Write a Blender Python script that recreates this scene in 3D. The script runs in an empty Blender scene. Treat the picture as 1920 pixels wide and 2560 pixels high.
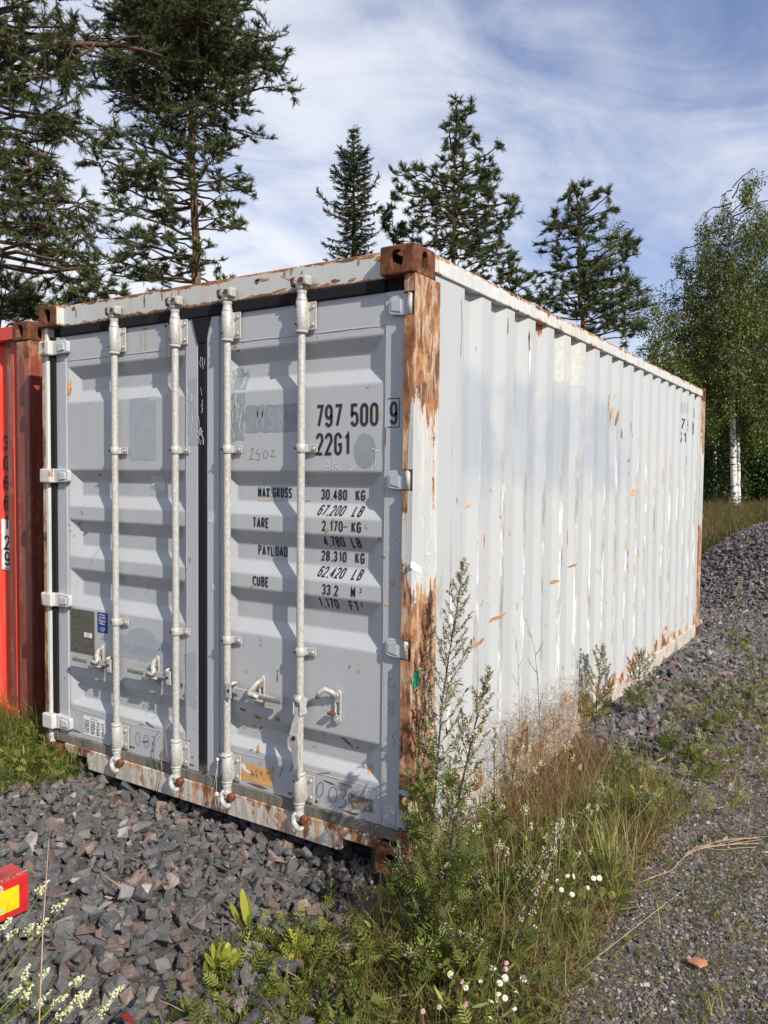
import bpy, bmesh, math, random
import numpy as np
from mathutils import Vector, Matrix, noise as mnoise

# ------------------------------------------------------------------ camera, sky, sun, exposure
scene = bpy.context.scene
CAMP = np.array([1.59058640, -2.71074185, 1.66522148])
YAW, PIT, ROL, FPX = 0.565239890, -0.0460568519, 0.00983464430, 1963.1
def cam_axes():
    f = np.array([-math.sin(YAW)*math.cos(PIT), math.cos(YAW)*math.cos(PIT), math.sin(PIT)])
    r = np.array([math.cos(YAW), math.sin(YAW), 0.0]); u = np.cross(r, f)
    return math.cos(ROL)*r+math.sin(ROL)*u, -math.sin(ROL)*r+math.cos(ROL)*u, f
CR, CU, CF = cam_axes()
cd = bpy.data.cameras.new('camera'); cam = bpy.data.objects.new('camera', cd); scene.collection.objects.link(cam)
cam.matrix_world = Matrix(((CR[0], CU[0], -CF[0], CAMP[0]), (CR[1], CU[1], -CF[1], CAMP[1]), (CR[2], CU[2], -CF[2], CAMP[2]), (0, 0, 0, 1)))
cd.sensor_fit = 'HORIZONTAL'; cd.sensor_width = 36.0; cd.lens = FPX/1920*36; cd.clip_start = 0.05; cd.clip_end = 5000
scene.camera = cam
scene.render.resolution_x = 768; scene.render.resolution_y = 1024
scene.view_settings.view_transform = 'Standard'; scene.view_settings.look = 'None'; scene.view_settings.gamma = 1
scene.view_settings.exposure = 0.26

SUN = Vector((0.74, -0.30, 0.60)).normalized()
EL = math.asin(SUN.z); AZ = math.atan2(SUN.x, SUN.y)
ld = bpy.data.lights.new('sun', 'SUN'); ld.energy = 5.0; ld.angle = math.radians(0.5); ld.color = (1.0, 0.94, 0.85)
lo = bpy.data.objects.new('sun', ld); scene.collection.objects.link(lo); lo.rotation_euler = SUN.to_track_quat('Z', 'Y').to_euler()

class NT:
    def __init__(s, nt): s.nt = nt
    def n(s, typ, ins=None, **pr):
        o = s.nt.nodes.new('ShaderNode'+typ)
        for k, v in pr.items(): setattr(o, k, v)
        for k, v in (ins or {}).items(): s.set(o.inputs[k], v)
        return o
    def set(s, inp, v):
        if isinstance(v, bpy.types.NodeSocket): s.nt.links.new(v, inp)
        elif isinstance(v, bpy.types.Node): s.nt.links.new(v.outputs[0], inp)
        else:
            if inp.type == 'RGBA' and len(v) == 3: v = (*v, 1)
            inp.default_value = v
    def m(s, op, a, b=None, c=None, clamp=False):
        o = s.nt.nodes.new('ShaderNodeMath'); o.operation = op; o.use_clamp = clamp
        s.set(o.inputs[0], a)
        if b is not None: s.set(o.inputs[1], b)
        if c is not None: s.set(o.inputs[2], c)
        return o.outputs[0]
    def mix(s, f, a, b, bt='MIX'):
        o = s.nt.nodes.new('ShaderNodeMix'); o.data_type = 'RGBA'; o.blend_type = bt
        s.set(o.inputs[0], f); s.set(o.inputs[6], a); s.set(o.inputs[7], b)
        return o.outputs[2]
    def rng(s, v, a, b, c=0.0, d=1.0, smooth=True):
        o = s.nt.nodes.new('ShaderNodeMapRange'); o.interpolation_type = 'SMOOTHSTEP' if smooth else 'LINEAR'; o.clamp = True
        s.set(o.inputs[0], v)
        for i, q in zip((1, 2, 3, 4), (a, b, c, d)): s.set(o.inputs[i], q)
        return o.outputs[0]
    def noise(s, vec, scale, detail=4, rough=0.55, dist=0.0, st=None):
        if st is not None:
            mp = s.n('Mapping', {'Vector': vec}); mp.inputs['Scale'].default_value = st; vec = mp.outputs[0]
        o = s.n('TexNoise', {'Vector': vec, 'Scale': scale, 'Detail': detail, 'Roughness': rough, 'Distortion': dist})
        return o.outputs[0]
    def ramp(s, v, stops):
        o = s.nt.nodes.new('ShaderNodeValToRGB'); s.set(o.inputs[0], v)
        e = o.color_ramp.elements
        while len(e) < len(stops): e.new(0.5)
        for q, (p, c) in zip(e, stops): q.position = p; q.color = (*c, 1)
        return o.outputs[0]

w = bpy.data.worlds.new('World'); scene.world = w; w.use_nodes = True
T = NT(w.node_tree); w.node_tree.nodes.clear()
sky = T.n('TexSky', sky_type='NISHITA'); sky.sun_disc = False; sky.sun_elevation = EL; sky.sun_rotation = AZ
sky.air_density = 1.0; sky.dust_density = 0.6; sky.ozone_density = 2.2
tc = T.n('TexCoord'); sep = T.n('SeparateXYZ', {0: tc.outputs['Generated']})
dz = T.m('ADD', T.m('MAXIMUM', sep.outputs[2], 0.0), 0.22)
cx = T.m('DIVIDE', sep.outputs[0], dz); cy = T.m('DIVIDE', sep.outputs[1], dz)
cv = T.n('CombineXYZ', {0: cx, 1: cy, 2: 0.0})
rot = T.n('Mapping', {'Vector': cv.outputs[0]}); rot.inputs['Rotation'].default_value = (0, 0, math.radians(28)); rot.inputs['Location'].default_value = (0.35, 0.1, 0)
c1 = T.noise(rot.outputs[0], 1.0, 6, 0.52, 0.35, (1.0, 0.80, 1))
c2 = T.noise(rot.outputs[0], 3.4, 7, 0.60, 1.0, (1.0, 0.62, 1))
cs = T.m('ADD', T.m('MULTIPLY', c1, 0.72), T.m('MULTIPLY', c2, 0.28))
cm = T.rng(cs, 0.40, 0.64)
low = T.rng(sep.outputs[2], 0.0, 0.45, 0.45, 0.0)
cm = T.m('MINIMUM', T.m('ADD', T.m('ADD', T.m('MULTIPLY', cm, 0.74), 0.13), low), 0.95)
bluesky = T.mix(1.0, sky.outputs[0], (0.74, 0.95, 1.38), 'MULTIPLY')
cloudc = (9.0, 9.3, 10.0)
mx = T.mix(cm, bluesky, cloudc)
bg = T.n('Background', {'Color': mx, 'Strength': 0.085})
out = T.n('OutputWorld'); w.node_tree.links.new(bg.outputs[0], out.inputs[0])

# ------------------------------------------------------------------ helpers
COL = scene.collection
DSP = 1920/1659.0
def at(px, py, depth):
    "point seen at (px,py) of the 1659-wide photo at the given depth along the view"
    x = (px*DSP-960)/FPX; y = (1280-py*DSP)/FPX
    return CAMP+depth*(x*CR+y*CU+CF)
def onz(px, py, z=0.0):
    x = (px*DSP-960)/FPX; y = (1280-py*DSP)/FPX
    d = x*CR+y*CU+CF; t = (z-CAMP[2])/d[2]
    return CAMP+t*d
def tag(o, label=None, cat=None, group=None, kind=None):
    if label: o['label'] = label
    if cat: o['category'] = cat
    if group: o['group'] = group
    if kind: o['kind'] = kind
    return o
def empty(name, loc=(0, 0, 0), rz=0, **k):
    o = bpy.data.objects.new(name, None); COL.objects.link(o); o.location = loc; o.rotation_euler = (0, 0, rz); o.empty_display_size = 0.2
    return tag(o, **k)
def link(name, me, mats, parent=None, **k):
    o = bpy.data.objects.new(name, me); COL.objects.link(o)
    if mats is not None:
        for m_ in (mats if isinstance(mats, (list, tuple)) else [mats]): me.materials.append(m_)
    if parent is not None: o.parent = parent
    return tag(o, **k)
def npmesh(name, V, F, rnd=None, midx=None, smooth=False):
    "V (n,3); F (m,k) one array, or list of arrays"
    me = bpy.data.meshes.new(name)
    Fs = F if isinstance(F, list) else [F]
    Fs = [f for f in Fs if len(f)]
    nl = sum(f.size for f in Fs); npoly = sum(len(f) for f in Fs)
    me.vertices.add(len(V)); me.vertices.foreach_set('co', np.asarray(V, dtype=np.float32).ravel())
    me.loops.add(nl); me.loops.foreach_set('vertex_index', np.concatenate([f.ravel() for f in Fs]).astype(np.int32))
    me.polygons.add(npoly)
    st = []; o = 0
    for f in Fs: st.append(o+np.arange(len(f))*f.shape[1]); o += f.size
    me.polygons.foreach_set('loop_start', np.concatenate(st).astype(np.int32))
    if midx is not None: me.polygons.foreach_set('material_index', np.asarray(midx, dtype=np.int32))
    me.update(calc_edges=True)
    if rnd is not None:
        a = me.attributes.new('rnd', 'FLOAT', 'POINT'); a.data.foreach_set('value', np.asarray(rnd, dtype=np.float32))
    me.polygons.foreach_set('use_smooth', np.full(npoly, bool(smooth)))
    return me
def inst(tV, tF, R, P, S):
    "instances: R (m,3,3), P (m,3), S (m,) or (m,3) -> V,F"
    m = len(P); S = np.asarray(S, float)
    if S.ndim == 1: S = S[:, None].repeat(3, 1)
    loc = tV[None]*S[:, None, :]
    V = np.einsum('mij,mnj->mni', R, loc)+P[:, None, :]
    F = tF[None]+(np.arange(m)*len(tV))[:, None, None]
    return V.reshape(-1, 3), F.reshape(-1, tF.shape[1])
def rotz_to(D, spin):
    "rotation matrices taking +z to D (m,3) with spin about it"
    D = D/np.linalg.norm(D, axis=1, keepdims=True)
    h = np.where(np.abs(D[:, 2:3]) > 0.95, np.array([[1.0, 0, 0]]), np.array([[0, 0, 1.0]]))
    X = np.cross(h, D); X /= np.linalg.norm(X, axis=1, keepdims=True); Y = np.cross(D, X)
    c = np.cos(spin)[:, None]; s = np.sin(spin)[:, None]
    return np.stack([c*X+s*Y, -s*X+c*Y, D], axis=2)
def rand_rot(m, rs):
    q = rs.normal(size=(m, 4)); q /= np.linalg.norm(q, axis=1, keepdims=True); a, b, c, d = q.T
    return np.stack([1-2*(c*c+d*d), 2*(b*c-a*d), 2*(b*d+a*c), 2*(b*c+a*d), 1-2*(b*b+d*d), 2*(c*d-a*b), 2*(b*d-a*c), 2*(c*d+a*b), 1-2*(b*b+c*c)], 1).reshape(m, 3, 3)
def segs_mesh(A, B, ra, rb, k=5):
    "tapered prisms between A and B"
    A = np.asarray(A, float); B = np.asarray(B, float); ra = np.asarray(ra, float); rb = np.asarray(rb, float)
    D = B-A; L = np.linalg.norm(D, axis=1); L[L == 0] = 1e-6
    R = rotz_to(D, np.zeros(len(A)))
    an = np.arange(k)*2*math.pi/k; ring = np.stack([np.cos(an), np.sin(an), 0*an], 1)
    va = np.einsum('mij,nj->mni', R, ring)
    V = np.concatenate([A[:, None]+va*ra[:, None, None], B[:, None]+va*rb[:, None, None]], 1).reshape(-1, 3)
    i = np.arange(k); j = (i+1) % k
    f = np.stack([i, j, j+k, i+k], 1)
    F = (f[None]+(np.arange(len(A))*2*k)[:, None, None]).reshape(-1, 4)
    return V, F
def tube_bm(bm, pts, rad, k=10, cap=True, mi=0):
    "smooth tube along pts"
    pts = [Vector(p) for p in pts]; n = len(pts)
    if not hasattr(rad, '__len__'): rad = [rad]*n
    rings = []; prev = None
    for i, p in enumerate(pts):
        t = (pts[min(i+1, n-1)]-pts[max(i-1, 0)]).normalized()
        if prev is None: x = t.orthogonal().normalized()
        else: x = (prev-t*prev.dot(t)).normalized()
        prev = x; y = t.cross(x)
        rings.append([bm.verts.new(p+(x*math.cos(2*math.pi*j/k)+y*math.sin(2*math.pi*j/k))*rad[i]) for j in range(k)])
    for a, b in zip(rings[:-1], rings[1:]):
        for j in range(k):
            f = bm.faces.new((a[j], a[(j+1) % k], b[(j+1) % k], b[j])); f.smooth = True; f.material_index = mi
    if cap:
        bm.faces.new(list(reversed(rings[0]))).material_index = mi; bm.faces.new(rings[-1]).material_index = mi
def box_bm(bm, x0, x1, y0, y1, z0, z1, bev=0.0, mi=0, rot=None, seg=2):
    t = bmesh.new(); bmesh.ops.create_cube(t, size=1)
    for v in t.verts: v.co = Vector(((x0+x1)/2+v.co.x*(x1-x0), (y0+y1)/2+v.co.y*(y1-y0), (z0+z1)/2+v.co.z*(z1-z0)))
    if bev: bmesh.ops.bevel(t, geom=t.edges[:], offset=bev, segments=seg, affect='EDGES', profile=0.5)
    if rot is not None:
        for v in t.verts: v.co = rot @ v.co
    add_bm(bm, t, mi); t.free()
def add_bm(bm, t, mi=0):
    t.verts.index_update(); mp = [bm.verts.new(v.co) for v in t.verts]
    for f in t.faces:
        try: nf = bm.faces.new([mp[v.index] for v in f.verts]); nf.material_index = mi; nf.smooth = f.smooth
        except ValueError: pass
def cyl_bm(bm, c, axis, r, h, k=16, r2=None, mi=0, bev=0):
    t = bmesh.new(); bmesh.ops.create_cone(t, cap_ends=True, segments=k, radius1=r, radius2=r if r2 is None else r2, depth=h)
    q = Vector((0, 0, 1)).rotation_difference(Vector(axis)).to_matrix()
    for v in t.verts: v.co = q @ v.co+Vector(c)
    for f in t.faces: f.smooth = len(f.verts) == 4
    add_bm(bm, t, mi); t.free()
def poly_bm(bm, pts, y0, y1, mi=0, bev=0):
    "prism of an outline given in x,z extruded from y0 to y1"
    t = bmesh.new()
    a = [t.verts.new((p[0], y0, p[1])) for p in pts]; b = [t.verts.new((p[0], y1, p[1])) for p in pts]
    n = len(pts); t.faces.new(a); t.faces.new(list(reversed(b)))
    for i in range(n): t.faces.new((a[i], b[i], b[(i+1) % n], a[(i+1) % n]))
    bmesh.ops.recalc_face_normals(t, faces=t.faces[:])
    if bev: bmesh.ops.bevel(t, geom=t.edges[:], offset=bev, segments=1, affect='EDGES')
    add_bm(bm, t, mi); t.free()
def fin(bm, name):
    me = bpy.data.meshes.new(name); bm.normal_update(); bm.to_mesh(me); bm.free(); return me
def boolcut(me, cutters):
    "difference of me with list of meshes, returns new mesh"
    o = bpy.data.objects.new('tmp', me); COL.objects.link(o); cs = []
    for c in cutters:
        co = bpy.data.objects.new('cut', c); COL.objects.link(co); cs.append(co)
        md = o.modifiers.new('b', 'BOOLEAN'); md.operation = 'DIFFERENCE'; md.object = co; md.solver = 'EXACT'
    dg = bpy.context.evaluated_depsgraph_get(); dg.update()
    r = bpy.data.meshes.new_from_object(o.evaluated_get(dg))
    for c in cs+[o]: bpy.data.objects.remove(c)
    return r

# ------------------------------------------------------------------ materials
def mk(name):
    m = bpy.data.materials.new(name); m.use_nodes = True; m.node_tree.nodes.clear(); t = NT(m.node_tree)
    o = t.n('OutputMaterial'); b = t.n('BsdfPrincipled'); t.set(o.inputs[0], b.outputs[0])
    return m, t, b
def objc(t): return t.n('TexCoord').outputs['Object']
def bump(t, b, h, st=0.3, dist=0.01):
    n = t.n('Bump', {'Height': h, 'Strength': st, 'Distance': dist}); t.set(b.inputs['Normal'], n.outputs[0])
def simple(name, col, rough=0.6, metal=0.0, nz=0.12, nsc=30, bs=0.15, spec=0.5):
    m, t, b = mk(name); c = objc(t); q = t.noise(c, nsc, 5)
    f = t.rng(q, 0.3, 0.7, 1-nz, 1+nz, False); f2 = t.n('CombineXYZ', {0: f, 1: f, 2: f})
    t.set(b.inputs['Base Color'], t.mix(1.0, col, f2.outputs[0], 'MULTIPLY')); b.inputs['Roughness'].default_value = rough; b.inputs['Metallic'].default_value = metal
    b.inputs['Specular IOR Level'].default_value = spec
    bump(t, b, q, bs, 0.004); return m
RUSTS = [(0.0, (0.055, 0.024, 0.016)), (0.35, (0.14, 0.055, 0.028)), (0.6, (0.26, 0.11, 0.05)), (0.8, (0.40, 0.21, 0.10)), (1.0, (0.18, 0.075, 0.035))]
def rustcol(t, c, sc=9):
    return t.ramp(t.rng(t.noise(c, sc, 8, 0.65), 0.28, 0.72, 0, 1, False), RUSTS)
def steel_paint(name, col, amt=0.0, zb=None, specks=0.5, dirt=0.25, streak=(7, 7, 0.7), rough=0.45, white=0.0, undercoat=(0.62, 0.6, 0.54), edge=None):
    """paint with rust: amt bias, zb = list of (z0,z1,v0,v1) ramps added to the bias."""
    m, t, b = mk(name); c = objc(t); s = t.n('SeparateXYZ', {0: c})
    q1 = t.noise(c, 1.0, 8, 0.62, 0.3, streak)
    q2 = t.noise(c, 14, 6, 0.6)
    q3 = t.noise(c, 60, 4, 0.6)
    bias = amt
    for e in (zb or []):
        ax = e[4] if len(e) > 4 else 2
        bias = t.m('ADD', bias, t.rng(s.outputs[ax], e[0], e[1], e[2], e[3]))
    v = t.m('ADD', t.m('ADD', t.m('MULTIPLY', q1, 0.6), t.m('MULTIPLY', q2, 0.3)), t.m('MULTIPLY', q3, 0.1))
    v = t.m('ADD', v, bias)
    rm = t.rng(v, 0.62, 0.655)
    st = t.rng(v, 0.53, 0.66)                      # orange stain round the rust
    sp = t.noise(c, 22, 3, 0.5); sp2 = t.noise(c, 2.2, 3, 0.5)
    spk = t.m('MULTIPLY', t.rng(sp, 0.735, 0.76), t.rng(sp2, 0.5, 0.6, 0, specks))
    dq = t.noise(c, 2.0, 7, 0.6, 0.6, (1.6, 1.6, 0.6))
    base = t.mix(t.rng(dq, 0.35, 0.75, 0, dirt), col, (0.36, 0.345, 0.31))
    fine = t.noise(c, 1.0, 5, 0.6, 0.2, (40, 40, 3.0))
    base = t.mix(t.rng(fine, 0.45, 0.8, 0, 0.22), base, (0.33, 0.33, 0.33))
    base = t.mix(t.m('MULTIPLY', st, 0.45), base, (0.5, 0.27, 0.11))
    if white:
        wq = t.noise(c, 1.0, 8, 0.65, 0.5, (streak[0]*2.6, streak[1]*2.6, streak[2]*1.4))
        base = t.mix(t.m('MULTIPLY', t.rng(v, 0.50, 0.56), t.rng(wq, 0.46, 0.52, 0, white)), base, undercoat)
    rc = rustcol(t, c, 8)
    if white: rc = t.mix(t.rng(t.noise(c, 1.0, 7, 0.7, 0.4, (22, 22, 4.0)), 0.46, 0.55, 0, white), rc, t.mix(t.rng(t.noise(c, 1.0, 7, 0.7, 0.4, (40, 40, 12)), 0.40, 0.6), (0.42, 0.22, 0.10), (0.70, 0.56, 0.40)))
    k = t.m('MAXIMUM', rm, spk)
    t.set(b.inputs['Base Color'], t.mix(k, base, rc))
    t.set(b.inputs['Roughness'], t.rng(k, 0, 1, rough, 0.9))
    b.inputs['Specular IOR Level'].default_value = 0.4
    h = t.m('SUBTRACT', t.m('MULTIPLY', q3, 0.25), t.m('MULTIPLY', k, t.m('ADD', 0.5, q3)))
    bump(t, b, h, 0.35, 0.004); return m
M = {}
M['door'] = steel_paint('door_paint', (0.41, 0.422, 0.430), amt=-0.12, zb=[(0.75, 0.1, 0, 0.07)], specks=0.9, dirt=0.22, streak=(9, 9, 1.1))
M['stile'] = steel_paint('door_frame_paint', (0.40, 0.415, 0.435), amt=-0.10, zb=[(0.75, 0.1, 0, 0.07)], specks=0.9, dirt=0.25)
M['header'] = steel_paint('header_paint', (0.50, 0.52, 0.49), amt=-0.02, zb=[(2.555, 2.592, 0, 0.26), (2.505, 2.470, 0, 0.24)], specks=0.5, dirt=0.35, streak=(11, 11, 2.2), white=0.2)
M['sill'] = steel_paint('sill_paint', (0.40, 0.37, 0.32), amt=0.10, zb=[(0.03, 0.0, 0, 0.2), (-0.45, -0.25, 0, 0.07, 0), (0.09, 0.14, 0, 0.06)], specks=0.9, dirt=0.9, streak=(13, 13, 3.0), white=0.6)
M['post'] = steel_paint('post_paint', (0.45, 0.46, 0.455), amt=0.02, zb=[(1.78, 2.10, 0, 0.25), (1.32, 1.08, 0, 0.20), (1.60, 1.45, 0.0, -0.05), (1.32, 1.2, 0.0, 0.05), (0.02, 0.006, 0.0, 0.0, 1), (-0.012, -0.036, 0, 0.19, 0)], specks=1.0, dirt=0.7, streak=(18, 18, 0.9), white=0.55)
M['post_left'] = steel_paint('left_post_paint', (0.55, 0.56, 0.54), amt=0.045, zb=[(-2.402, -2.416, 0, 0.34, 0)], specks=0.9, dirt=0.35, streak=(14, 14, 1.2), white=0.6)
M['hinge'] = steel_paint('hinge_paint', (0.44, 0.455, 0.47), amt=0.0, zb=[(-2.2, -2.26, 0, 0.06, 0)], specks=0.9, streak=(12, 12, 4), white=0.5)
M['hinge_white'] = steel_paint('hinge_white_paint', (0.50, 0.50, 0.48), amt=0.085, specks=0.9, streak=(16, 16, 6), white=0.6)
M['rail'] = steel_paint('top_rail_paint', (0.52, 0.53, 0.52), amt=0.05, zb=[(2.555, 2.588, 0, 0.20), (2.52, 2.506, 0, 0.07)], specks=0.8, dirt=0.35, streak=(9, 5, 3.0), white=0.7)
M['brail'] = steel_paint('bottom_rail_paint', (0.46, 0.42, 0.36), amt=0.07, zb=[(0.04, 0.0, 0, 0.15)], specks=0.6, dirt=0.6, streak=(9, 3.5, 3.5), white=0.5)
def rust_mat():
    m, t, b = mk('casting_rust'); c = objc(t)
    q = t.noise(c, 18, 8, 0.65); q2 = t.noise(c, 90, 4)
    col = t.ramp(t.rng(q, 0.3, 0.72, 0, 1, False), [(0, (0.04, 0.018, 0.012)), (0.4, (0.10, 0.038, 0.019)), (0.7, (0.17, 0.066, 0.030)), (0.93, (0.27, 0.13, 0.065)), (1.0, (0.45, 0.38, 0.29))])
    t.set(b.inputs['Base Color'], col); b.inputs['Roughness'].default_value = 0.85; b.inputs['Specular IOR Level'].default_value = 0.25
    bump(t, b, t.m('ADD', q, t.m('MULTIPLY', q2, 0.4)), 0.6, 0.006); return m
M['rust'] = rust_mat()
def side_mat():
    m, t, b = mk('side_wall_paint'); c = objc(t); s = t.n('SeparateXYZ', {0: c}); x, y, z = s.outputs
    base = (0.410, 0.420, 0.418)
    dq = t.noise(c, 1.0, 7, 0.6, 0.5, (1, 1.3, 0.7))
    col = t.mix(t.rng(dq, 0.4, 0.72, 0, 0.30), base, (0.38, 0.40, 0.415))
    # repainted smudgy greyer band
    wob = t.m('MULTIPLY', t.m('SUBTRACT', t.noise(c, 2.3, 3), 0.5), 0.5)
    zz = t.m('ADD', z, wob)
    band = t.m('MULTIPLY', t.rng(zz, 1.45, 1.75), t.rng(zz, 2.28, 2.1)); band = t.m('MULTIPLY', band, t.m('MULTIPLY', t.rng(y, 0.35, 0.55), t.rng(y, 3.6, 2.9)))
    band = t.m('MULTIPLY', band, t.rng(t.noise(c, 1.6, 4, 0.6, 0.4, (1, 1.6, 1)), 0.32, 0.55))
    col = t.mix(t.m('MULTIPLY', band, 0.8), col, (0.29, 0.315, 0.35))
    # fine vertical brushing
    fine = t.noise(c, 1.0, 6, 0.65, 0.2, (5, 26, 2.2)); col = t.mix(t.rng(fine, 0.5, 0.8, 0, 0.35), col, (0.40,0.40,0.385))
    # wear along the near crease of every rib
    ph = t.m('FRACT', t.m('DIVIDE', t.m('SUBTRACT', y, 0.473-0.102), 0.2825))     # 0 at the near edge of the outer flat
    d1 = t.m('MINIMUM', t.m('ABSOLUTE', t.m('SUBTRACT', ph, 0.0)), t.m('ABSOLUTE', t.m('SUBTRACT', ph, 1.0)))
    d2 = t.m('ABSOLUTE', t.m('SUBTRACT', ph, 0.36))
    rib = t.m('FLOOR', t.m('DIVIDE', t.m('SUBTRACT', y, 0.35), 0.2825))
    rv = t.n('CombineXYZ', {0: rib, 1: 0.0, 2: t.m('MULTIPLY', z, 0.55)})
    per = t.noise(rv.outputs[0], 1.7, 3, 0.6)
    wq = t.noise(c, 1.0, 8, 0.72, 0.6, (30, 38, 6.0))
    wk = t.noise(c, 1.0, 6, 0.72, 0.6, (30, 34, 2.2))
    zf = t.m('MULTIPLY', t.rng(z, 2.0, 1.55), t.rng(z, 0.25, 0.5))
    lim = t.rng(per, 0.34, 0.60, 0.0, 0.115)
    near = t.m('MULTIPLY', t.rng(t.m('SUBTRACT', d1, t.m('MULTIPLY', wk, lim)), 0.02, -0.015), zf)
    wear = t.m('MULTIPLY', near, t.rng(wq, 0.40, 0.47))
    wc = t.ramp(t.noise(c, 1.0, 5, 0.7, 0, (20, 20, 3)), [(0.3, (0.13, 0.11, 0.10)), (0.42, (0.28, 0.24, 0.22)), (0.50, (0.38, 0.36, 0.33)), (0.58, (0.72, 0.72, 0.69))])
    col = t.mix(t.m('MULTIPLY', near, 0.55), col, (0.36, 0.36, 0.34))
    col = t.mix(t.m('MULTIPLY', wear, 0.72), col, wc)
    far = t.m('MULTIPLY', t.rng(t.m('SUBTRACT', d2, t.m('MULTIPLY', wk, 0.06)), 0.012, -0.012), t.rng(wq, 0.44, 0.52, 0, 0.6)); col = t.mix(far, col, (0.36, 0.34, 0.31))
    # rust: low edge, a few flakes
    v = t.m('ADD', t.noise(c, 1.0, 8, 0.65, 0.3, (6, 9, 2.2)), t.m('ADD', t.rng(z, 0.42, 0.16, 0, 0.19), t.rng(z, 2.40, 2.5, 0, 0.08)))
    rm = t.rng(v, 0.70, 0.73); stn = t.rng(v, 0.60, 0.72, 0, 0.35)
    col = t.mix(stn, col, (0.62, 0.40, 0.22)); col = t.mix(rm, col, rustcol(t, c, 10))
    t.set(b.inputs['Base Color'], col); b.inputs['Roughness'].default_value = 0.5; b.inputs['Specular IOR Level'].default_value = 0.35
    bump(t, b, t.m('ADD', t.m('MULTIPLY', t.noise(c, 60, 4), 0.3), t.m('ADD', t.m('MULTIPLY', wear, -0.6), t.m('MULTIPLY', t.noise(c, 5, 2), 2.0))), 0.25, 0.004); return m
M['side'] = side_mat()
def rubber():
    m, t, b = mk('door_rubber'); c = objc(t); q = t.noise(c, 1.0, 7, 0.7, 0.3, (8, 8, 2.0)); q2 = t.noise(c, 50, 4)
    s = t.n('SeparateXYZ', {0: c})
    q = t.m('ADD', q, t.rng(s.outputs[2], 0.30, 0.17, 0, 0.40))
    t.set(b.inputs['Base Color'], t.mix(t.rng(q, 0.60, 0.95), (0.012, 0.012, 0.014), (0.17, 0.155, 0.13))); b.inputs['Roughness'].default_value = 0.85; b.inputs['Specular IOR Level'].default_value = 0.2
    bump(t, b, t.m('ADD', q, t.m('MULTIPLY', q2, 0.5)), 0.4, 0.004); return m
M['rubber'] = rubber()
def galv():
    m, t, b = mk('galvanised_steel'); c = objc(t); q = t.noise(c, 70, 8, 0.75); q2 = t.noise(c, 5, 4, 0.6)
    col = t.ramp(t.rng(q, 0.3, 0.7, 0, 1, False), [(0, (0.28, 0.26, 0.235)), (0.4, (0.40, 0.385, 0.355)), (0.7, (0.48, 0.465, 0.435)), (1, (0.58, 0.565, 0.53))])
    col = t.mix(t.rng(q2, 0.52, 0.72, 0, 0.5), col, (0.36, 0.28, 0.21))
    col = t.mix(t.rng(t.noise(c, 9, 7, 0.7), 0.66, 0.72, 0, 0.8), col, (0.2, 0.08, 0.035))
    t.set(b.inputs['Base Color'], col); b.inputs['Roughness'].default_value = 0.5; b.inputs['Metallic'].default_value = 0.15; b.inputs['Specular IOR Level'].default_value = 0.5
    bump(t, b, q, 0.25, 0.002); return m
M['galv'] = galv()
def bark(name, a, b_, sc=6, st=(3, 3, 0.8)):
    m, t, b = mk(name); c = objc(t); q = t.noise(c, sc, 7, 0.65, 0.4, st)
    t.set(b.inputs['Base Color'], t.ramp(t.rng(q, 0.32, 0.68, 0, 1, False), [(0, a), (1, b_)])); b.inputs['Roughness'].default_value = 0.9; b.inputs['Specular IOR Level'].default_value = 0.2
    bump(t, b, q, 0.7, 0.02); return m
M['pinebark'] = bark('pine_bark', (0.05, 0.03, 0.02), (0.27, 0.14, 0.085))
M['twig'] = bark('twig_bark', (0.035, 0.026, 0.02), (0.11, 0.075, 0.05))
M['sprucebark'] = bark('spruce_bark', (0.04, 0.03, 0.022), (0.12, 0.085, 0.06))
def birchbark():
    m, t, b = mk('birch_bark'); c = objc(t); q = t.noise(c, 1.0, 6, 0.65, 0.3, (3, 3, 9.0)); s = t.n('SeparateXYZ', {0: c})
    v = t.m('ADD', q, t.rng(s.outputs[2], 2.5, 0.5, 0, 0.06))
    t.set(b.inputs['Base Color'], t.mix(t.rng(v, 0.56, 0.62), (0.62, 0.6, 0.55), (0.035, 0.03, 0.027))); b.inputs['Roughness'].default_value = 0.8; bump(t, b, q, 0.4, 0.02); return m
M['birchbark'] = birchbark()
def leafm(name, stops, rough=0.55, trans=0.25, nsc=0.0):
    m, t, b = mk(name); at_ = t.n('Attribute', attribute_name='rnd').outputs['Fac']
    col = t.ramp(at_, stops)
    t.set(b.inputs['Base Color'], col); b.inputs['Roughness'].default_value = rough; b.inputs['Specular IOR Level'].default_value = 0.25
    if trans:
        tr = t.n('BsdfTranslucent', {'Color': col}); mx_ = t.n('MixShader', {0: trans, 1: b.outputs[0], 2: tr.outputs[0]})
        for n in t.nt.nodes:
            if n.type == 'OUTPUT_MATERIAL': t.set(n.inputs[0], mx_.outputs[0])
    return m
M['needle'] = leafm('pine_needles', [(0, (0.045, 0.060, 0.020)), (0.5, (0.085, 0.108, 0.036)), (0.85, (0.14, 0.16, 0.055)), (1, (0.21, 0.21, 0.08))], 0.5, 0.12)
M['needle2'] = leafm('pine_needles_blue', [(0, (0.035, 0.05, 0.03)), (0.5, (0.065, 0.085, 0.05)), (1, (0.12, 0.14, 0.08))], 0.5, 0.12)
M['sneedle'] = leafm('spruce_needles', [(0, (0.02, 0.036, 0.012)), (0.5, (0.04, 0.062, 0.02)), (1, (0.085, 0.105, 0.03))], 0.5, 0.1)
M['birchleaf'] = leafm('birch_leaves', [(0, (0.055, 0.080, 0.018)), (0.5, (0.115, 0.145, 0.032)), (0.9, (0.18, 0.20, 0.05)), (1, (0.28, 0.24, 0.06))], 0.45, 0.25)
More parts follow.
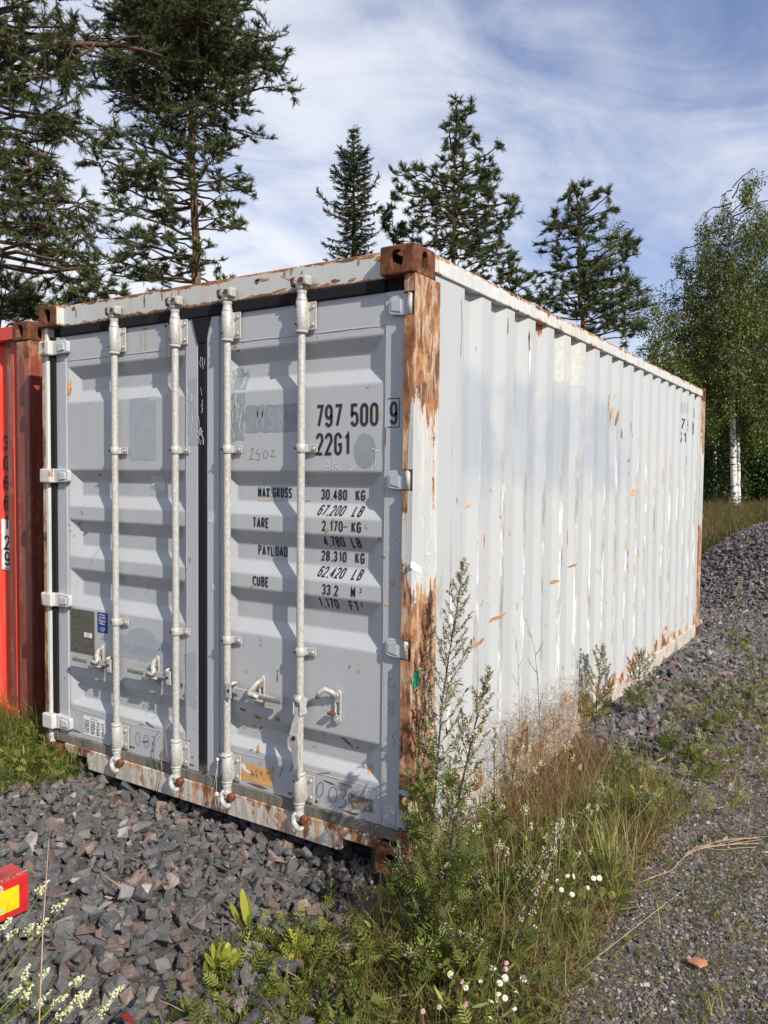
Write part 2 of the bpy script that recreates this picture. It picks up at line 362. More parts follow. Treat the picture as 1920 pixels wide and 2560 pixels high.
M['forest'] = leafm('forest_leaves', [(0, (0.025, 0.042, 0.013)), (0.5, (0.05, 0.078, 0.022)), (1, (0.10, 0.13, 0.035))], 0.5, 0.2)
M['grass'] = leafm('green_grass', [(0, (0.06, 0.08, 0.02)), (0.5, (0.14, 0.165, 0.04)), (0.85, (0.29, 0.31, 0.08)), (1, (0.44, 0.38, 0.16))], 0.5, 0.4)
M['straw'] = leafm('dry_grass', [(0, (0.10, 0.05, 0.025)), (0.4, (0.21, 0.115, 0.055)), (0.8, (0.34, 0.22, 0.11)), (1, (0.50, 0.38, 0.22))], 0.6, 0.2)
M['weed'] = leafm('weed_leaves', [(0, (0.05, 0.07, 0.016)), (0.5, (0.125, 0.15, 0.03)), (0.85, (0.25, 0.27, 0.06)), (1, (0.46, 0.42, 0.11))], 0.5, 0.42)
M['ylleaf'] = leafm('yellow_green_leaves', [(0, (0.16, 0.20, 0.03)), (0.6, (0.32, 0.36, 0.05)), (1, (0.52, 0.46, 0.08))], 0.5, 0.42)
M['mugleaf'] = leafm('mugwort_leaves', [(0, (0.07, 0.09, 0.02)), (0.5, (0.15, 0.175, 0.04)), (0.8, (0.26, 0.28, 0.08)), (1, (0.46, 0.45, 0.24))], 0.6, 0.4)
M['mugbud'] = leafm('mugwort_buds', [(0, (0.16, 0.13, 0.08)), (0.5, (0.34, 0.30, 0.20)), (1, (0.60, 0.56, 0.42))], 0.7, 0.1)
M['mugstem'] = simple('mugwort_stem', (0.055, 0.03, 0.03), 0.5)
M['gstem'] = simple('green_stem', (0.16, 0.20, 0.06), 0.6)
M['strawstem'] = simple('dry_stem', (0.36, 0.25, 0.15), 0.7)
M['petal'] = simple('white_petals', (0.82, 0.82, 0.74), 0.6, nz=0.03)
M['cream'] = leafm('cream_blossom', [(0, (0.42, 0.44, 0.16)), (0.4, (0.66, 0.65, 0.38)), (1, (0.80, 0.79, 0.58))], 0.6, 0.15)
M['yellow'] = simple('yellow_petals', (0.85, 0.55, 0.03), 0.6)
M['pink'] = simple('pink_clover', (0.62, 0.36, 0.36), 0.7)
M['redleaf'] = simple('red_leaf', (0.35, 0.05, 0.05), 0.5)
def stonem(name, stops, vein=0.5, sc=1.0):
    m, t, b = mk(name); at_ = t.n('Attribute', attribute_name='rnd').outputs['Fac']; c = objc(t)
    sh = t.n('Combine' 'XYZ', {0: t.m('MULTIPLY', at_, 13.0), 1: t.m('MULTIPLY', at_, 31.0), 2: 0.0})
    cc = t.n('VectorMath', {0: c, 1: sh.outputs[0]}, operation='ADD').outputs[0]
    col = t.ramp(at_, stops); q = t.noise(cc, 26*sc, 9, 0.8); q2 = t.noise(cc, 14*sc, 5, 0.6, 1.5)
    col = t.mix(t.rng(q, 0.3, 0.75, 0, 0.55), col, t.mix(1.0, col, (2.0, 1.9, 1.85), 'MULTIPLY'))
    vn = t.rng(t.m('ABSOLUTE', t.m('SUBTRACT', q2, 0.5)), 0.012, 0.0, 0, vein); col = t.mix(t.m('MULTIPLY', vn, t.rng(q, 0.4, 0.6)), col, (0.42, 0.41, 0.39))
    t.set(b.inputs['Base Color'], col); b.inputs['Roughness'].default_value = 0.75; b.inputs['Specular IOR Level'].default_value = 0.35
    bump(t, b, q, 1.0, 0.012); return m
ST = [(0, (0.055, 0.055, 0.055)), (0.28, (0.098, 0.098, 0.098)), (0.5, (0.068, 0.069, 0.071)), (0.62, (0.145, 0.14, 0.136)), (0.70, (0.085, 0.075, 0.070)), (0.80, (0.12, 0.090, 0.078)), (0.88, (0.10, 0.072, 0.062)), (0.93, (0.18, 0.115, 0.095)), (0.965, (0.23, 0.185, 0.16)), (0.99, (0.18, 0.18, 0.175)), (1.0, (0.34, 0.30, 0.27))]
M['stone'] = stonem('crushed_stone', ST, 0.6)
M['stone_fine'] = stonem('fine_gravel', [(0, (0.06, 0.06, 0.064)), (0.4, (0.115, 0.115, 0.118)), (0.6, (0.16, 0.15, 0.145)), (0.75, (0.21, 0.165, 0.14)), (0.88, (0.27, 0.20, 0.165)), (0.95, (0.30, 0.28, 0.26)), (1.0, (0.55, 0.53, 0.5))], 0.3, 2.0)
def groundm():
    m, t, b = mk('ground_soil'); c = objc(t); q = t.noise(c, 40, 6, 0.7); q2 = t.noise(c, 1.3, 5, 0.6)
    v = t.n('TexVoronoi', {'Vector': c, 'Scale': 55.0}).outputs['Color']
    v2 = t.n('SeparateXYZ', {0: v}).outputs[0]
    col = t.ramp(v2, [(0, (0.045, 0.043, 0.042)), (0.5, (0.10, 0.09, 0.082)), (0.8, (0.15, 0.12, 0.10)), (1, (0.24, 0.22, 0.2))])
    col = t.mix(t.rng(q2, 0.45, 0.62, 0, 0.6), col, (0.085, 0.07, 0.045))
    s = t.n('SeparateXYZ', {0: c}); far = t.rng(s.outputs[1], 11, 15)
    col = t.mix(far, col, (0.10, 0.10, 0.045))
    t.set(b.inputs['Base Color'], col); b.inputs['Roughness'].default_value = 0.95; b.inputs['Specular IOR Level'].default_value = 0.15
    bump(t, b, q, 0.8, 0.02); return m
M['ground'] = groundm()
M['black'] = simple('black_lettering', (0.016, 0.018, 0.02), 0.5, nz=0.1)
M['dark'] = simple('dark_hole', (0.015, 0.013, 0.012), 0.9)  # near-black, carries the painted shade inside the hinge notches
M['greypatch'] = simple('grey_overpaint', (0.25, 0.275, 0.29), 0.55, nz=0.1, nsc=14)
M['greypatch2'] = simple('pale_grey_overpaint', (0.31, 0.335, 0.36), 0.55, nz=0.06, nsc=14)
M['ghost'] = simple('ghost_lettering', (0.285, 0.315, 0.335), 0.5, nz=0.05)
M['chalk'] = simple('chalk', (0.62, 0.64, 0.66), 0.8)
M['pencil'] = simple('marker_scribble', (0.06, 0.07, 0.09), 0.7)
M['scuff'] = simple('dark_scuff', (0.15, 0.16, 0.17), 0.7)
M['plate'] = simple('data_plate_metal', (0.085, 0.078, 0.058), 0.6, nz=0.25, nsc=40)
M['plategrey'] = simple('data_plate_print', (0.17, 0.16, 0.12), 0.6)
M['blue'] = simple('blue_sticker', (0.015, 0.035, 0.22), 0.4)
M['white'] = simple('white_sticker', (0.72, 0.72, 0.68), 0.5, nz=0.06)
M['orange'] = simple('orange_label', (0.60, 0.34, 0.12), 0.6, nz=0.2, nsc=25)
M['brown'] = simple('brown_label', (0.17, 0.145, 0.125), 0.7, nz=0.15)
M['tape'] = simple('silver_tape', (0.50, 0.51, 0.51), 0.45, nz=0.1)
M['green'] = simple('green_sticker', (0.01, 0.22, 0.13), 0.5)
M['ltblue'] = simple('light_blue_tape', (0.25, 0.48, 0.68), 0.5)
M['rustmark'] = simple('rust_mark', (0.36, 0.17, 0.07), 0.9, nz=0.35, nsc=60)
M['rustdark'] = simple('dark_rust_mark', (0.16, 0.07, 0.035), 0.9, nz=0.35, nsc=60)
M['rustpale'] = simple('orange_rust_mark', (0.56, 0.31, 0.13), 0.9, nz=0.3, nsc=60)
M['beige'] = simple('bare_primer', (0.46, 0.46, 0.42), 0.7, nz=0.12)
M['red'] = steel_paint('red_paint', (0.60, 0.040, 0.016), amt=-0.08, specks=0.4, dirt=0.05, streak=(9, 9, 0.8))
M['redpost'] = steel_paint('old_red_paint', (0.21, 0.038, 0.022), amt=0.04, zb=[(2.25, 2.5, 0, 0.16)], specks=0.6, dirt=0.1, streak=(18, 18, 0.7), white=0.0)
M['redbeam'] = simple('red_beam_paint', (0.34, 0.05, 0.04), 0.6, nz=0.35, nsc=18)
M['redfront'] = simple('red_reflector', (0.48, 0.02, 0.022), 0.45, nz=0.2, nsc=18)
M['yelpanel'] = simple('yellow_reflector', (0.85, 0.50, 0.01), 0.35, nz=0.06)
M['cone'] = simple('spruce_cone', (0.20, 0.10, 0.055), 0.8)
M['wire'] = simple('seal_wire', (0.45, 0.43, 0.4), 0.4)
# ------------------------------------------------------------------ grey container
YD, DEP = 0.055, 0.036
TROUGH = [(2.250, 2.187, 2.118, 2.053), (1.682, 1.623, 1.541, 1.479), (1.406, 1.336, 1.262, 1.199), (1.132, 1.060, 0.983, 0.917), (0.527, 0.468, 0.403, 0.361)]
PAN = {'L': (-2.262, -1.320), 'R': (-1.100, -0.158)}
TX0, TX1 = 0.012, 0.085          # trough end slope
def door_y(x, z):
    for a, b in PAN.values():
        if a < x < b:
            e = min(x-a, b-x); fx = min(1, max(0, (e-TX0)/(TX1-TX0)))
            for zt, z1, z2, zb in TROUGH:
                if zb < z < zt:
                    fz = min(1, (zt-z)/(zt-z1), (z-zb)/(z2-zb)); return YD+DEP*min(fx, fz)
            return YD
    return YD-0.006
def dmap(e=0.0016): return lambda x, z, k=0: (x, door_y(x, z)-e-k*0.00025, z)
PITCH, FLAT0 = 0.2825, 0.473          # outer flat far edge of rib 0
SX, SDEP = -0.012, 0.036
def side_x(y):
    t = ((y-(FLAT0-0.102)) % PITCH)       # 0..0.102 outer flat, then slope in, inner flat, slope out
    if y < FLAT0-0.102-0.068 or y > 5.90: return SX
    if t < 0.102: return SX
    if t < 0.160: return SX-SDEP*(t-0.102)/0.058
    if t < 0.2245: return SX-SDEP
    return SX-SDEP*(PITCH-t)/0.058
def smap(e=0.0016): return lambda y, z, k=0: (side_x(y)+e+k*0.00025, y, z)

# stroke lettering -------------------------------------------------------
def arc(cx, cy, rx, ry, a0, a1, n=10):
    return [(cx+rx*math.cos(math.radians(a0+(a1-a0)*i/n)), cy+ry*math.sin(math.radians(a0+(a1-a0)*i/n))) for i in range(n+1)]
Y = 0.22
GL = {
 '0': [arc(.5, 1-Y, .5, Y, 0, 180)+arc(.5, Y, .5, Y, 180, 360)+[(1, 1-Y)]],
 '1': [[(.62, 0), (.62, 1), (.22, .80)]],
 '2': [arc(.5, 1-Y, .5, Y, 180, 0)+[(1, .66), (0, 0), (1.02, 0)]],
 '3': [arc(.5, .78, .5, Y, 170, -60)+[(.45, .54)], [(.45, .54)]+arc(.5, .24, .5, .24, 60, -170)],
 '4': [[(.72, 0), (.72, 1), (0, .27), (1.08, .27)]],
 '5': [[(.98, 1), (.06, 1), (.02, .52)]+arc(.5, .38, .5, Y, 150, 0)+arc(.5, Y, .5, Y, 0, -170)],
 '6': [arc(.5, 1-Y, .5, Y, 15, 180)+arc(.5, Y, .5, Y, 180, 360)+arc(.5, .40, .5, Y, 0, 170)],
 '7': [[(0, 1), (1, 1), (.32, 0)]],
 '8': [arc(.5, .77, .47, .23, -90, 270, 18), arc(.5, .26, .5, .26, 90, 450, 18)],
 '9': [arc(.5, Y, .5, Y, 195, 360)+arc(.5, 1-Y, .5, Y, 0, 180)+arc(.5, .60, .5, Y, 180, 350)],
 'G': [arc(.5, 1-Y, .5, Y, 0, 180)+arc(.5, Y, .5, Y, 180, 360)+[(1, .47), (.52, .47)]],
 'M': [[(0, 0), (0, 1), (.55, .25), (1.1, 1), (1.1, 0)]], 'A': [[(-.08, 0), (.5, 1), (1.08, 0)], [(.15, .28), (.85, .28)]],
 'X': [[(0, 0), (1, 1)], [(0, 1), (1, 0)]], '.': [[(.5, 0), (.5, .06)]], ',': [[(.5, .05), (.4, -.12)]],
 'R': [[(0, 0), (0, 1), (.5, 1)]+arc(.5, .76, .5, .24, 90, -90)+[(0, .52)], [(.5, .52), (1, 0)]],
 'P': [[(0, 0), (0, 1), (.5, 1)]+arc(.5, .76, .5, .24, 90, -90)+[(0, .52)]],
 'O': [arc(.5, 1-Y, .5, Y, 0, 180)+arc(.5, Y, .5, Y, 180, 360)+[(1, 1-Y)]],
 'S': [arc(.5, .78, .5, Y, 10, 180)+[(.1, .6), (.9, .4)]+arc(.5, Y, .5, Y, 0, -170)],
 'K': [[(0, 0), (0, 1)], [(1, 1), (.08, .42)], [(.35, .55), (1.02, 0)]], 'L': [[(0, 1), (0, 0), (.9, 0)]],
 'B': [[(0, 0), (0, 1), (.5, 1)]+arc(.5, .77, .42, .23, 90, -90)+[(0, .54)], [(.5, .54)]+arc(.5, .27, .5, .27, 90, -90)+[(0, 0)]],
 'T': [[(.5, 0), (.5, 1)], [(-.05, 1), (1.05, 1)]], 'E': [[(.95, 1), (0, 1), (0, 0), (.95, 0)], [(0, .52), (.8, .52)]],
 'F': [[(.95, 1), (0, 1), (0, 0)], [(0, .52), (.8, .52)]], 'Y': [[(0, 1), (.5, .45), (1, 1)], [(.5, .45), (.5, 0)]],
 'D': [[(0, 0), (0, 1), (.5, 1)]+arc(.5, .72, .5, .28, 90, 0)+arc(.5, .28, .5, .28, 0, -90)+[(0, 0)]],
 'C': [arc(.5, 1-Y, .5, Y, 0, 180)+arc(.5, Y, .5, Y, 180, 350)], 'U': [[(0, 1)]+arc(.5, Y, .5, Y, 180, 360)+[(1, 1)]],
 'J': [[(1, 1)]+arc(.5, Y, .5, Y, 0, -150)], "'": [[(.5, 1), (.5, .8)]],
}
def ribbon(bm, pts, t, fmap, k=0, mi=0, step=0.010):
    P = [Vector(p) for p in pts]; Q = [P[0]]
    for a, b in zip(P[:-1], P[1:]):
        n = max(1, int((b-a).length/step))
        for i in range(1, n+1): Q.append(a.lerp(b, i/n))
    Q = [q for i, q in enumerate(Q) if i == 0 or (q-Q[i-1]).length > 1e-6]
    closed = (Q[0]-Q[-1]).length < 1e-5
    Ls = []; n = len(Q)
    for i in range(n):
        a = Q[i-1] if i > 0 else (Q[-2] if closed else None); c = Q[i+1] if i < n-1 else (Q[1] if closed else None)
        d1 = (Q[i]-a).normalized() if a is not None else None; d2 = (c-Q[i]).normalized() if c is not None else None
        if d1 is None: d1 = d2
        if d2 is None: d2 = d1
        n1 = Vector((-d1.y, d1.x)); n2 = Vector((-d2.y, d2.x)); m_ = n1+n2
        m_ = n1 if m_.length < 0.2 else m_.normalized()
        s = min(1/max(m_.dot(n1), 0.45), 2.0); Ls.append((Q[i]+m_*t/2*s, Q[i]-m_*t/2*s))
    vs = [(bm.verts.new(fmap(a.x, a.y, k)), bm.verts.new(fmap(b.x, b.y, k))) for a, b in Ls]
    for (a, b), (c, d) in zip(vs[:-1], vs[1:]):
        f = bm.faces.new((a, b, d, c)); f.material_index = mi
def text(bm, s, x, z, h, wr, gap, fmap, t=0.12, shear=0.0, mi=0):
    th = h*t
    for j, ch in enumerate(s):
        if ch == ' ': x += h*wr*0.75; continue
        w = h*wr; adv = w+h*gap
        if ch in '.,': adv = w*0.45+h*gap; 
        if ch == '1': adv = w*0.85+h*gap
        for k, st in enumerate(GL[ch]):
            pts = []
            for (u, v) in st:
                if ch in '.,': u = u*0.4
                pz = z+th/2+v*(h-th); pts.append((x+th/2+u*(w-th)+shear*(pz-z), pz))
            ribbon(bm, pts, th, fmap, k+(j % 2)*2, mi)
        x += adv*(1.12 if ch == 'M' else 1)
    return x
def decal(bm, cx, cz, rx, rz, fmap, mi=0, ang=0.0, seed=0, jag=0.25, n=18, rings=3, k=0):
    r = random.Random(seed); ca, sa = math.cos(ang), math.sin(ang)
    ra = [1-jag*r.random() for _ in range(n)]
    c = bm.verts.new(fmap(cx, cz, k)); prev = None
    for q in range(1, rings+1):
        ring = []
        for i in range(n):
            a = 2*math.pi*i/n; f = q/rings*ra[i]; u = rx*math.cos(a)*f; v = rz*math.sin(a)*f
            ring.append(bm.verts.new(fmap(cx+u*ca-v*sa, cz+u*sa+v*ca, k)))
        for i in range(n):
            j = (i+1) % n
            f = bm.faces.new((c, ring[i], ring[j]) if prev is None else (prev[i], ring[i], ring[j], prev[j])); f.material_index = mi
        prev = ring
def patch(bm, x0, x1, z0, z1, fmap, mi=0, jag=0.004, seed=0, k=0, sk=0.0, step=0.02):
    r = random.Random(seed); nx = max(2, int((x1-x0)/step)); nz = max(2, int((z1-z0)/step)); g = []
    for i in range(nx+1):
        row = []
        for j in range(nz+1):
            x = x0+(x1-x0)*i/nx; z = z0+(z1-z0)*j/nz
            if i in (0, nx): x += r.uniform(-jag, jag)
            if j in (0, nz): z += r.uniform(-jag, jag)
            row.append(bm.verts.new(fmap(x, z+sk*(x-x0), k)))
        g.append(row)
    for i in range(nx):
        for j in range(nz):
            f = bm.faces.new((g[i][j], g[i+1][j], g[i+1][j+1], g[i][j+1])); f.material_index = mi
FC = None
def fonttext(name, s, x, z, h, sx, fplane, mat, parent, align='LEFT', label=None):
    "small print from the built-in font; fplane maps (x,z)"
    cu = bpy.data.curves.new('f', 'FONT'); cu.body = s; cu.size = 1; cu.align_x = align; cu.resolution_u = 3
    o = bpy.data.objects.new('f', cu); COL.objects.link(o); dg = bpy.context.evaluated_depsgraph_get()
    me = bpy.data.meshes.new_from_object(o.evaluated_get(dg)); bpy.data.objects.remove(o)
    for v in me.vertices: v.co = Vector(fplane(x+v.co.x*h*sx, z+v.co.y*h))
    return link(name, me, mat, parent, label=label)

ROOT = empty('shipping_container', label='grey corrugated shipping container with rusty corner castings and vertical lock bars on closed doors', cat='shipping container')
# corner castings
def stadium(c, axis, w, h, dep):
    t = bmesh.new(); n = 12; pts = []
    for i in range(n+1): a = math.pi*i/n; pts.append((w/2*math.cos(a), (h-w)/2+w/2*math.sin(a)))
    for i in range(n+1): a = math.pi+math.pi*i/n; pts.append((w/2*math.cos(a), -(h-w)/2+w/2*math.sin(a)))
    mp = {'y': lambda u, v, d: (u, d, v), 'x': lambda u, v, d: (d, u, v), 'z': lambda u, v, d: (u, v, d)}[axis]
    a = [t.verts.new(Vector(c)+Vector(mp(u, v, -dep))) for u, v in pts]; b = [t.verts.new(Vector(c)+Vector(mp(u, v, dep))) for u, v in pts]
    t.faces.new(a); t.faces.new(list(reversed(b)))
    for i in range(len(a)): t.faces.new((a[i], b[i], b[(i+1) % len(a)], a[(i+1) % len(a)]))
    bmesh.ops.recalc_face_normals(t, faces=t.faces[:]); return fin(t, 'cut')
def casting(x0, x1, y0, y1, z0, z1, front, side, topz):
    b = bmesh.new(); box_bm(b, x0, x1, y0, y1, z0, z1, 0.009, seg=3); me = fin(b, 'corner_casting')
    b = bmesh.new(); box_bm(b, x0+.022, x1-.022, y0+.022, y1-.022, z0+.022, z1-.022); inner = fin(b, 'i')
    cx, cy, cz = (x0+x1)/2, (y0+y1)/2, (z0+z1)/2
    cut = [inner, stadium((cx, front, cz), 'y', 0.058, 0.080, 0.035), stadium((side, cy, cz), 'x', 0.046, 0.080, 0.035), stadium((cx, cy, topz), 'z', 0.062, 0.11, 0.035)]
    return boolcut(me, cut)
L_ = [(-2.438, -2.276), (-.162, 0.0)]
for xi, (xa, xb) in enumerate(L_):
    for yi, (ya, yb) in enumerate([(0, .178), (5.880, 6.058)]):
        for za, zb, tz in ((0, .118, 0), (2.473, 2.591, 2.591)):
            me = casting(xa, xb, ya, yb, za, zb, ya if yi == 0 else yb, xa if xi == 0 else xb, tz)
            lab = None
            if yi == 0 and xi == 0 and za > 1: lab = 'rusty corner casting with a pale painted inner flank'
            o = link('corner_casting', me, None, ROOT, label=lab)
            if not me.materials: me.materials.append(M['rust'])
            me.materials[0] = M['rust']
            for p in me.polygons:
                pass
            if yi == 0 and xi == 0 and za > 1:
                me.materials.append(M['header'])
                for p in me.polygons:
                    if p.normal.x > 0.9 and p.center.x > xb-.004: p.material_index = 1
# posts
def post_r():
    b = bmesh.new()
    o = [(-.052, .016), (-.004, .016), (0.0, .020), (0.0, .222), (-.030, .224), (-.030, .058), (-.034, .052), (-.052, .052)]
    t = bmesh.new(); lo = [t.verts.new((x, y, .118)) for x, y in o]; hi = [t.verts.new((x, y, 2.473)) for x, y in o]
    t.faces.new(lo); t.faces.new(hi)
    for i in range(len(o)): t.faces.new((lo[i], lo[(i+1) % len(o)], hi[(i+1) % len(o)], hi[i]))
    bmesh.ops.recalc_face_normals(t, faces=t.faces[:]); add_bm(b, t); t.free(); me = fin(b, 'corner_post')
    cs = []
    for za, zb in HZ:
        q = bmesh.new(); box_bm(q, -.060, -.0045, .005, .060, za-.004, zb+.004); cs.append(fin(q, 'c'))
    return boolcut(me, cs)
HZ = [(2.313, 2.400), (1.610, 1.688), (0.915, 0.993), (0.205, 0.285)]
me = post_r(); me.materials.clear(); me.materials.append(M['post']); pr = link('corner_post', me, None, ROOT, label='corner post peeling orange rust at top and bottom, grey between')
tapeb = bmesh.new()
pm = lambda x, z, k=0: (x, .0150-k*.0002, z)
sm0 = lambda y, z, k=0: (.0012+k*.0002, y, z)
b = bmesh.new(); patch(b, .028, .082, 0.795, 0.858, sm0, 0, .002, 3, sk=.15); link('green_sticker', fin(b, 's'), M['green'], pr)
b = bmesh.new(); decal(b, -.026, .365, .030, .012, pm, 0, 0.0, 5, .1); link('light_blue_tape', fin(b, 's'), M['ltblue'], pr)
b = bmesh.new(); patch(b, -.0, .085, 1.295, 1.325, sm0, 0, .003, 8, sk=-.35); link('white_tape', fin(b, 's'), M['white'], pr)
b = bmesh.new()
ribbon(b, [(.10, 1.90), (.075, 1.895), (.06, 1.86), (.058, 1.80), (.07, 1.76), (.095, 1.755)], .004, sm0)
ribbon(b, [(.155, 1.42), (.12, 1.36), (.13, 1.34), (.16, 1.345), (.165, 1.30), (.13, 1.27), (.10, 1.29)], .004, sm0)
ribbon(b, [(.10, 1.52), (.15, 1.44)], .003, sm0)
link('chalk_marks', fin(b, 'c'), M['chalk'], pr)
for k_, (za, zb) in enumerate(HZ):  # near-black sheet behind each knuckle, painting in the shade of the notch
    b = bmesh.new(); box_bm(b, -.050, -.003, .052, .054, za-.006, zb+.006); link('notch_shade', fin(b, 'notch_shade'), M['dark'], pr)
def box_obj(name, mat, parent, *a, **k):
    b = bmesh.new(); box_bm(b, *a, **k); return link(name, fin(b, name), mat, parent)
b = bmesh.new(); box_bm(b, -2.438, -2.386, .020, .30, .118, 2.473, .004); box_bm(b, -2.386, -2.382, .056, .11, .118, 2.473)
pl = link('corner_post', fin(b, 'corner_post'), M['post_left'], ROOT, label='whitish corner post with rusty outer edge')
for xa, xb in ((-2.438, -2.300), (-.138, 0)):
    box_obj('corner_post', M['post'], ROOT, xa, xb, 5.90, 6.05, .118, 2.473, bev=.005)
# header, sill
b = bmesh.new(); box_bm(b, -2.276, -.162, .050, .16, 2.474, 2.588, .005, seg=3)
hd = link('door_header', fin(b, 'door_header'), M['header'], ROOT)
b = bmesh.new()
poly_bm(b, [(-2.276, .135), (-2.276, .088), (-2.085, .088), (-2.068, .026), (-.362, .026), (-.345, .084), (-.162, .084), (-.162, .135)], .030, .17, 0, .003)
sl = link('door_sill', fin(b, 'door_sill'), M['sill'], ROOT)
# marks on header
hm = lambda x, z, k=0: (x, .0485-k*.0002, z)
b = bmesh.new(); rr = random.Random(4)
for (x, z, rx, rz, an) in [(-.83, 2.553, .05, .009, -.05), (-.86, 2.550, .02, .014, .3), (-.70, 2.565, .008, .022, 0), (-.66, 2.570, .01, .018, 0), (-.60, 2.556, .006, .014, .1), (-.25, 2.575, .06, .008, .0), (-.36, 2.577, .07, .008, 0), (-.30, 2.562, .01, .018, 0), (-.20, 2.560, .02, .014, 0), (-.74, 2.492, .07, .006, .15), (-.55, 2.497, .06, .006, -.05), (-1.49, 2.555, .006, .035, .1), (-1.37, 2.565, .01, .022, -.2), (-1.62, 2.545, .006, .038, 0), (-1.42, 2.552, .004, .03, 0), (-2.19, 2.565, .02, .016, .2), (-2.17, 2.540, .008, .03, .1), (-2.02, 2.48, .02, .012, 0), (-1.93, 2.482, .015, .012, 0), (-.42, 2.497, .03, .009, 0), (-.33, 2.492, .025, .008, .2)]:
    decal(b, x, z, rx, rz, hm, rr.choice([0, 0, 1]), an, rr.random(), .5, 14, 1, 0)
ribbon(b, [(-.72, 2.558), (-.66, 2.53), (-.635, 2.50), (-.62, 2.475)], .005, hm, 1, 2)
link('rust_marks', fin(b, 'rust_marks'), [M['rustmark'], M['rustdark'], M['rustpale']], hd)
# doors
def make_door(side, xl, xr):
    x0, x1 = PAN[side]; b = bmesh.new()
    # stiles and edge rails
    box_bm(b, xl, x0, YD-.006, YD+.05, .182, 2.420, .004); box_bm(b, x1, xr, YD-.006, YD+.05, .182, 2.420, .004)
    XS = (x0, x0+TX0, x1-TX0, x1)
    def grid(pts):
        if pts[0][0] == x0 and pts[3][0] == x1 and pts[0][1] == YD:
            for xa_, xb_ in zip(XS[:-1], XS[1:]): bm_quad(b, [(xa_, YD, pts[0][2]), (xa_, YD, pts[1][2]), (xb_, YD, pts[1][2]), (xb_, YD, pts[0][2])])
            return
        return bm_quad(b, pts)
    def bm_quad(b, pts):
        f = b.faces.new([b.verts.new(p) for p in pts]); f.material_index = 1; return f
    zs = [2.420]
    for zt, z1, z2, zb in TROUGH:
        grid([(x0, YD, zs[-1]), (x0, YD, zt), (x1, YD, zt), (x1, YD, zs[-1])])
        a, e = x0+TX0, x1-TX0; ai, ei = x0+TX1, x1-TX1; yi = YD+DEP
        grid([(x0, YD, zt), (x0, YD, zb), (a, YD, zb), (a, YD, zt)]); grid([(e, YD, zt), (e, YD, zb), (x1, YD, zb), (x1, YD, zt)])
        grid([(a, YD, zt), (ai, yi, z1), (ei, yi, z1), (e, YD, zt)])
        grid([(ai, yi, z1), (ai, yi, z2), (ei, yi, z2), (ei, yi, z1)])
        grid([(ai, yi, z2), (a, YD, zb), (e, YD, zb), (ei, yi, z2)])
        grid([(a, YD, zt), (a, YD, zb), (ai, yi, z2), (ai, yi, z1)]); grid([(e, YD, zt), (ei, yi, z1), (ei, yi, z2), (e, YD, zb)])
        zs.append(zb)
    grid([(x0, YD, .182), (x0, YD, zs[-1]), (x1, YD, zs[-1]), (x1, YD, .182)])
    # back skin so the leaf has thickness
    grid([(xl, YD+.05, .182), (xl, YD+.05, 2.42), (xr, YD+.05, 2.42), (xr, YD+.05, .182)])
    bmesh.ops.remove_doubles(b, verts=[v for v in b.verts], dist=1e-5)
    bmesh.ops.recalc_face_normals(b, faces=b.faces[:])
    # soften the pressed creases
    ed = [e for e in b.edges if len(e.link_faces) == 2 and e.link_faces[0].material_index == 1 and e.link_faces[1].material_index == 1 and e.calc_face_angle(0) > .15]
    bmesh.ops.bevel(b, geom=ed, offset=.006, segments=2, affect='EDGES', profile=.5)
    for f in b.faces:
        if f.normal.y > .5 and f.calc_center_median().y < YD+.04: f.normal_flip()
    # weld beads
    def bead(p, q, r=.0028):
        n = 26; rr = random.Random(7); pts = [Vector(p).lerp(Vector(q), i/n)+Vector((rr.uniform(-.0012, .0012), 0, rr.uniform(-.0012, .0012))) for i in range(n+1)]
        tube_bm(b, pts, [r*rr.uniform(.7, 1.2) for _ in pts], 6, mi=1)
    bead((x0+.01, YD, 2.286), (x1-.01, YD, 2.286)); bead((x0+.01, YD, .333), (x1-.01, YD, .333), .002)
    bead((x0, YD-.005, .19), (x0, YD-.005, 2.41), .0016); bead((x1, YD-.005, .19), (x1, YD-.005, 2.41), .0016)
    return link('door', fin(b, 'door'), [M['stile'], M['door']], ROOT, label={'L': 'door leaf with blue sticker and dark data plate', 'R': 'door leaf with black numbers and weights'}[side])
DL = make_door('L', -2.350, -1.240); DR = make_door('R', -1.180, -.070)
# gaskets
b = bmesh.new()
box_bm(b, -2.30, -.162, .040, .060, 2.421, 2.4725, .006); box_bm(b, -2.384, -.054, .062, .075, 2.422, 2.4725); link('gasket', fin(b, 'gasket'), M['rubber'], DL)
b = bmesh.new(); box_bm(b, -1.236, -1.184, .046, .085, .15, 2.4212, .006)
t_ = bmesh.new()
poly_bm(b, [(-1.275, 2.4185), (-1.238, 2.30), (-1.182, 2.30), (-1.150, 2.4185)], .0425, .052)
link('gasket', fin(b, 'gasket'), M['rubber'], DR)
b = bmesh.new(); box_bm(b, -2.3855, -2.346, .034, .0485, .15, 2.4205, .003); link('gasket', fin(b, 'gasket'), M['rubber'], DL)
b = bmesh.new(); box_bm(b, -.0685, -.054, .062, .085, .15, 2.4205, .002); link('gasket', fin(b, 'gasket'), M['rubber'], DR)
b = bmesh.new(); pts = []
rr = random.Random(5)
for i in range(60):
    x = -2.36+2.29*i/59; pts.append((x, .036+rr.uniform(-.001, .003), .1585+rr.uniform(-.002, .002)))
for a_, c_ in zip(pts[:-1], pts[1:]): box_bm(b, a_[0], c_[0]+.0004, a_[1], .075, a_[2]-.0225, a_[2]+.0225, .0)
link('gasket', fin(b, 'gasket'), M['rubber'], DR, label='dirty grey rubber strip along the door bottom')
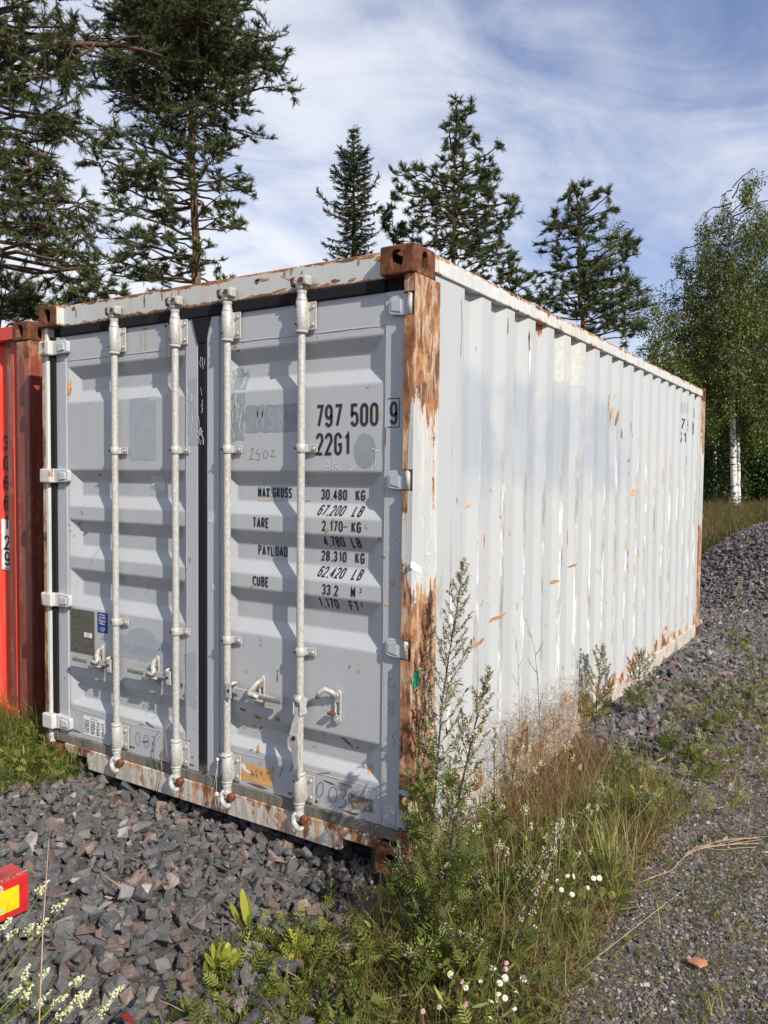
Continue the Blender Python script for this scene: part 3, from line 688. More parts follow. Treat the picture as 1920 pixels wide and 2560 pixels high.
# torn peeling strip on centre gasket
b = bmesh.new(); rr = random.Random(11)
for i in range(16):
    z = 1.77+rr.random()*.42; x = -1.212+rr.uniform(-.02, .02)
    ribbon(b, [(x, z), (x+rr.uniform(-.006, .006), z+.02), (x+rr.uniform(-.01, .01), z+.02+rr.random()*.04)], rr.uniform(.002, .006), lambda x, z, k=0: (x, .0440, z), 0, 0)
link('peeling_paint', fin(b, 'peeling_paint'), [M['tape']], DR)
# hinges
def hinge_left(z0, z1):
    b = bmesh.new(); zc = (z0+z1)/2
    poly_bm(b, [(-2.222, zc+.024), (-2.232, zc+.034), (-2.30, zc+.036), (-2.352, z1), (-2.352, z0), (-2.30, zc-.036), (-2.232, zc-.034), (-2.222, zc-.024)], .026, .052, 0, .003)
    poly_bm(b, [(-2.240, zc+.018), (-2.300, zc+.024), (-2.300, zc-.024), (-2.240, zc-.018)], .020, .028, 0, .003)
    box_bm(b, -2.440, -2.345, -.002, .052, z0, z1, .010, 1, seg=3)
    return link('hinge', fin(b, 'hinge'), [M['hinge'], M['hinge_white']], DL)
for z0, z1 in [(2.318, 2.400), (1.607, 1.687), (.907, .985), (.205, .290)]: hinge_left(z0, z1)
def hinge_right(z0, z1):
    b = bmesh.new(); zc = (z0+z1)/2
    poly_bm(b, [(-.134, zc+.026), (-.125, zc+.036), (-.088, zc+.040), (-.062, z1), (-.040, z1), (-.040, z0), (-.062, z0), (-.088, zc-.040), (-.125, zc-.036), (-.134, zc-.026)], .030, .0488, 0, .003)
    poly_bm(b, [(-.122, zc+.02), (-.075, zc+.03), (-.075, zc-.03), (-.122, zc-.02)], .0268, .031, 0, .002)
    cyl_bm(b, (-.031, .032, zc), (0, 0, 1), .0145, z1-z0, 16, mi=1)
    return link('hinge', fin(b, 'hinge'), [M['stile'], M['hinge_white']], DR)
for z0, z1 in HZ: hinge_right(z0, z1)
# lettering on the right door
b = bmesh.new(); f = dmap()
text(b, '797', -.521, 1.8745, .0985, .42, .085, f, .135); text(b, '500', -.336, 1.8735, .0985, .42, .085, f, .135)
text(b, '9', -.136, 1.876, .095, .40, .08, dmap(.001), .135)
fr = dmap(.001); ribbon(b, [(-.147, 1.983), (-.090, 1.983), (-.090, 1.866), (-.147, 1.866)], .0035, fr)
text(b, '22G1', -.521, 1.752, .0985, .42, .085, f, .135)
W = .40; G_ = .10
text(b, 'MAX.GROSS', -.887, 1.559, .048, .40, .10, f, .155); text(b, 'TARE', -.887, 1.419, .048, .44, .10, f, .155)
text(b, 'PAYLOAD', -.885, 1.287, .048, .44, .10, f, .155); text(b, 'CUBE', -.887, 1.145, .048, .44, .10, f, .155)
rows = [('30,480', -.517, 1.557, 'KG', -.331, 0), ('67,200', -.522, 1.488, 'LB', -.335, .28), ('2,170', -.485, 1.421, 'KG', -.327, 0), ('4,780', -.488, 1.352, 'LB', -.338, .0),
        ('28,310', -.514, 1.285, 'KG', -.331, 0), ('62,420', -.522, 1.215, 'LB', -.338, .28), ('33.2', -.483, 1.140, 'M', -.328, 0), ('1,170', -.512, 1.078, 'FT', -.345, 0)]
for s, x, z, u, xu, sh in rows:
    text(b, s, x, z, .047, .46, .10, f, .15, sh); text(b, u, xu, z, .047, .47, .13, f, .155, sh)
text(b, '3', -.283, 1.163, .021, .5, .1, f, .14); text(b, '3', -.285, 1.101, .021, .5, .1, f, .14)
link('lettering', fin(b, 'lettering'), M['black'], DR, label='black number 797 500 9 with 22G1 and rows of weights')
# overpaint patches
b = bmesh.new(); f2 = dmap(.0008)
patch(b, -.935, -.630, 1.860, 1.985, f2, 0, .004, 1); link('overpaint_patch', fin(b, 'overpaint_patch'), M['greypatch'], DR)
b = bmesh.new(); decal(b, -.262, 1.768, .060, .078, f2, 0, 0, 3, .10); link('overpaint_patch', fin(b, 'overpaint_patch'), M['greypatch'], DR)
b = bmesh.new(); patch(b, -1.045, -.945, 1.82, 2.165, f2, 0, .010, 4); link('overpaint_patch', fin(b, 'overpaint_patch'), M['greypatch'], DR)
b = bmesh.new(); f3 = dmap(.0013)
for s_, x_ in (('M', -.87), ('S', -.80), ('K', -.735)): text(b, s_, x_, 1.87, .10, .44, .1, f3, .13)
link('ghost_lettering', fin(b, 'ghost_lettering'), M['ghost'], DR)
b = bmesh.new(); patch(b, -1.745, -1.545, 1.735, 2.055, f2, 0, .004, 2); patch(b, -1.85, -1.42, .685, .80, f2, 0, .010, 6); decal(b, -1.66, .80, .12, .06, dmap(.0010), 0, 0, 9, .1)
patch(b, -1.337, -1.252, .50, .78, dmap(.0008), 0, .01, 12); patch(b, -1.30, -1.25, 1.80, 2.13, dmap(.0008), 0, .008, 13)
link('overpaint_patch', fin(b, 'overpaint_patch'), M['greypatch2'], DL)
fonttext('ghost_lettering', 'maerskline', -1.80, .715, .10, .62, lambda x, z: (x, door_y(x, z)-.0016, z), M['ghost'], DL)
# flaking white streaks near bar three, scribbles, rust marks
b = bmesh.new(); rr = random.Random(2)
for i in range(34):
    z = rr.uniform(1.83, 2.14); x = rr.uniform(-1.035, -.955)
    q = [(x, z)]
    for j in range(3): q.append((q[-1][0]+rr.uniform(-.008, .008), q[-1][1]+rr.uniform(.004, .02)))
    ribbon(b, q, rr.uniform(.0015, .004), dmap(.0022), 0, 0)
for i in range(12):
    z = rr.uniform(1.80, 2.1); x = rr.uniform(-1.325, -1.255); ribbon(b, [(x, z), (x+.004, z+.02), (x-.002, z+.035)], rr.uniform(.0015, .0035), dmap(.0022), 0, 0)
link('peeling_paint', fin(b, 'peeling_paint'), M['white'], DR)
b = bmesh.new(); fs = dmap(.0020)
def scrib(pts, w, mi=0): ribbon(b, pts, w, fs, 0, mi, .006)
def loop(cx, cz, rx, rz, a0=0, a1=360, tilt=0.0): return [(cx+rx*math.cos(math.radians(a))+tilt*rz*math.sin(math.radians(a)), cz+rz*math.sin(math.radians(a))) for a in np.linspace(a0, a1, 20)]
scrib(loop(-.487, .262, .017, .036, 100, 470, .2), .0026, 1); scrib(loop(-.415, .256, .022, .036, 60, 430, .1), .0026, 1)
scrib([(-.372, .285), (-.352, .292), (-.345, .275), (-.363, .255), (-.345, .238), (-.352, .218), (-.385, .205)], .0026, 1); scrib(loop(-.318, .262, .014, .018, 20, 340), .0024, 1); scrib(loop(-.318, .228, .012, .018, 120, 450), .0024, 1)
scrib(loop(-1.690, .262, .016, .034, 100, 470), .0022, 1); scrib(loop(-1.625, .262, .018, .034, 60, 430), .0022, 1)
scrib([(-1.585, .295), (-1.565, .300), (-1.565, .275), (-1.58, .262), (-1.56, .25), (-1.565, .225), (-1.59, .22)], .0022, 1)
scrib([(-.115, 1.475), (-.136, 1.405)], .003, 0); scrib([(-.083, 1.425), (-.118, 1.395), (-.138, 1.345)], .0025, 0); scrib(loop(-.105, 1.365, .012, .022, 60, 400), .002, 0); scrib(loop(-.100, 1.315, .013, .03, 60, 420), .002, 0)
scrib(loop(-.115, .80, .016, .02, 60, 380), .0018, 2); scrib(loop(-.112, .715, .014, .012), .0018, 2); scrib(loop(-.112, .682, .012, .015), .0018, 2)
scrib([(-.09, .60), (-.11, .58), (-.092, .56), (-.105, .53)], .0018, 2)
scrib([(-.46, 1.73), (-.475, 1.70), (-.44, 1.705), (-.46, 1.73)], .0025, 0); scrib([(-.425, 1.75), (-.432, 1.69)], .003, 0); scrib([(-.40, 1.72), (-.428, 1.715), (-.39, 1.69)], .003, 0)
scrib([(-.225, 1.78), (-.185, 1.765)], .004, 0); scrib([(-.205, 1.77), (-.208, 1.70)], .004, 0); scrib([(-.315, 1.705), (-.335, 1.685)], .003, 0)
scrib([(-.90, 1.78), (-.885, 1.79), (-.895, 1.76), (-.91, 1.735), (-.88, 1.74)], .0025, 2); scrib([(-.855, 1.785), (-.87, 1.765), (-.845, 1.76), (-.85, 1.735), (-.87, 1.735)], .0025, 2); scrib(loop(-.81, 1.758, .014, .018), .0025, 2); scrib([(-.775, 1.78), (-.76, 1.775), (-.78, 1.75), (-.75, 1.75)], .0025, 2)
scrib([(-1.62, 1.1), (-1.67, 1.02)], .002, 2) ; scrib([(-2.02, 1.26), (-2.09, 1.13)], .0018, 2)
rr = random.Random(21)
for i in range(16):
    x = rr.uniform(-1.70, -1.52); z = rr.uniform(.40, .55); scrib([(x, z), (x+rr.uniform(-.02, .02), z+rr.uniform(-.03, .03)), (x+rr.uniform(-.02, .02), z+rr.uniform(-.03, .03))], .0016, 2)
for i in range(12):
    x = rr.uniform(-2.24, -2.13); z = rr.uniform(1.31, 1.44); scrib([(x, z), (x+rr.uniform(-.03, .03), z+rr.uniform(-.008, .008)), (x+rr.uniform(-.02, .02), z+rr.uniform(-.02, .02))], rr.uniform(.0016, .004), 2)
for x, z, dx, dz_ in [(-.70, .45, .03, .06), (-.66, .31, .05, .08), (-.72, .27, .02, .05), (-.50, .33, .07, .02), (-.62, .56, .02, .03), (-.47, .50, -.01, .03)]: scrib([(x, z), (x+dx*.5, z+dz_*.6), (x+dx, z+dz_)], .004, 2)
link('scribbles', fin(b, 'scribbles'), [M['chalk'], M['pencil'], M['scuff']], DR)
b = bmesh.new(); rr = random.Random(8); fr2 = dmap(.0018)
RM = [(-.236, .338+.06, .020, .026, 0, 2), (-.355, .50, .008, .050, .75, 1), (-.30, .52, .014, .010, 0, 2), (-.305, .48, .008, .008, 0, 0), (-.185, 1.40, .010, .014, .3, 0), (-.16, 1.325, .013, .008, -.5, 0), (-.112, 1.22, .012, .018, .1, 2), (-.135, 1.13, .018, .008, .4, 2), (-.165, 1.61, .010, .010, 0, 2),
 (-.42, 1.47, .004, .02, .4, 2), (-.36, 1.445, .020, .004, 0, 0), (-.25, 1.45, .006, .016, .4, 2), (-.46, 1.425, .008, .02, -.2, 2), (-.81, 1.545, .09, .004, .03, 2), (-.60, 1.55, .05, .003, .05, 2), (-.30, 1.395, .006, .006, 0, 2), (-.89, 1.145, .02, .006, .6, 2), (-.65, 1.075, .004, .012, .5, 0), (-.835, .90, .006, .016, -.4, 2), (-.835, .87, .004, .01, -.4, 0), (-.925, .735, .010, .012, 0, 2), (-.735, .73, .004, .03, 0, 1), (-.28, .83, .007, .014, 0, 2), (-.33, .84, .005, .010, 0, 0),
 (-.95, .545, .028, .008, -.1, 1), (-.855, .525, .030, .014, -.1, 0), (-.735, .54, .018, .014, 0, 0), (-.80, .527, .008, .005, 0, 1), (-.965, .455, .018, .016, 0, 2), (-.905, .465, .014, .008, 0, 0), (-.868, .46, .018, .007, .6, 1), (-.86, .37, .012, .028, .4, 0), (-.895, .36, .007, .007, 0, 1), (-.835, .31, .006, .014, 0, 2), (-.76, .30, .004, .02, 0, 0), (-.54, .44, .018, .006, .5, 2), (-.35, .315, .05, .006, -.1, 0), (-.43, .305, .04, .005, -.1, 1),
 (-.19, 1.92, .006, .022, 0, 2), (-.25, 2.04, .013, .008, .5, 2), (-1.0, 2.265, .008, .006, 0, 1), (-.985, 2.245, .014, .005, 0, 1), (-.157, 1.82, .005, .06, 0, 1), (-.95, 2.28, .004, .004, 0, 1), (-.30, .24, .02, .008, -.3, 0), (-.52, .205, .03, .010, 0, 1), (-.66, .205, .02, .008, 0, 1), (-.85, .196, .08, .008, 0, 1), (-.32, .197, .05, .008, 0, 1)]
for x, z, rx, rz, an, mi in RM: decal(b, x, z, rx, rz, fr2, mi, an, rr.random(), .55, 16, 2, rr.randint(0, 2))
link('rust_marks', fin(b, 'rust_marks'), [M['rustmark'], M['rustdark'], M['rustpale']], DR)
b = bmesh.new()
RL = [(-2.005, 1.655, .013, .011, 0, 0), (-2.245, 2.15, .014, .04, -.2, 2), (-2.24, 2.12, .010, .04, -.2, 0), (-1.60, .355, .05, .006, -.3, 1), (-1.66, .345, .02, .008, 0, 0), (-1.63, .26, .03, .006, .2, 1), (-1.295, 1.24, .005, .02, 0, 0), (-1.325, 1.19, .008, .026, -.2, 1), (-2.31, .90, .004, .03, 0, 0), (-2.30, .86, .006, .008, 0, 2), (-1.28, .25, .008, .01, 0, 0), (-1.27, .40, .006, .008, 0, 2), (-1.30, .33, .006, .005, 0, 1), (-2.295, .50, .007, .007, 0, 0), (-1.62, 2.405, .020, .006, 0, 0), (-1.47, 2.405, .012, .010, 0, 1), (-2.25, .36, .006, .03, 0, 2), (-1.36, .60, .01, .02, 0, 1), (-1.34, .55, .014, .012, 0, 1), (-1.7, 1.13, .005, .004, 0, 1), (-1.82, 1.1, .005, .004, 0, 1), (-1.55, 1.12, .006, .005, 0, 0), (-1.75, .21, .06, .006, 0, 1), (-2.2, .21, .05, .006, 0, 1), (-1.3, .21, .04, .008, 0, 1)]
for x, z, rx, rz, an, mi in RL: decal(b, x, z, rx, rz, fr2, mi, an, rr.random(), .5, 16, 2, rr.randint(0, 2))
for x, z0, z1, w_ in [(-1.620, 2.24, 2.40, .010), (-1.468, 2.05, 2.40, .012), (-1.440, 2.2, 2.40, .006), (-1.655, 2.3, 2.40, .005)]:
    ribbon(b, [(x, z1), (x+.002, (z0+z1)/2), (x, z0)], w_, dmap(.0012), 0, 3)
link('rust_marks', fin(b, 'rust_marks'), [M['rustmark'], M['rustdark'], M['rustpale'], simple('faint_rust_run', (0.42, 0.36, 0.26), 0.7)], DL)
# stickers and plates
fp = lambda yy: (lambda x, z, k=0: (x, yy, z))
def sticker(name, mat, x0, x1, z0, z1, parent, e=.0012, jag=.001, label=None, sk=0.0, seed=1):
    b = bmesh.new(); patch(b, x0, x1, z0, z1, dmap(e), 0, jag, seed, 0, sk, .012); return link(name, fin(b, name), mat, parent, label=label)
b = bmesh.new(); box_bm(b, -2.243, -2.037, .0505, .0535, .664, .905, .001); link('data_plate', fin(b, 'data_plate'), M['plate'], DL, label='dark metal data plate')
b = bmesh.new(); rr = random.Random(3)
for i in range(17):
    z = .895-i*.013; x = -2.235
    while x < -2.05:
        l_ = rr.uniform(.006, .03)
        if rr.random() < .75: patch(b, x, min(x+l_, -2.044), z-.003, z, fp(.0500), 0, 0, 0, step=.05)
        x += l_+.006
link('plate_print', fin(b, 'plate_print'), M['plategrey'], DL)
b = bmesh.new(); patch(b, -2.122, -2.053, .757, .783, fp(.0492), 0, 0, 0); link('white_sticker', fin(b, 'white_sticker'), M['white'], DL)
fonttext('sticker_print', 'ACEP', -2.087, .7725, .012, .9, fp(.0486), M['black'], DL, 'CENTER'); fonttext('sticker_print', 'MAEU-1', -2.087, .7605, .010, .8, fp(.0486), M['black'], DL, 'CENTER')
sticker('blue_sticker', M['blue'], -2.013, -1.928, .795, .906, DL, .0012, .0005, 'blue classification sticker')
fy = fp(YD-.0022)
fonttext('sticker_print', "Lloyd's", -1.9705, .872, .026, .80, fy, M['white'], DL, 'CENTER'); fonttext('sticker_print', 'Register', -1.9705, .853, .024, .72, fy, M['white'], DL, 'CENTER')
b = bmesh.new(); patch(b, -2.005, -1.936, .8935, .8950, fy, step=.02); patch(b, -2.005, -1.936, .8430, .8445, fy, step=.02); link('sticker_print', fin(b, 'sticker_print'), M['white'], DL)
for q, s_ in enumerate(('CONTAINER', 'CERTIFICATION', 'SCHEME')): fonttext('sticker_print', s_, -1.9705, .820-q*.0085, .0085, .8, fy, M['white'], DL, 'CENTER')
sticker('white_sticker', M['white'], -2.139, -1.958, .208, .314, DL, .0012, .0005, 'white printed size table')
b = bmesh.new(); rr = random.Random(9)
fonttext('sticker_print', 'NON HANDLING', -2.05, .300, .010, .8, fy, M['black'], DL, 'CENTER')
for i in range(9):
    z = .290-i*.0085
    for xa, xb in ((-2.130, -2.09), (-2.075, -2.04), (-2.025, -2.00), (-1.985, -1.966)):
        x = xa
        while x < xb:
            l_ = rr.uniform(.002, .007)
            if rr.random() < .85: patch(b, x, min(x+l_, xb), z-.0035, z, fy, step=.05)
            x += l_+.0018
link('sticker_print', fin(b, 'sticker_print'), M['black'], DL)
ol = sticker('orange_label', M['orange'], -.965, -.760, .207, .292, DR, .0012, .002, 'torn orange label', seed=4)
b = bmesh.new(); decal(b, -.945, .272, .022, .016, dmap(.0020), 0, -.4, 3, .3); decal(b, -.92, .255, .03, .007, dmap(.0022), 0, -.3, 4, .3); link('torn_edge', fin(b, 'torn_edge'), M['white'], DR)
b = bmesh.new(); rr = random.Random(13)
for i in range(34):
    x = rr.uniform(-.90, -.775); z = rr.uniform(.225, .275); ribbon(b, [(x, z), (x+rr.uniform(-.006, .006), z+rr.uniform(.004, .016))], .0014, dmap(.0020))
link('label_scribble', fin(b, 'label_scribble'), M['black'], DR)
sticker('brown_label', M['brown'], -.320, -.203, .219, .280, DR, .0012, .004, 'torn brown label', seed=6)
sticker('silver_tape', M['tape'], -1.612, -1.515, 1.585, 1.660, DL, .0012, .003, seed=2, sk=-.1)
sticker('silver_tape', M['tape'], -1.172, -1.112, 1.43, 1.485, DR, .0012, .004, seed=3)
sticker('white_sticker', M['tape'], -1.148, -1.115, 1.10, 1.135, DR, .0012, .001, seed=5)

# lock bars
def leaf_bracket(b, z0, z1, fl=.062, bol=((-.3), .3), r=.0265):
    h = z1-z0; zc = (z0+z1)/2
    tube_bm(b, [(0, .020, z0), (0, .020, z0+.004), (0, .020, z1-.004), (0, .020, z1)], [r-.003, r, r, r-.003], 18)
    box_bm(b, 0, fl, .0415, .0485, z0+.002, z1-.002, .003, seg=2); box_bm(b, -r*.9, r*.9, .022, .0475, z0+.003, z1-.003, .004)
    for s_ in bol:
        cyl_bm(b, (fl-.017, .038, zc+s_*h), (0, -1, 0), .0095, .008, 10, r2=.007); cyl_bm(b, (-.014, -.0035, zc+s_*h), (-.3, -1, 0), .0045, .006, 8, mi=1)
def make_bar(x, kind):
    root = link('locking_bar', None, None, ROOT) if False else None
    b = bmesh.new(); rr = random.Random(int(-x*100))
    z0, z1 = .115, 2.46; n = 40
    tube_bm(b, [(0+math.sin(i*.35+x*3)*.0004, .020, z0+(z1-z0)*i/n) for i in range(n+1)], [.0172+rr.uniform(-.0001, .0001) for i in range(n+1)], 20)
    bar = link('locking_bar', fin(b, 'locking_bar'), M['galv'], ROOT); bar.location = (x, 0, 0)
    b = bmesh.new()
    leaf_bracket(b, 2.296, 2.424); 
    tube_bm(b, [(0, .02, 2.282), (0, .02, 2.286), (0, .02, 2.294), (0, .02, 2.297)], [.021, .029, .029, .026], 18)
    link('bearing_bracket', fin(b, 'bearing_bracket'), [M['galv'], M['dark']], bar)
    b = bmesh.new(); leaf_bracket(b, .196, .322, .066); tube_bm(b, [(0, .02, .318), (0, .02, .322), (0, .02, .332), (0, .02, .336)], [.026, .029, .028, .021], 18)
    tube_bm(b, [(0, .02, .186), (0, .02, .190), (0, .02, .199), (0, .02, .202)], [.022, .027, .027, .022], 16)
    link('bearing_bracket', fin(b, 'bearing_bracket'), [M['galv'], M['dark']], bar)
    for za, zb in ((1.762, 1.802), (.858, .898)):
        b = bmesh.new(); leaf_bracket(b, za, zb, .072, (0,), .0225); link('guide_clamp', fin(b, 'guide_clamp'), [M['galv'], M['dark']], bar)
    # cams: necks with claws gripping a rusty keeper
    b = bmesh.new()
    tube_bm(b, [(0, .02, 2.422), (0, .02, 2.430), (0, .02, 2.436), (0, .02, 2.455), (0, .02, 2.463), (0, .02, 2.470), (0, .018, 2.480)], [.024, .025, .021, .020, .023, .022, .014], 16)
    box_bm(b, -.020, .020, -.004, .040, 2.470, 2.500, .007, seg=2, rot=None)
    def rz(a, c): 
        m_ = Matrix.Translation(Vector(c)) @ Matrix.Rotation(a, 4, 'Y') @ Matrix.Translation(-Vector(c)); return m_
    box_bm(b, .004, .046, -.010, .030, 2.482, 2.502, .007, rot=rz(-.35, (.0, 0, 2.49)))
    box_bm(b, .000, .044, -.010, .030, 2.508, 2.530, .007, rot=rz(.12, (.0, 0, 2.51)))
    box_bm(b, .030, .048, -.008, .030, 2.486, 2.528, .006)
    box_bm(b, -.036, -.008, -.002, .034, 2.492, 2.522, .007, rot=rz(.3, (-.02, 0, 2.5)))
    link('cam', fin(b, 'cam'), M['galv'], bar)
    b = bmesh.new(); box_bm(b, -.052, -.022, .0, .050, 2.488, 2.530, .008, rot=rz(-.15, (-.03, 0, 2.5))); box_bm(b, -.020, .030, .014, .050, 2.500, 2.524, .006); cyl_bm(b, (.020, .0, 2.508), (0, 1, 0), .011, .03, 12)
    link('cam_keeper', fin(b, 'cam_keeper'), M['rust'], bar)
    b = bmesh.new()
    tube_bm(b, [(0, .02, .190), (0, .02, .180), (0, .02, .170), (0, .02, .150), (0, .02, .142), (0, .02, .132), (0, .016, .124)], [.020, .024, .021, .020, .025, .022, .012], 16)
    tube_bm(b, [(-.004, .012, .150), (-.020, .006, .132), (-.016, .0, .104), (.008, -.004, .088), (.030, -.004, .086), (.036, -.002, .098)], [.013, .014, .014, .013, .012, .008], 10)
    box_bm(b, -.034, -.006, .0, .034, .112, .142, .007, rot=rz(.4, (-.02, 0, .12)))
    link('cam', fin(b, 'cam'), M['galv'], bar)
    b = bmesh.new(); box_bm(b, .012, .046, .004, .036, .108, .140, .006, 0, Matrix.Translation((.029,0,.124)) @ Matrix.Rotation(.5,4,'Y') @ Matrix.Translation((-.029,0,-.124)), 2); box_bm(b, -.045, -.026, .005, .034, .098, .132, .006)
    link('cam_keeper', fin(b, 'cam_keeper'), M['rust'], bar)
    # handle
    b = bmesh.new(); zc = .643; d = -1 if kind == 'left' else 1
    if kind == 'down':
        for xx in (-.004, .034):
            box_bm(b, xx-.003, xx+.003, -.024, .030, .603, .672, .003)
        cyl_bm(b, (.015, -.006, .672), (1, 0, 0), .020, .042, 16); box_bm(b, -.006, .034, -.008, .030, .64, .675, .004)
        cyl_bm(b, (-.008, -.010, .645), (1, 0, 0), .006, .006, 8, mi=1)
        H = [(.014, -.012, .640), (.018, -.014, .60), (.012, -.022, .56), (.006, -.028, .52), (.010, -.026, .47), (.010, -.020, .42), (.012, -.014, .37), (.012, -.010, .315)]
        Wd = [.014, .014, .019, .022, .022, .016, .013, .013]
        for (p, q, w1, w2) in zip(H[:-1], H[1:], Wd[:-1], Wd[1:]):
            t = bmesh.new(); vs = []
            for (u, w_) in ((p, w1), (q, w2)):
                for sx_, sy_ in ((-1, -.4), (1, -.4), (1, .4), (-1, .4)): vs.append(t.verts.new((u[0]+sx_*w_, u[1]+sy_*.016, u[2])))
            for i in range(4): t.faces.new((vs[i], vs[(i+1) % 4], vs[4+(i+1) % 4], vs[4+i]))
            add_bm(b, t, 0); t.free()
        box_bm(b, .000, .024, -.020, -.002, .315, .44, .005, 2)
        cyl_bm(b, (.010, -.036, .505), (0, 1, 0), .010, .006, 10, mi=1)
    else:
        for yy in (-.002, .038): box_bm(b, min(d*.012, d*.048), max(d*.012, d*.048), yy-.004, yy+.004, .606, .680, .005)
        tube_bm(b, [(d*.046, -.004, .675), (d*.052, .018, .680), (d*.046, .040, .675)], .008, 8)
        cyl_bm(b, (d*.034, -.007, .645), (0, 1, 0), .007, .004, 10, mi=1)
        xs = [.05, .10, .16, .20, .24, .30, .342]; hs = [.013, .012, .016, .014, .011, .010, .010]
        zz = [.648, .647, .642, .640, .642, .640, .638]
        for i in range(len(xs)-1):
            t = bmesh.new(); vs = []
            for q in (i, i+1):
                for sy_, sz_ in ((-1, -1), (1, -1), (1, 1), (-1, 1)): vs.append(t.verts.new((d*xs[q], .012+sy_*.006, zz[q]+sz_*hs[q])))
            for k_ in range(4): t.faces.new((vs[k_], vs[(k_+1) % 4], vs[4+(k_+1) % 4], vs[4+k_]))
            if i == 0: t.faces.new(vs[:4][::-1])
            if i == len(xs)-2: t.faces.new(vs[4:])
            add_bm(b, t, 0); t.free()
        box_bm(b, min(d*.215, d*.345), max(d*.215, d*.345), .000, .022, .627, .650, .006, 2)
    link('handle', fin(b, 'handle'), [M['galv'], M['dark'], simple('worn_handle_grip', (.17, .165, .15), .6, nz=.5, nsc=90, bs=.6)], bar)
    return bar
for x, k in ((-1.818, 'left'), (-1.366, 'left'), (-1.018, 'right'), (-.577, 'down')): make_bar(x, k)
def catch(x, opened, parent, flip=1):
    b = bmesh.new()
    # back plate with a slot, two bolts, hook arm
    for xa, xb, za, zb in ((-.018, .018, .672, .716), (-.018, .018, .592, .618), (-.018, -.008, .612, .676), (.008, .018, .612, .676)): box_bm(b, xa, xb, .043, .054, za, zb, .004)
    cyl_bm(b, (0, .048, .712), (0, 1, 0), .018, .012, 16); cyl_bm(b, (0, .048, .598), (0, 1, 0), .018, .012, 16)
    cyl_bm(b, (0, .037, .708), (0, 1, 0), .011, .014, 12, r2=.008); cyl_bm(b, (0, .037, .602), (0, 1, 0), .010, .012, 12, r2=.007)
    if opened:
        tube_bm(b, [(-.006, .034, .708), (-.02, .026, .722), (-.045, .010, .735), (-.062, .0, .722), (-.072, -.006, .698)], [.012, .012, .012, .012, .009], 8)
        box_bm(b, -.040, -.004, .020, .042, .618, .632, .004, 1); box_bm(b, -.080, -.060, -.012, .004, .690, .708, .004, 1)
    else:
        tube_bm(b, [(0, .032, .708), (-.004*flip, .020, .700), (-.016*flip, .006, .678), (-.032*flip, -.004, .662), (-.030*flip, -.006, .646), (-.008*flip, -.006, .650), (.020*flip, -.004, .640)], [.012, .012, .013, .013, .012, .011, .008], 8)
        box_bm(b, -.05, .046, -.006, .042, .620, .630, .004, rot=None); box_bm(b, -.046, -.006, -.002, .032, .610, .620, .003)
    o = link('handle_catch', fin(b, 'handle_catch'), [M['galv'], M['rust']], parent); o.location = (x, 0, 0); return o
catch(-1.973, False, DL, -1); catch(-1.534, False, DL, -1); catch(-.824, False, DR, 1); catch(-.388, True, DR)
# wire seal hanging at bar three
b = bmesh.new()
tube_bm(b, [(-1.035, -.012, .335), (-1.045, -.016, .30), (-1.052, -.014, .22), (-1.056, -.014, .13), (-1.062, -.014, .09), (-1.052, -.014, .065), (-1.040, -.014, .09), (-1.044, -.014, .125)], .0012, 6)
tube_bm(b, [(-1.045, -.014, .29), (-1.062, -.016, .20), (-1.085, -.014, .12)], .0012, 6)
tube_bm(b, [(-1.042, -.012, .326), (-1.02, -.020, .330), (-.995, -.010, .326)], .0025, 6)
box_bm(b, -1.058, -1.044, -.020, -.010, .128, .145, .002, 1); box_bm(b, -1.052, -1.040, -.020, -.010, .30, .312, .002, 1)
link('wire_seal', fin(b, 'wire_seal'), [M['wire'], M['white']], ROOT)
b = bmesh.new()
tube_bm(b, [(-1.37, -.010, .46), (-1.40, -.012, .42), (-1.43, -.010, .33), (-1.45, .0, .22), (-1.46, .01, .15), (-1.50, .015, .03)], .002, 6)
tube_bm(b, [(-1.36, -.010, .44), (-1.41, -.014, .38), (-1.40, -.010, .27), (-1.39, -.006, .22), (-1.41, -.006, .25)], .0016, 6)
link('wire_seal', fin(b, 'wire_seal'), [M['strawstem']], ROOT)

# rails, roof, walls
b = bmesh.new(); box_bm(b, -.058, 0.0, .178, 5.88, 2.508, 2.583, .005, seg=2)
for i in range(0): pass
link('top_side_rail', fin(b, 'top_side_rail'), M['rail'], ROOT)
b = bmesh.new(); box_bm(b, -2.438, -2.380, .178, 5.88, 2.508, 2.583, .005); link('top_side_rail', fin(b, 'top_side_rail'), M['rail'], ROOT)
b = bmesh.new(); box_bm(b, -2.385, -.053, .150, 5.95, 2.558, 2.576); link('roof', fin(b, 'roof'), M['rail'], ROOT)
b = bmesh.new(); box_bm(b, -.060, -.004, .224, 5.88, .012, .155, .006, seg=2); box_bm(b, -.05, .004, .224, 5.88, .010, .022, .002)
link('bottom_side_rail', fin(b, 'bottom_side_rail'), M['brail'], ROOT)
b = bmesh.new(); box_bm(b, -2.434, -2.378, .224, 5.88, .012, .155, .006); link('bottom_side_rail', fin(b, 'bottom_side_rail'), M['brail'], ROOT)
b = bmesh.new(); box_bm(b, -2.38, -.06, .17, 5.9, .10, .14); link('floor', fin(b, 'floor'), M['brail'], ROOT)
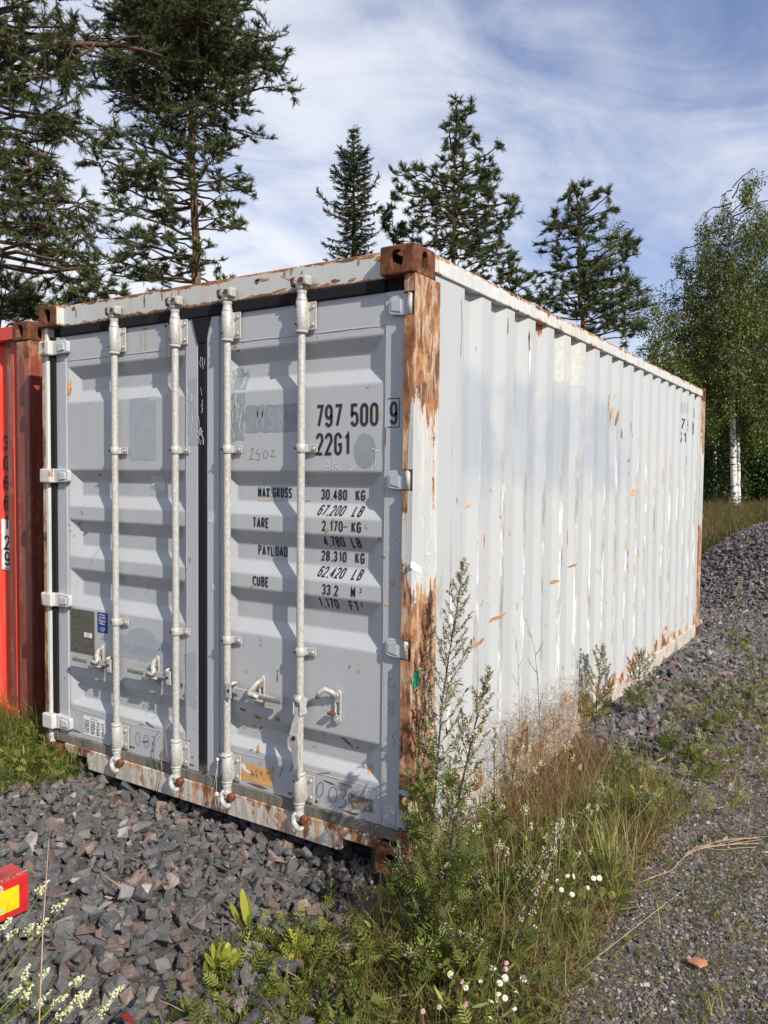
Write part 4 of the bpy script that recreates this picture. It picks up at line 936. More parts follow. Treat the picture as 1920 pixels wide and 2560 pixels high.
def side_mesh(sgn, xoff):
    ys = [.200, FLAT0-.102-.130]
    yb = FLAT0-.102-.130+.012
    knots = [.200, .238, .240]
    k = 0
    prof = []
    y = .200
    prof.append((.200, SX)); 
    i = 0
    while True:
        y0 = FLAT0-.102+PITCH*i
        if y0+PITCH > 5.90: break
        for dy, xx in ((0, 0), (.034, 0), (.068, 0), (.102, 0), (.160, -SDEP), (.192, -SDEP), (.2245, -SDEP)): prof.append((y0+dy, SX+xx))
        i += 1
    prof.append((FLAT0-.102+PITCH*i, SX)); prof.append((5.90, SX))
    nz = 60; V = []; F = []
    for j in range(nz+1):
        z = .150+(2.509-.150)*j/nz
        for (yy, xx) in prof:
            d = (mnoise.noise(Vector((yy*2.2, z*1.6, 3.0)))*.0030+mnoise.noise(Vector((yy*7, z*2.5, 9.0)))*.0012)
            dent = -.012*math.exp(-((yy-2.85)**2/.05+(z-1.95)**2/.03))
            V.append((sgn*(xx+d+dent)+xoff, yy, z))
    n = len(prof)
    for j in range(nz):
        for q in range(n-1):
            a = j*n+q; F.append((a, a+1, a+n+1, a+n) if sgn > 0 else (a, a+n, a+n+1, a+1))
    return npmesh('side_wall', np.array(V), np.array(F))
me = side_mesh(1, 0); bmw = bmesh.new(); bmw.from_mesh(me)
ed = [e for e in bmw.edges if len(e.link_faces) == 2 and e.calc_face_angle(0) > .25]
bmesh.ops.bevel(bmw, geom=ed, offset=.005, segments=2, affect='EDGES', profile=.5); bmw.to_mesh(me); bmw.free()
SW = link('side_wall', me, M['side'], ROOT, label='pale corrugated side wall with worn scuffed ribs')
me = side_mesh(-1, -2.438); link('side_wall', me, M['side'], ROOT)
b = bmesh.new(); box_bm(b, -2.39, -.05, 5.96, 6.03, .12, 2.50); link('end_wall', fin(b, 'end_wall'), M['side'], ROOT)
b = bmesh.new(); box_bm(b, -2.30, -.138, 5.95, 6.05, .01, .14); box_bm(b, -2.30, -.138, 5.95, 6.05, 2.49, 2.585); link('end_frame', fin(b, 'end_frame'), M['rail'], ROOT)
# side wall marks
b = bmesh.new(); rr = random.Random(17); f = smap(.0018)
SM = []
for (Zx, Zy, rx, rz, an, mi) in [  # (photo px in the first side crop) positions measured on the wall
    (.67, .87, .085, .012, .25, 0), (.92, .96, .08, .011, .25, 0), (1.75, 1.05, .05, .012, .2, 0), (2.05, 1.12, .05, .011, .2, 0), (.60, 1.53, .035, .010, .5, 2), (.42, 1.56, .008, .018, 0, 0), (.86, 1.60, .012, .014, 0, 2), (1.02, 1.38, .010, .02, 0, 2), (.78, 1.73, .010, .026, .2, 2), (.83, 1.12, .010, .014, 0, 2),
    (.735, .50, .012, .15, .02, 2), (.80, .45, .010, .07, -.1, 2), (.50, .50, .028, .07, .1, 2), (.62, .40, .02, .05, .2, 0), (.45, .10+.2, .012, .06, 0, 2), (2.0, .30, .05, .02, .5, 2), (3.7, .22, .05, .03, .5, 2), (1.80, 1.20, .006, .08, .05, 0), (2.0, 1.30, .006, .07, .1, 2), (2.5, 1.30, .012, .05, -.1, 2),
    (2.68, 2.18, .014, .09, -.12, 2), (2.86, 2.11, .014, .07, -.2, 2), (2.91, 2.10, .012, .07, -.2, 0), (3.13, 2.0, .016, .06, .2, 0), (3.25, 2.05, .012, .05, .3, 0), (3.30, 1.99, .016, .02, .3, 0), (3.12, 1.88, .03, .014, .2, 2), (3.22, 1.80, .04, .018, .2, 0), (3.45, 1.78, .05, .020, .5, 2), (3.5, 1.77, .03, .03, -.5, 0), (3.22, 1.70, .012, .016, 0, 2), (3.43, 1.55, .05, .03, .2, 2), (3.12, 1.56, .025, .018, .5, 2), (2.85, 1.50, .014, .02, 0, 2),
    (2.93, .93+.1, .05, .012, .8, 2), (3.25, 1.00, .05, .012, .8, 0), (3.3, .96, .02, .01, -.8, 0), (3.55, 1.08, .012, .05, -.1, 2), (3.2, 1.15, .05, .018, 1., 2), (3.24, 1.10, .04, .014, -1., 0), (2.75, .80, .03, .012, .6, 2), (3.6, .70, .012, .05, -.1, 0), (3.95, .62, .03, .008, -.4, 0), (4.0, .80, .02, .014, .5, 2), (4.6, .32, .02, .03, 0, 0), (3.35, .32, .03, .03, .5, 2),
    (1.23, 2.40, .016, .040, 0, 1), (1.235, 2.35, .012, .03, 0, 1), (.95, 2.42, .005, .06, 0, 1)]:
    decal(b, Zx, Zy, rx, rz, f, mi, an, rr.random(), .6, 18, 2, rr.randint(0, 2))
decal(b, 1.24, 2.31, .020, .13, smap(.0012), 3, 0, 3, .4, 20, 4)
decal(b, .30, 1.18, .06, .14, smap(.0012), 4, -.1, 5, .55, 22, 4)
decal(b, .36, .08+1.0, .05, .12, smap(.0011), 3, .1, 6, .5, 22, 3)
for y_, z0, z1 in ((.35, 2.30, 2.48), (.44, 2.2, 2.45)): ribbon(b, [(y_, z1), (y_+.01, (z0+z1)/2), (y_, z0)], .006, smap(.0016), 0, 4)
for i in range(70):      # small pale and dark scratches
    y_ = rr.uniform(.3, 5.7)**1.0; z_ = rr.uniform(.4, 2.3); l_ = rr.uniform(.01, .05); a_ = rr.uniform(0, 3.1)
    ribbon(b, [(y_, z_), (y_+l_*.5*math.cos(a_), z_+l_*.5*math.sin(a_)+.003), (y_+l_*math.cos(a_), z_+l_*math.sin(a_))], rr.uniform(.0015, .004), f, 0, rr.choice([3, 3, 4, 0, 5]))
ribbon(b, [(.30, .835), (.33, .86), (.35, .835), (.31, .80), (.34, .77), (.36, .80), (.32, .83)], .006, smap(.0022), 0, 4)
patch(b, 1.66, 2.18, 2.23, 2.508, smap(.0011), 6, .008, 21)
link('paint_marks', fin(b, 'paint_marks'), [M['rustmark'], M['rustdark'], M['rustpale'], M['white'], simple('grey_smear', (.36, .35, .31), .7), simple('bluish_scratch', (.2, .24, .3), .7), M['beige']], SW)
b = bmesh.new(); f = smap(.0016)
text(b, '797', 4.985, 2.135, .10, .52, .10, f, .13); text(b, '500', 5.235, 2.125, .10, .52, .10, f, .13); text(b, '9', 5.475, 2.115, .10, .52, .10, f, .13)
ribbon(b, [(5.465, 2.225), (5.54, 2.225), (5.54, 2.105), (5.465, 2.105), (5.465, 2.225)], .004, smap(.0014))
text(b, '22G1', 4.955, 2.005, .10, .52, .10, f, .13)
text(b, 'J', 5.21, 1.80, .09, .45, .1, f, .13); text(b, "'", 5.20, 1.66, .10, .45, .1, f, .13)
link('lettering', fin(b, 'lettering'), M['black'], SW, label='black number painted across the ribs near the far end')
b = bmesh.new(); patch(b, 4.93, 5.28, 2.285, 2.385, smap(.0011), 0, .003, 3); link('overpaint_patch', fin(b, 'p'), M['greypatch2'], SW)
b = bmesh.new(); patch(b, 5.52, 5.60, 2.27, 2.36, smap(.0011), 0, .002, 3); link('brown_label', fin(b, 'p'), M['brown'], SW)

# ------------------------------------------------------------------ red container
RC = empty('shipping_container', (0, 0, 0), label='bright red corrugated shipping container standing left of the grey one', cat='shipping container')
RX, RY = -2.838, .20
for za, zb, tz in ((2.473, 2.591, 2.591), (0, .118, 0)):
    me = casting(RX-.162, RX, RY, RY+.178, za, zb, RY, RX, tz); me.materials.clear(); me.materials.append(M['rust']); link('corner_casting', me, None, RC)
    me = casting(RX-2.438, RX-2.276, RY, RY+.178, za, zb, RY, RX-2.438, tz); me.materials.clear(); me.materials.append(M['rust']); link('corner_casting', me, None, RC)
    me = casting(RX-.162, RX, RY+5.88, RY+6.058, za, zb, RY+6.058, RX, tz); me.materials.clear(); me.materials.append(M['rust']); link('corner_casting', me, None, RC)
b = bmesh.new(); box_bm(b, RX-.135, RX-.002, RY+.006, RY+.16, .118, 2.473, .008); link('corner_post', fin(b, 'corner_post'), M['redpost'], RC, label='dull brownish red corner post')
b = bmesh.new(); box_bm(b, RX-2.436, RX-2.30, RY+.006, RY+.16, .118, 2.473, .008); link('corner_post', fin(b, 'corner_post'), M['redpost'], RC)
b = bmesh.new(); box_bm(b, RX-2.276, RX-.162, RY+.010, RY+.09, 2.49, 2.575, .006); link('end_header', fin(b, 'end_header'), M['red'], RC)
b = bmesh.new(); box_bm(b, RX-2.276, RX-.162, RY+.010, RY+.12, .02, .15, .006); link('end_sill', fin(b, 'end_sill'), M['red'], RC)
# corrugated end wall (troughs 0.11 wide slopes)
prof = []; x = RX-.132; xs = []; prof += [(x, RY+.085), (x-.02, RY+.085), (x-.08, RY+.035), (x-.145, RY+.035), (x-.20, RY+.085), (x-.275, RY+.085), (x-.33, RY+.035)]; x -= .33
while x > RX-2.30:
    for dx, yy in ((.065, .035), (.055, .085), (.075, .085), (.055, .035)):
        x -= dx; prof.append((x, RY+yy))
V = []; F = []; n = len(prof)
for j in range(13):
    z = .14+(2.50-.14)*j/12
    for (xx, yy) in prof: V.append((xx, yy+.003*mnoise.noise(Vector((xx*4, z*2, 1))), z))
for j in range(12):
    for q in range(n-1): a = j*n+q; F.append((a+1, a, a+n, a+n+1))
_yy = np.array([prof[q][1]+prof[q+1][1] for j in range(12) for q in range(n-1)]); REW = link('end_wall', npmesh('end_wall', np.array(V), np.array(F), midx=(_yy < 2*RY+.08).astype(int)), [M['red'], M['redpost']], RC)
def red_y(x):
    for (a, ya), (c, yc) in zip(prof[:-1], prof[1:]):
        if c <= x <= a: return ya+(yc-ya)*(a-x)/(a-c)
    return RY+.035
b = bmesh.new(); fm = lambda x, z, k=0: (x, red_y(x)-.006-k*.0003, z); fm2 = lambda x, z, k=0: (x, red_y(x)-.009-k*.0003, z)
cxr = -3.205
for i, ch in enumerate('306612'): text(b, ch, cxr-.03, 1.50-i*.130+.31, .095, .60, .1, fm2, .15)
text(b, '9', cxr-.03, 1.055, .095, .60, .1, fm2, .15)
ribbon(b, [(cxr-.042, 1.165), (cxr+.036, 1.165), (cxr+.036, 1.040), (cxr-.042, 1.040), (cxr-.042, 1.165)], .005, fm2)
link('lettering', fin(b, 'lettering'), M['black'], REW)
b = bmesh.new(); patch(b, cxr-.05, cxr+.042, 1.030, 1.36, fm, 0, .001, 1); link('white_sticker', fin(b, 'white_sticker'), M['white'], REW)
b = bmesh.new(); box_bm(b, RX-.05, RX-.008, RY+.15, RY+5.9, .14, 2.51); link('side_wall', fin(b, 'side_wall'), M['red'], RC)
b = bmesh.new(); box_bm(b, RX-2.43, RX-2.39, RY+.15, RY+5.9, .14, 2.51); link('side_wall', fin(b, 'side_wall'), M['red'], RC)
b = bmesh.new(); box_bm(b, RX-2.40, RX-.04, RY+.09, RY+5.95, 2.555, 2.575); link('roof', fin(b, 'roof'), M['red'], RC)
b = bmesh.new(); box_bm(b, RX-2.43, RX-.004, RY+5.9, RY+6.0, .02, 2.56); link('end_wall', fin(b, 'end_wall'), M['red'], RC)
b = bmesh.new(); box_bm(b, RX-.055, RX-.001, RY+.178, RY+5.88, 2.51, 2.583, .004); link('top_side_rail', fin(b, 'top_side_rail'), M['redpost'], RC)
b = bmesh.new(); box_bm(b, RX-.055, RX-.001, RY+.178, RY+5.88, .02, .15, .004); link('bottom_side_rail', fin(b, 'bottom_side_rail'), M['redpost'], RC)

# ------------------------------------------------------------------ red beam end with yellow panel, lower left
def beam():
    zt = .195; h_ = .15
    A = onz(64, 1880, zt); Bp = onz(0, 1907, zt); C = onz(53, 1860, zt); Dp = onz(0, 1846, zt)
    f_ = Vector((Bp-A)); f_.z = 0; f_.normalize()           # along the front face, leftwards
    bk = Vector((-f_.y, f_.x, 0));
    if (Vector(C)-Vector(A)).dot(bk) < 0: bk = -bk
    A = Vector(A); root = empty('beam', (A.x, A.y, 0), label='end of a red steel beam with a yellow reflective panel, cut off by the left edge', cat='beam')
    L = 1.3; dp = .105
    def P(u, v, z): p = f_*u+bk*v; return (p.x, p.y, z)
    def prism(pts, u0, u1, bev):   # pts in (v,z)
        t = bmesh.new(); a = [t.verts.new(P(u0, v, z)) for v, z in pts]; c = [t.verts.new(P(u1, v, z)) for v, z in pts]; n = len(pts)
        t.faces.new(a); t.faces.new(list(reversed(c)))
        for i in range(n): t.faces.new((a[i], c[i], c[(i+1) % n], a[(i+1) % n]))
        bmesh.ops.recalc_face_normals(t, faces=t.faces[:])
        if bev: bmesh.ops.bevel(t, geom=t.edges[:], offset=bev, segments=3, affect='EDGES')
        return t
    t = prism([(.004, zt-h_), (.004, zt), (dp, zt+.004), (dp, zt-h_)], .006, L, .008); link('beam_box', fin(t, 'beam_box'), M['redbeam'], root)
    t = prism([(0, zt-h_+.004), (0, zt-.008), (.0035, zt-.008), (.0035, zt-h_+.004)], .004, L-.01, .0012); link('front_plate', fin(t, 'front_plate'), M['redfront'], root)
    t = prism([(-.0015, zt-h_+.030), (-.0015, zt-.036), (0.001, zt-.036), (.001, zt-h_+.030)], .042, .40, 0); link('yellow_panel', fin(t, 'yellow_panel'), M['yelpanel'], root)
    t = bmesh.new(); rr = random.Random(3)
    for i in range(60):
        u = rr.uniform(.005, .35); w_ = rr.uniform(.003, .012); vs = [t.verts.new(P(u+du, .003+dv, zt+.0012)) for du, dv in ((0, 0), (w_, 0), (w_, rr.uniform(.002, .006)), (0, rr.uniform(.002, .005)))]; t.faces.new(vs)
    link('paint_chips', fin(t, 'paint_chips'), M['white'], root)
    for u in (.75, 1.15):
        t = prism([(.02, -.05), (.02, zt-h_+.002), (.085, zt-h_+.002), (.085, -.05)], u, u+.06, 0); link('leg', fin(t, 'leg'), M['redbeam'], root)
beam()
# ------------------------------------------------------------------ terrain
def sstep(t): t = np.clip(t, 0, 1); return t*t*(3-2*t)
MC = (1.05, 10.1)
def H(x, y):
    x = np.asarray(x, float); y = np.asarray(y, float)
    h = -.012+.010*np.sin(x*2.1+1)*np.cos(y*1.7)+.006*np.sin(x*5.3+y*3.1)
    h = h-.055*np.exp(-((x+.22)**2/.12+(y+.10)**2/.06))
    h = h-.02*np.exp(-((x+.9)**2/.5+(y-.05)**2/.1))
    h = h-.030*sstep((.45-x)/.5)*sstep((.9-y)/.5)
    r = np.sqrt(((x-MC[0])/2.75)**2+((y-MC[1])/2.9)**2)
    h = h+1.10*sstep((1-r)*1.25)*(1+.05*np.sin(x*2.7)*np.sin(y*2.2+1))
    h = h+.50*sstep((y-13)/18.0)
    return h
def axis(a, b, st, far, n=26):
    core = np.arange(a, b+st/2, st); g = np.geomspace(st*2, far, n)
    return np.concatenate([a-g[::-1], core, b+g])
gx = axis(-5, 7, .10, 900); gy = axis(-4, 16, .10, 900)
GX, GY = np.meshgrid(gx, gy, indexing='ij')
V = np.stack([GX, GY, H(GX, GY)+.006*np.sin(GX*23+3*np.sin(GY*11))*np.cos(GY*19)*(np.abs(GX) < 8)], -1).reshape(-1, 3)
i, j = np.meshgrid(np.arange(len(gx)-1), np.arange(len(gy)-1), indexing='ij'); a = (i*len(gy)+j).ravel()
link('ground', npmesh('ground', V, np.stack([a, a+len(gy), a+len(gy)+1, a+1], 1), smooth=True), M['ground'], None, kind='structure')

def inpoly(px, py, poly):
    c = np.zeros(len(px), bool); n = len(poly)
    for k in range(n):
        x1, y1 = poly[k]; x2, y2 = poly[(k+1) % n]
        c ^= ((y1 > py) != (y2 > py)) & (px < (x2-x1)*(py-y1)/((y2-y1)+1e-12)+x1)
    return c
def wpoly(pts): return [tuple(onz(a, b_, 0.0)[:2]) for a, b_ in pts]
def sample(poly, n, rs):
    P = np.array(poly); lo, hi = P.min(0), P.max(0); out = []
    m_ = 0
    while m_ < n:
        q = rs.uniform(lo, hi, (n*2, 2)); q = q[inpoly(q[:, 0], q[:, 1], poly)]; out.append(q); m_ += len(q)
    return np.concatenate(out)[:n]
def stone_templates(k, npts, seed, flat=.7):
    rs = np.random.RandomState(seed); out = []
    for _ in range(k):
        p = rs.uniform(-.5, .5, (npts, 3)); p = np.sign(p)*np.abs(p*2)**.6*.5
        p *= np.array([1, rs.uniform(.62, .95), rs.uniform(flat*.65, flat)])
        b_ = bmesh.new(); 
        for q in p: b_.verts.new(q)
        r = bmesh.ops.convex_hull(b_, input=b_.verts[:]); dead = [g for g in r['geom_interior']+r['geom_unused'] if isinstance(g, bmesh.types.BMVert) and g.is_valid]
        bmesh.ops.delete(b_, geom=list(set(dead)), context='VERTS'); bmesh.ops.triangulate(b_, faces=b_.faces[:])
        bmesh.ops.recalc_face_normals(b_, faces=b_.faces[:]); b_.verts.index_update()
        out.append((np.array([v.co[:] for v in b_.verts]), np.array([[v.index for v in f.verts] for f in b_.faces]))); b_.free()
    return out
TS = stone_templates(26, 14, 5, .62)
def build_stones(name, pos, size, mat, seed, tilt=.9, label=None, rnd=None):
    rs = np.random.RandomState(seed); n = len(pos); R = rand_rot(n, rs)
    # lie roughly flat: blend the axis
    D = rs.normal(size=(n, 3))*tilt; D[:, 2] = 1; R = rotz_to(D, rs.uniform(0, 6.28, n))
    S = size[:, None]*rs.uniform(.8, 1.2, (n, 3)); which = rs.randint(0, len(TS), n); rn = rs.rand(n) if rnd is None else rnd
    Vs = []; Fs = []; Rn = []; off = 0
    for k in range(len(TS)):
        m_ = which == k
        if not m_.any(): continue
        v, f = inst(TS[k][0], TS[k][1], R[m_], pos[m_], S[m_]); Vs.append(v); Fs.append(f+off); Rn.append(np.repeat(rn[m_], len(TS[k][0]))); off += len(v)
    return link(name, npmesh(name, np.concatenate(Vs), np.concatenate(Fs), np.concatenate(Rn)), mat, None, label=label, kind='stuff')
def pile(P, size, seed, layers=1.0, clear=None):
    "drop stones one by one on a height map so they pile instead of floating"
    res = .01; lo = P.min(0)-.1; hi = P.max(0)+.1; nx, ny = ((hi-lo)/res).astype(int)+1
    XX, YY = np.meshgrid(lo[0]+res*np.arange(nx), lo[1]+res*np.arange(ny), indexing='ij'); hm_ = H(XX, YY)-.012; cap = H(XX, YY)
    out = np.zeros(len(P))
    for q in range(len(P)):
        s = size[q]; r = int(s*.42/res)+1; cx = int((P[q, 0]-lo[0])/res); cy = int((P[q, 1]-lo[1])/res)
        sl = (slice(max(cx-r, 0), cx+r+1), slice(max(cy-r, 0), cy+r+1)); w_ = hm_[sl]; h = w_.mean(); g = cap[sl].mean()
        z = min(h+.16*s, g+.045*layers); out[q] = z
        dx = XX[sl]-P[q, 0]; dy = YY[sl]-P[q, 1]; d2 = (dx*dx+dy*dy)/((s*.45)**2); top = z+.30*s*np.sqrt(np.clip(1-d2, 0, 1)); hm_[sl] = np.where(d2 < 1, np.maximum(w_, top), w_)
    return out
rs = np.random.RandomState(1)
# coarse stones in front of the doors
polyA = [(-5.2, .6), (-5.2, -1.9), (.25, -1.9), (.20, -.9), (.02, -.35), (-.03, .9), (-2.4, .9)]
P = sample(polyA, 16000, rs); s = np.clip(rs.lognormal(math.log(.051), .30, len(P)), .022, .105); s = s*(1+.12*(P[:, 1] < -.6))
s[:1500] *= .5; s[13500:] *= .33
z = pile(P, s, 2)
build_stones('coarse_gravel', np.c_[P, z], s, M['stone'], 3, .8, 'coarse crushed dark grey and reddish stone in front of the container doors')
# band of stone along the side wall and beyond
polyB = [(-.02, 1.9), (.35, 2.0), (.65, 2.5), (1.2, 2.9), (2.2, 3.6), (2.6, 8.0), (-.8, 8.2), (-.8, 6.1), (-.02, 6.1)]
P = sample(polyB, 14000, rs); s = np.clip(rs.lognormal(math.log(.052), .3, len(P)), .02, .10)
nearw = np.exp(-(P[:, 0]/.35)**2); z = H(P[:, 0], P[:, 1])+rs.uniform(-.012, .014, len(P))+.035*nearw
build_stones('crushed_stone', np.c_[P, z], s, M['stone'], 4, .8, 'crushed stone banked along the side wall')
# mound
th = rs.uniform(0, 2*math.pi, 60000); rr_ = np.sqrt(rs.rand(60000))*1.03; P = np.c_[MC[0]+rr_*2.75*np.cos(th), MC[1]+rr_*2.9*np.sin(th)]
vis = (P[:, 1]-MC[1]) < .9+.1*(P[:, 0]-MC[0]); keep = vis | (rs.rand(len(P)) < .3); P = P[keep][:34000]
s = np.clip(rs.lognormal(math.log(.060), .32, len(P)), .02, .12); z = H(P[:, 0], P[:, 1])+rs.uniform(-.02, .02, len(P))
build_stones('gravel_mound', np.c_[P, z], s, M['stone'], 5, .9, 'mound of crushed grey stone behind the far end of the container')
# fine gravel of the yard on the right
polyD = wpoly([(1000, 2320), (1760, 2320), (1760, 1560), (1440, 1560), (1400, 1750), (1270, 1980), (1120, 2120)])
P = sample(polyD, 60000, rs); s = np.clip(rs.lognormal(math.log(.0088), .42, len(P)), .004, .040); z = H(P[:, 0], P[:, 1])+rs.uniform(-.003, .003, len(P))
build_stones('fine_gravel', np.c_[P, z], s, M['stone_fine'], 6, .7, 'fine grey gravel of the yard on the right')
P = sample([(-.1, -2.2), (2.6, -1.6), (2.8, 4.5), (.3, 4.5), (-.05, 2.5)], 1200, rs); s = np.clip(rs.lognormal(math.log(.022), .4, len(P)), .01, .07)
build_stones('loose_stones', np.c_[P, H(P[:, 0], P[:, 1])+s*.1], s, M['stone'], 7, .7, 'loose larger stones scattered over the fine gravel and weeds')

# ------------------------------------------------------------------ foliage templates
def quadblade(pts, wid, up=(0, 0, 1)):
    "strip along pts with widths, in local coordinates -> V,F(quads)"
    V = []; F = []; pts = [np.array(p, float) for p in pts]
    for i, p in enumerate(pts):
        t = pts[min(i+1, len(pts)-1)]-pts[max(i-1, 0)]; t /= np.linalg.norm(t)+1e-9; sd = np.cross(t, np.array(up, float)); nn = np.linalg.norm(sd); sd = np.array([1, 0, 0.]) if nn < 1e-3 else sd/nn
        V += [p-sd*wid[i]/2, p+sd*wid[i]/2]
    for i in range(len(pts)-1): F.append((2*i, 2*i+1, 2*i+3, 2*i+2))
    return np.array(V), np.array(F)
def merge(parts):
    V = []; F = []; o = 0
    for v, f in parts: V.append(v); F.append(f+o); o += len(v)
    return np.concatenate(V), np.concatenate(F)
def needle_tuft(n, L, wd, seed, spread=1.0, back=.5, tri=True):
    rs = np.random.RandomState(seed); V = []; F = []
    for i in range(n):
        t0 = rs.uniform(-back, .35)*L*1.3; a = rs.uniform(0, 6.28); e = rs.uniform(.25, 1.0)*spread
        d = np.array([math.sin(e)*math.cos(a), math.sin(e)*math.sin(a), math.cos(e)]); s_ = np.cross(d, [0, 0, 1.]); s_ /= np.linalg.norm(s_)+1e-9
        b_ = np.array([0, 0, t0]); l = L*rs.uniform(.75, 1.15); V += [b_-s_*wd/2, b_+s_*wd/2, b_+d*l]; F.append((3*i, 3*i+1, 3*i+2))
    return np.array(V), np.array(F)
class Acc:
    def __init__(s): s.V = []; s.F = {}; s.R = []; s.o = 0
    def add(s, v, f, rn):
        s.V.append(v); s.F.setdefault(f.shape[1], []).append(f+s.o); s.R.append(rn); s.o += len(v)
    def inst(s, T, R, P, S, rn):
        if len(P) == 0: return
        v, f = inst(T[0], T[1], R, P, S); s.add(v, f, np.repeat(rn, len(T[0])))
    def mesh(s, name, smooth=False):
        return npmesh(name, np.concatenate(s.V), [np.concatenate(f) for f in s.F.values()], np.concatenate(s.R), smooth=smooth)
# ------------------------------------------------------------------ trees
M['limbbark'] = bark('limb_bark', (0.035, 0.025, 0.02), (0.15, 0.09, 0.065))
PT = [needle_tuft(22, 1.0, .10, k, 1.05, .9) for k in range(3)]
def bez(a, m_, c, n): t = np.linspace(0, 1, n)[:, None]; return (1-t)**2*a+2*t*(1-t)*m_+t*t*c
def limb(segA, segB, rA, rB, pts, r0, r1):
    n = len(pts)-1; r = np.linspace(r0, r1, n+1); segA += list(pts[:-1]); segB += list(pts[1:]); rA += list(r[:-1]); rB += list(r[1:])
def pad_tree(name, label, cat, depth, trunk, trad, pads, crownR, mats, seed, tuft=.085, dens=1.0, group=None, droop=.0, base_px=None, leaf=False, conv=None, dscale=.75, tk=14, sub_r=.010, joinlow=.12, fat=1.2, per=5, hang=0.0):
    """pads: (px,py,rx,ry) foliage pads as seen in the 1659-wide photo at the tree's distance; each becomes a real ellipsoid of twigs"""
    rs = np.random.RandomState(seed); cv = conv or (lambda a, b_: (a, b_)); k = depth/1696.0
    tp = [at(*cv(*p), depth) for p in trunk]
    base = tp[0].copy(); bz = float(H(base[0], base[1]))
    if base[2] > bz+.1: tp = [np.array([base[0]+.0, base[1], bz-.1])]+tp
    tp = np.array(tp); root = empty(name, (tp[0][0], tp[0][1], bz), label=label, cat=cat, group=group)
    off = np.array([tp[0][0], tp[0][1], bz])
    # trunk, slightly wavy
    segs = []; 
    L = np.r_[0, np.cumsum(np.linalg.norm(np.diff(tp, axis=0), axis=1))]; tt = np.linspace(0, L[-1], 26); TPt = np.stack([np.interp(tt, L, tp[:, q]) for q in range(3)], 1)
    TPt[1:-1, :2] += rs.normal(size=(24, 2))*trad*.12
    rad = trad*(1-.93*(tt/L[-1])**1.1)
    bm_ = bmesh.new(); tube_bm(bm_, [Vector(p-off) for p in TPt], list(rad), 10, cap=False)
    link('trunk', fin(bm_, 'trunk'), mats[0], root)
    A, B, ra, rb = [], [], [], []; TPos, TDir = [], []
    for (px, py, rx, ry) in pads:
        px, py = cv(px, py); sc = (cv(1, 0)[0]-cv(0, 0)[0])*fat; rx *= sc; ry *= sc
        tx = np.interp(py, [cv(*p)[1] for p in trunk][::-1], [cv(*p)[0] for p in trunk][::-1])
        dx = (px-tx)*k; room = math.sqrt(max(crownR**2-dx*dx, .05)); reps = [rs.uniform(-.85, -.15)*room*dscale, rs.uniform(.1, .9)*room*dscale]
        for dd in reps:
            c = at(px, py, depth)+CF*dd; RX = rx*k; RZ = ry*k; RYd = min(RX, .8*crownR)*.9
            # attach below the pad on the trunk
            hz = c[2]-joinlow*np.linalg.norm((c-TPt[-1])[:2])-.15*RZ; q = np.interp(hz, TPt[:, 2], np.arange(len(TPt))); q = min(max(q, 0), len(TPt)-1.01); qi = int(q); at_ = TPt[qi]+(TPt[qi+1]-TPt[qi])*(q-qi)
            out = c-at_; out[2] = 0; dl = np.linalg.norm(out)+1e-6; out /= dl
            side = np.array([-out[1], out[0], 0])
            inner = c-out*min(RX, dl)*.7; outer = c+out*RX*.55
            mid = (at_+inner)/2+np.array([0, 0, -.04*dl if not leaf else .06*dl])
            path = np.concatenate([bez(at_, mid, inner, 5), bez(inner, c+np.array([0, 0, .1*RZ]), outer, 5)[1:]])
            path[1:-1] += rs.normal(size=(len(path)-2, 3))*.02*dl
            r0 = min(.012+.012*dl, trad*.4)
            limb(A, B, ra, rb, path, r0, .006)
            area = math.pi*RX*RZ; n = int(.62*dens*area/(tuft*tuft)*1.05)+6; nt = max(3, n//tk)
            for _ in range(nt):
                u = rs.normal(size=3); u /= np.linalg.norm(u); u *= rs.uniform(.35, 1.0)**.6
                if hang: u[2] -= .5*rs.rand()
                tgt = c+np.array([CR[0], CR[1], 0])*u[0]*RX+np.array([CF[0], CF[1], 0])*u[1]*RYd+np.array([0, 0, 1])*u[2]*RZ
                st = path[min(len(path)-1, int(4+rs.rand()*(len(path)-4)))]
                m2 = (st+tgt)/2+np.array([0, 0, -.06 if not leaf else .15])*np.linalg.norm(tgt-st)
                tw = bez(st, m2, tgt, 5); limb(A, B, ra, rb, tw, sub_r, .0035)
                m_ = tk; f = rs.uniform(.25, 1.0, m_)**.7; f[0] = 1.0
                idx = f*4; ii = np.minimum(idx.astype(int), 3); pp = tw[ii]+(tw[ii+1]-tw[ii])*(idx-ii)[:, None]; dd_ = tw[ii+1]-tw[ii]; dd_ /= np.linalg.norm(dd_, axis=1, keepdims=True)+1e-9
                sp = rs.normal(size=(m_, 3)); sp[:, 2] = sp[:, 2]*.6+(.5 if not leaf else -.2)-hang
                dd2 = dd_*.8+sp*.55; dd2 /= np.linalg.norm(dd2, axis=1, keepdims=True); len2 = tuft*rs.uniform(.4, 1.9, m_)*(1.0 if not leaf else 1.5); tip = pp+dd2*len2[:, None]
                if leaf: tip[:, 2] -= droop*rs.uniform(.3, 1.2, m_); dd2 = tip-pp; dd2 /= np.linalg.norm(dd2, axis=1, keepdims=True)+1e-9
                A += list(pp); B += list(tip); ra += [.0045 if not leaf else .003]*m_; rb += [.003 if not leaf else .0015]*m_
                TPos.append(tip); TDir.append(dd2)
                if not leaf: TPos.append(pp+dd2*len2[:, None]*.45); TDir.append(dd2)
    V, F = segs_mesh(np.array(A)-off, np.array(B)-off, ra, rb, 4)
    link('branches', npmesh('branches', V, F), mats[1], root)
    TPos = np.concatenate(TPos)-off; TDir = np.concatenate(TDir); acc = Acc(); n = len(TPos)
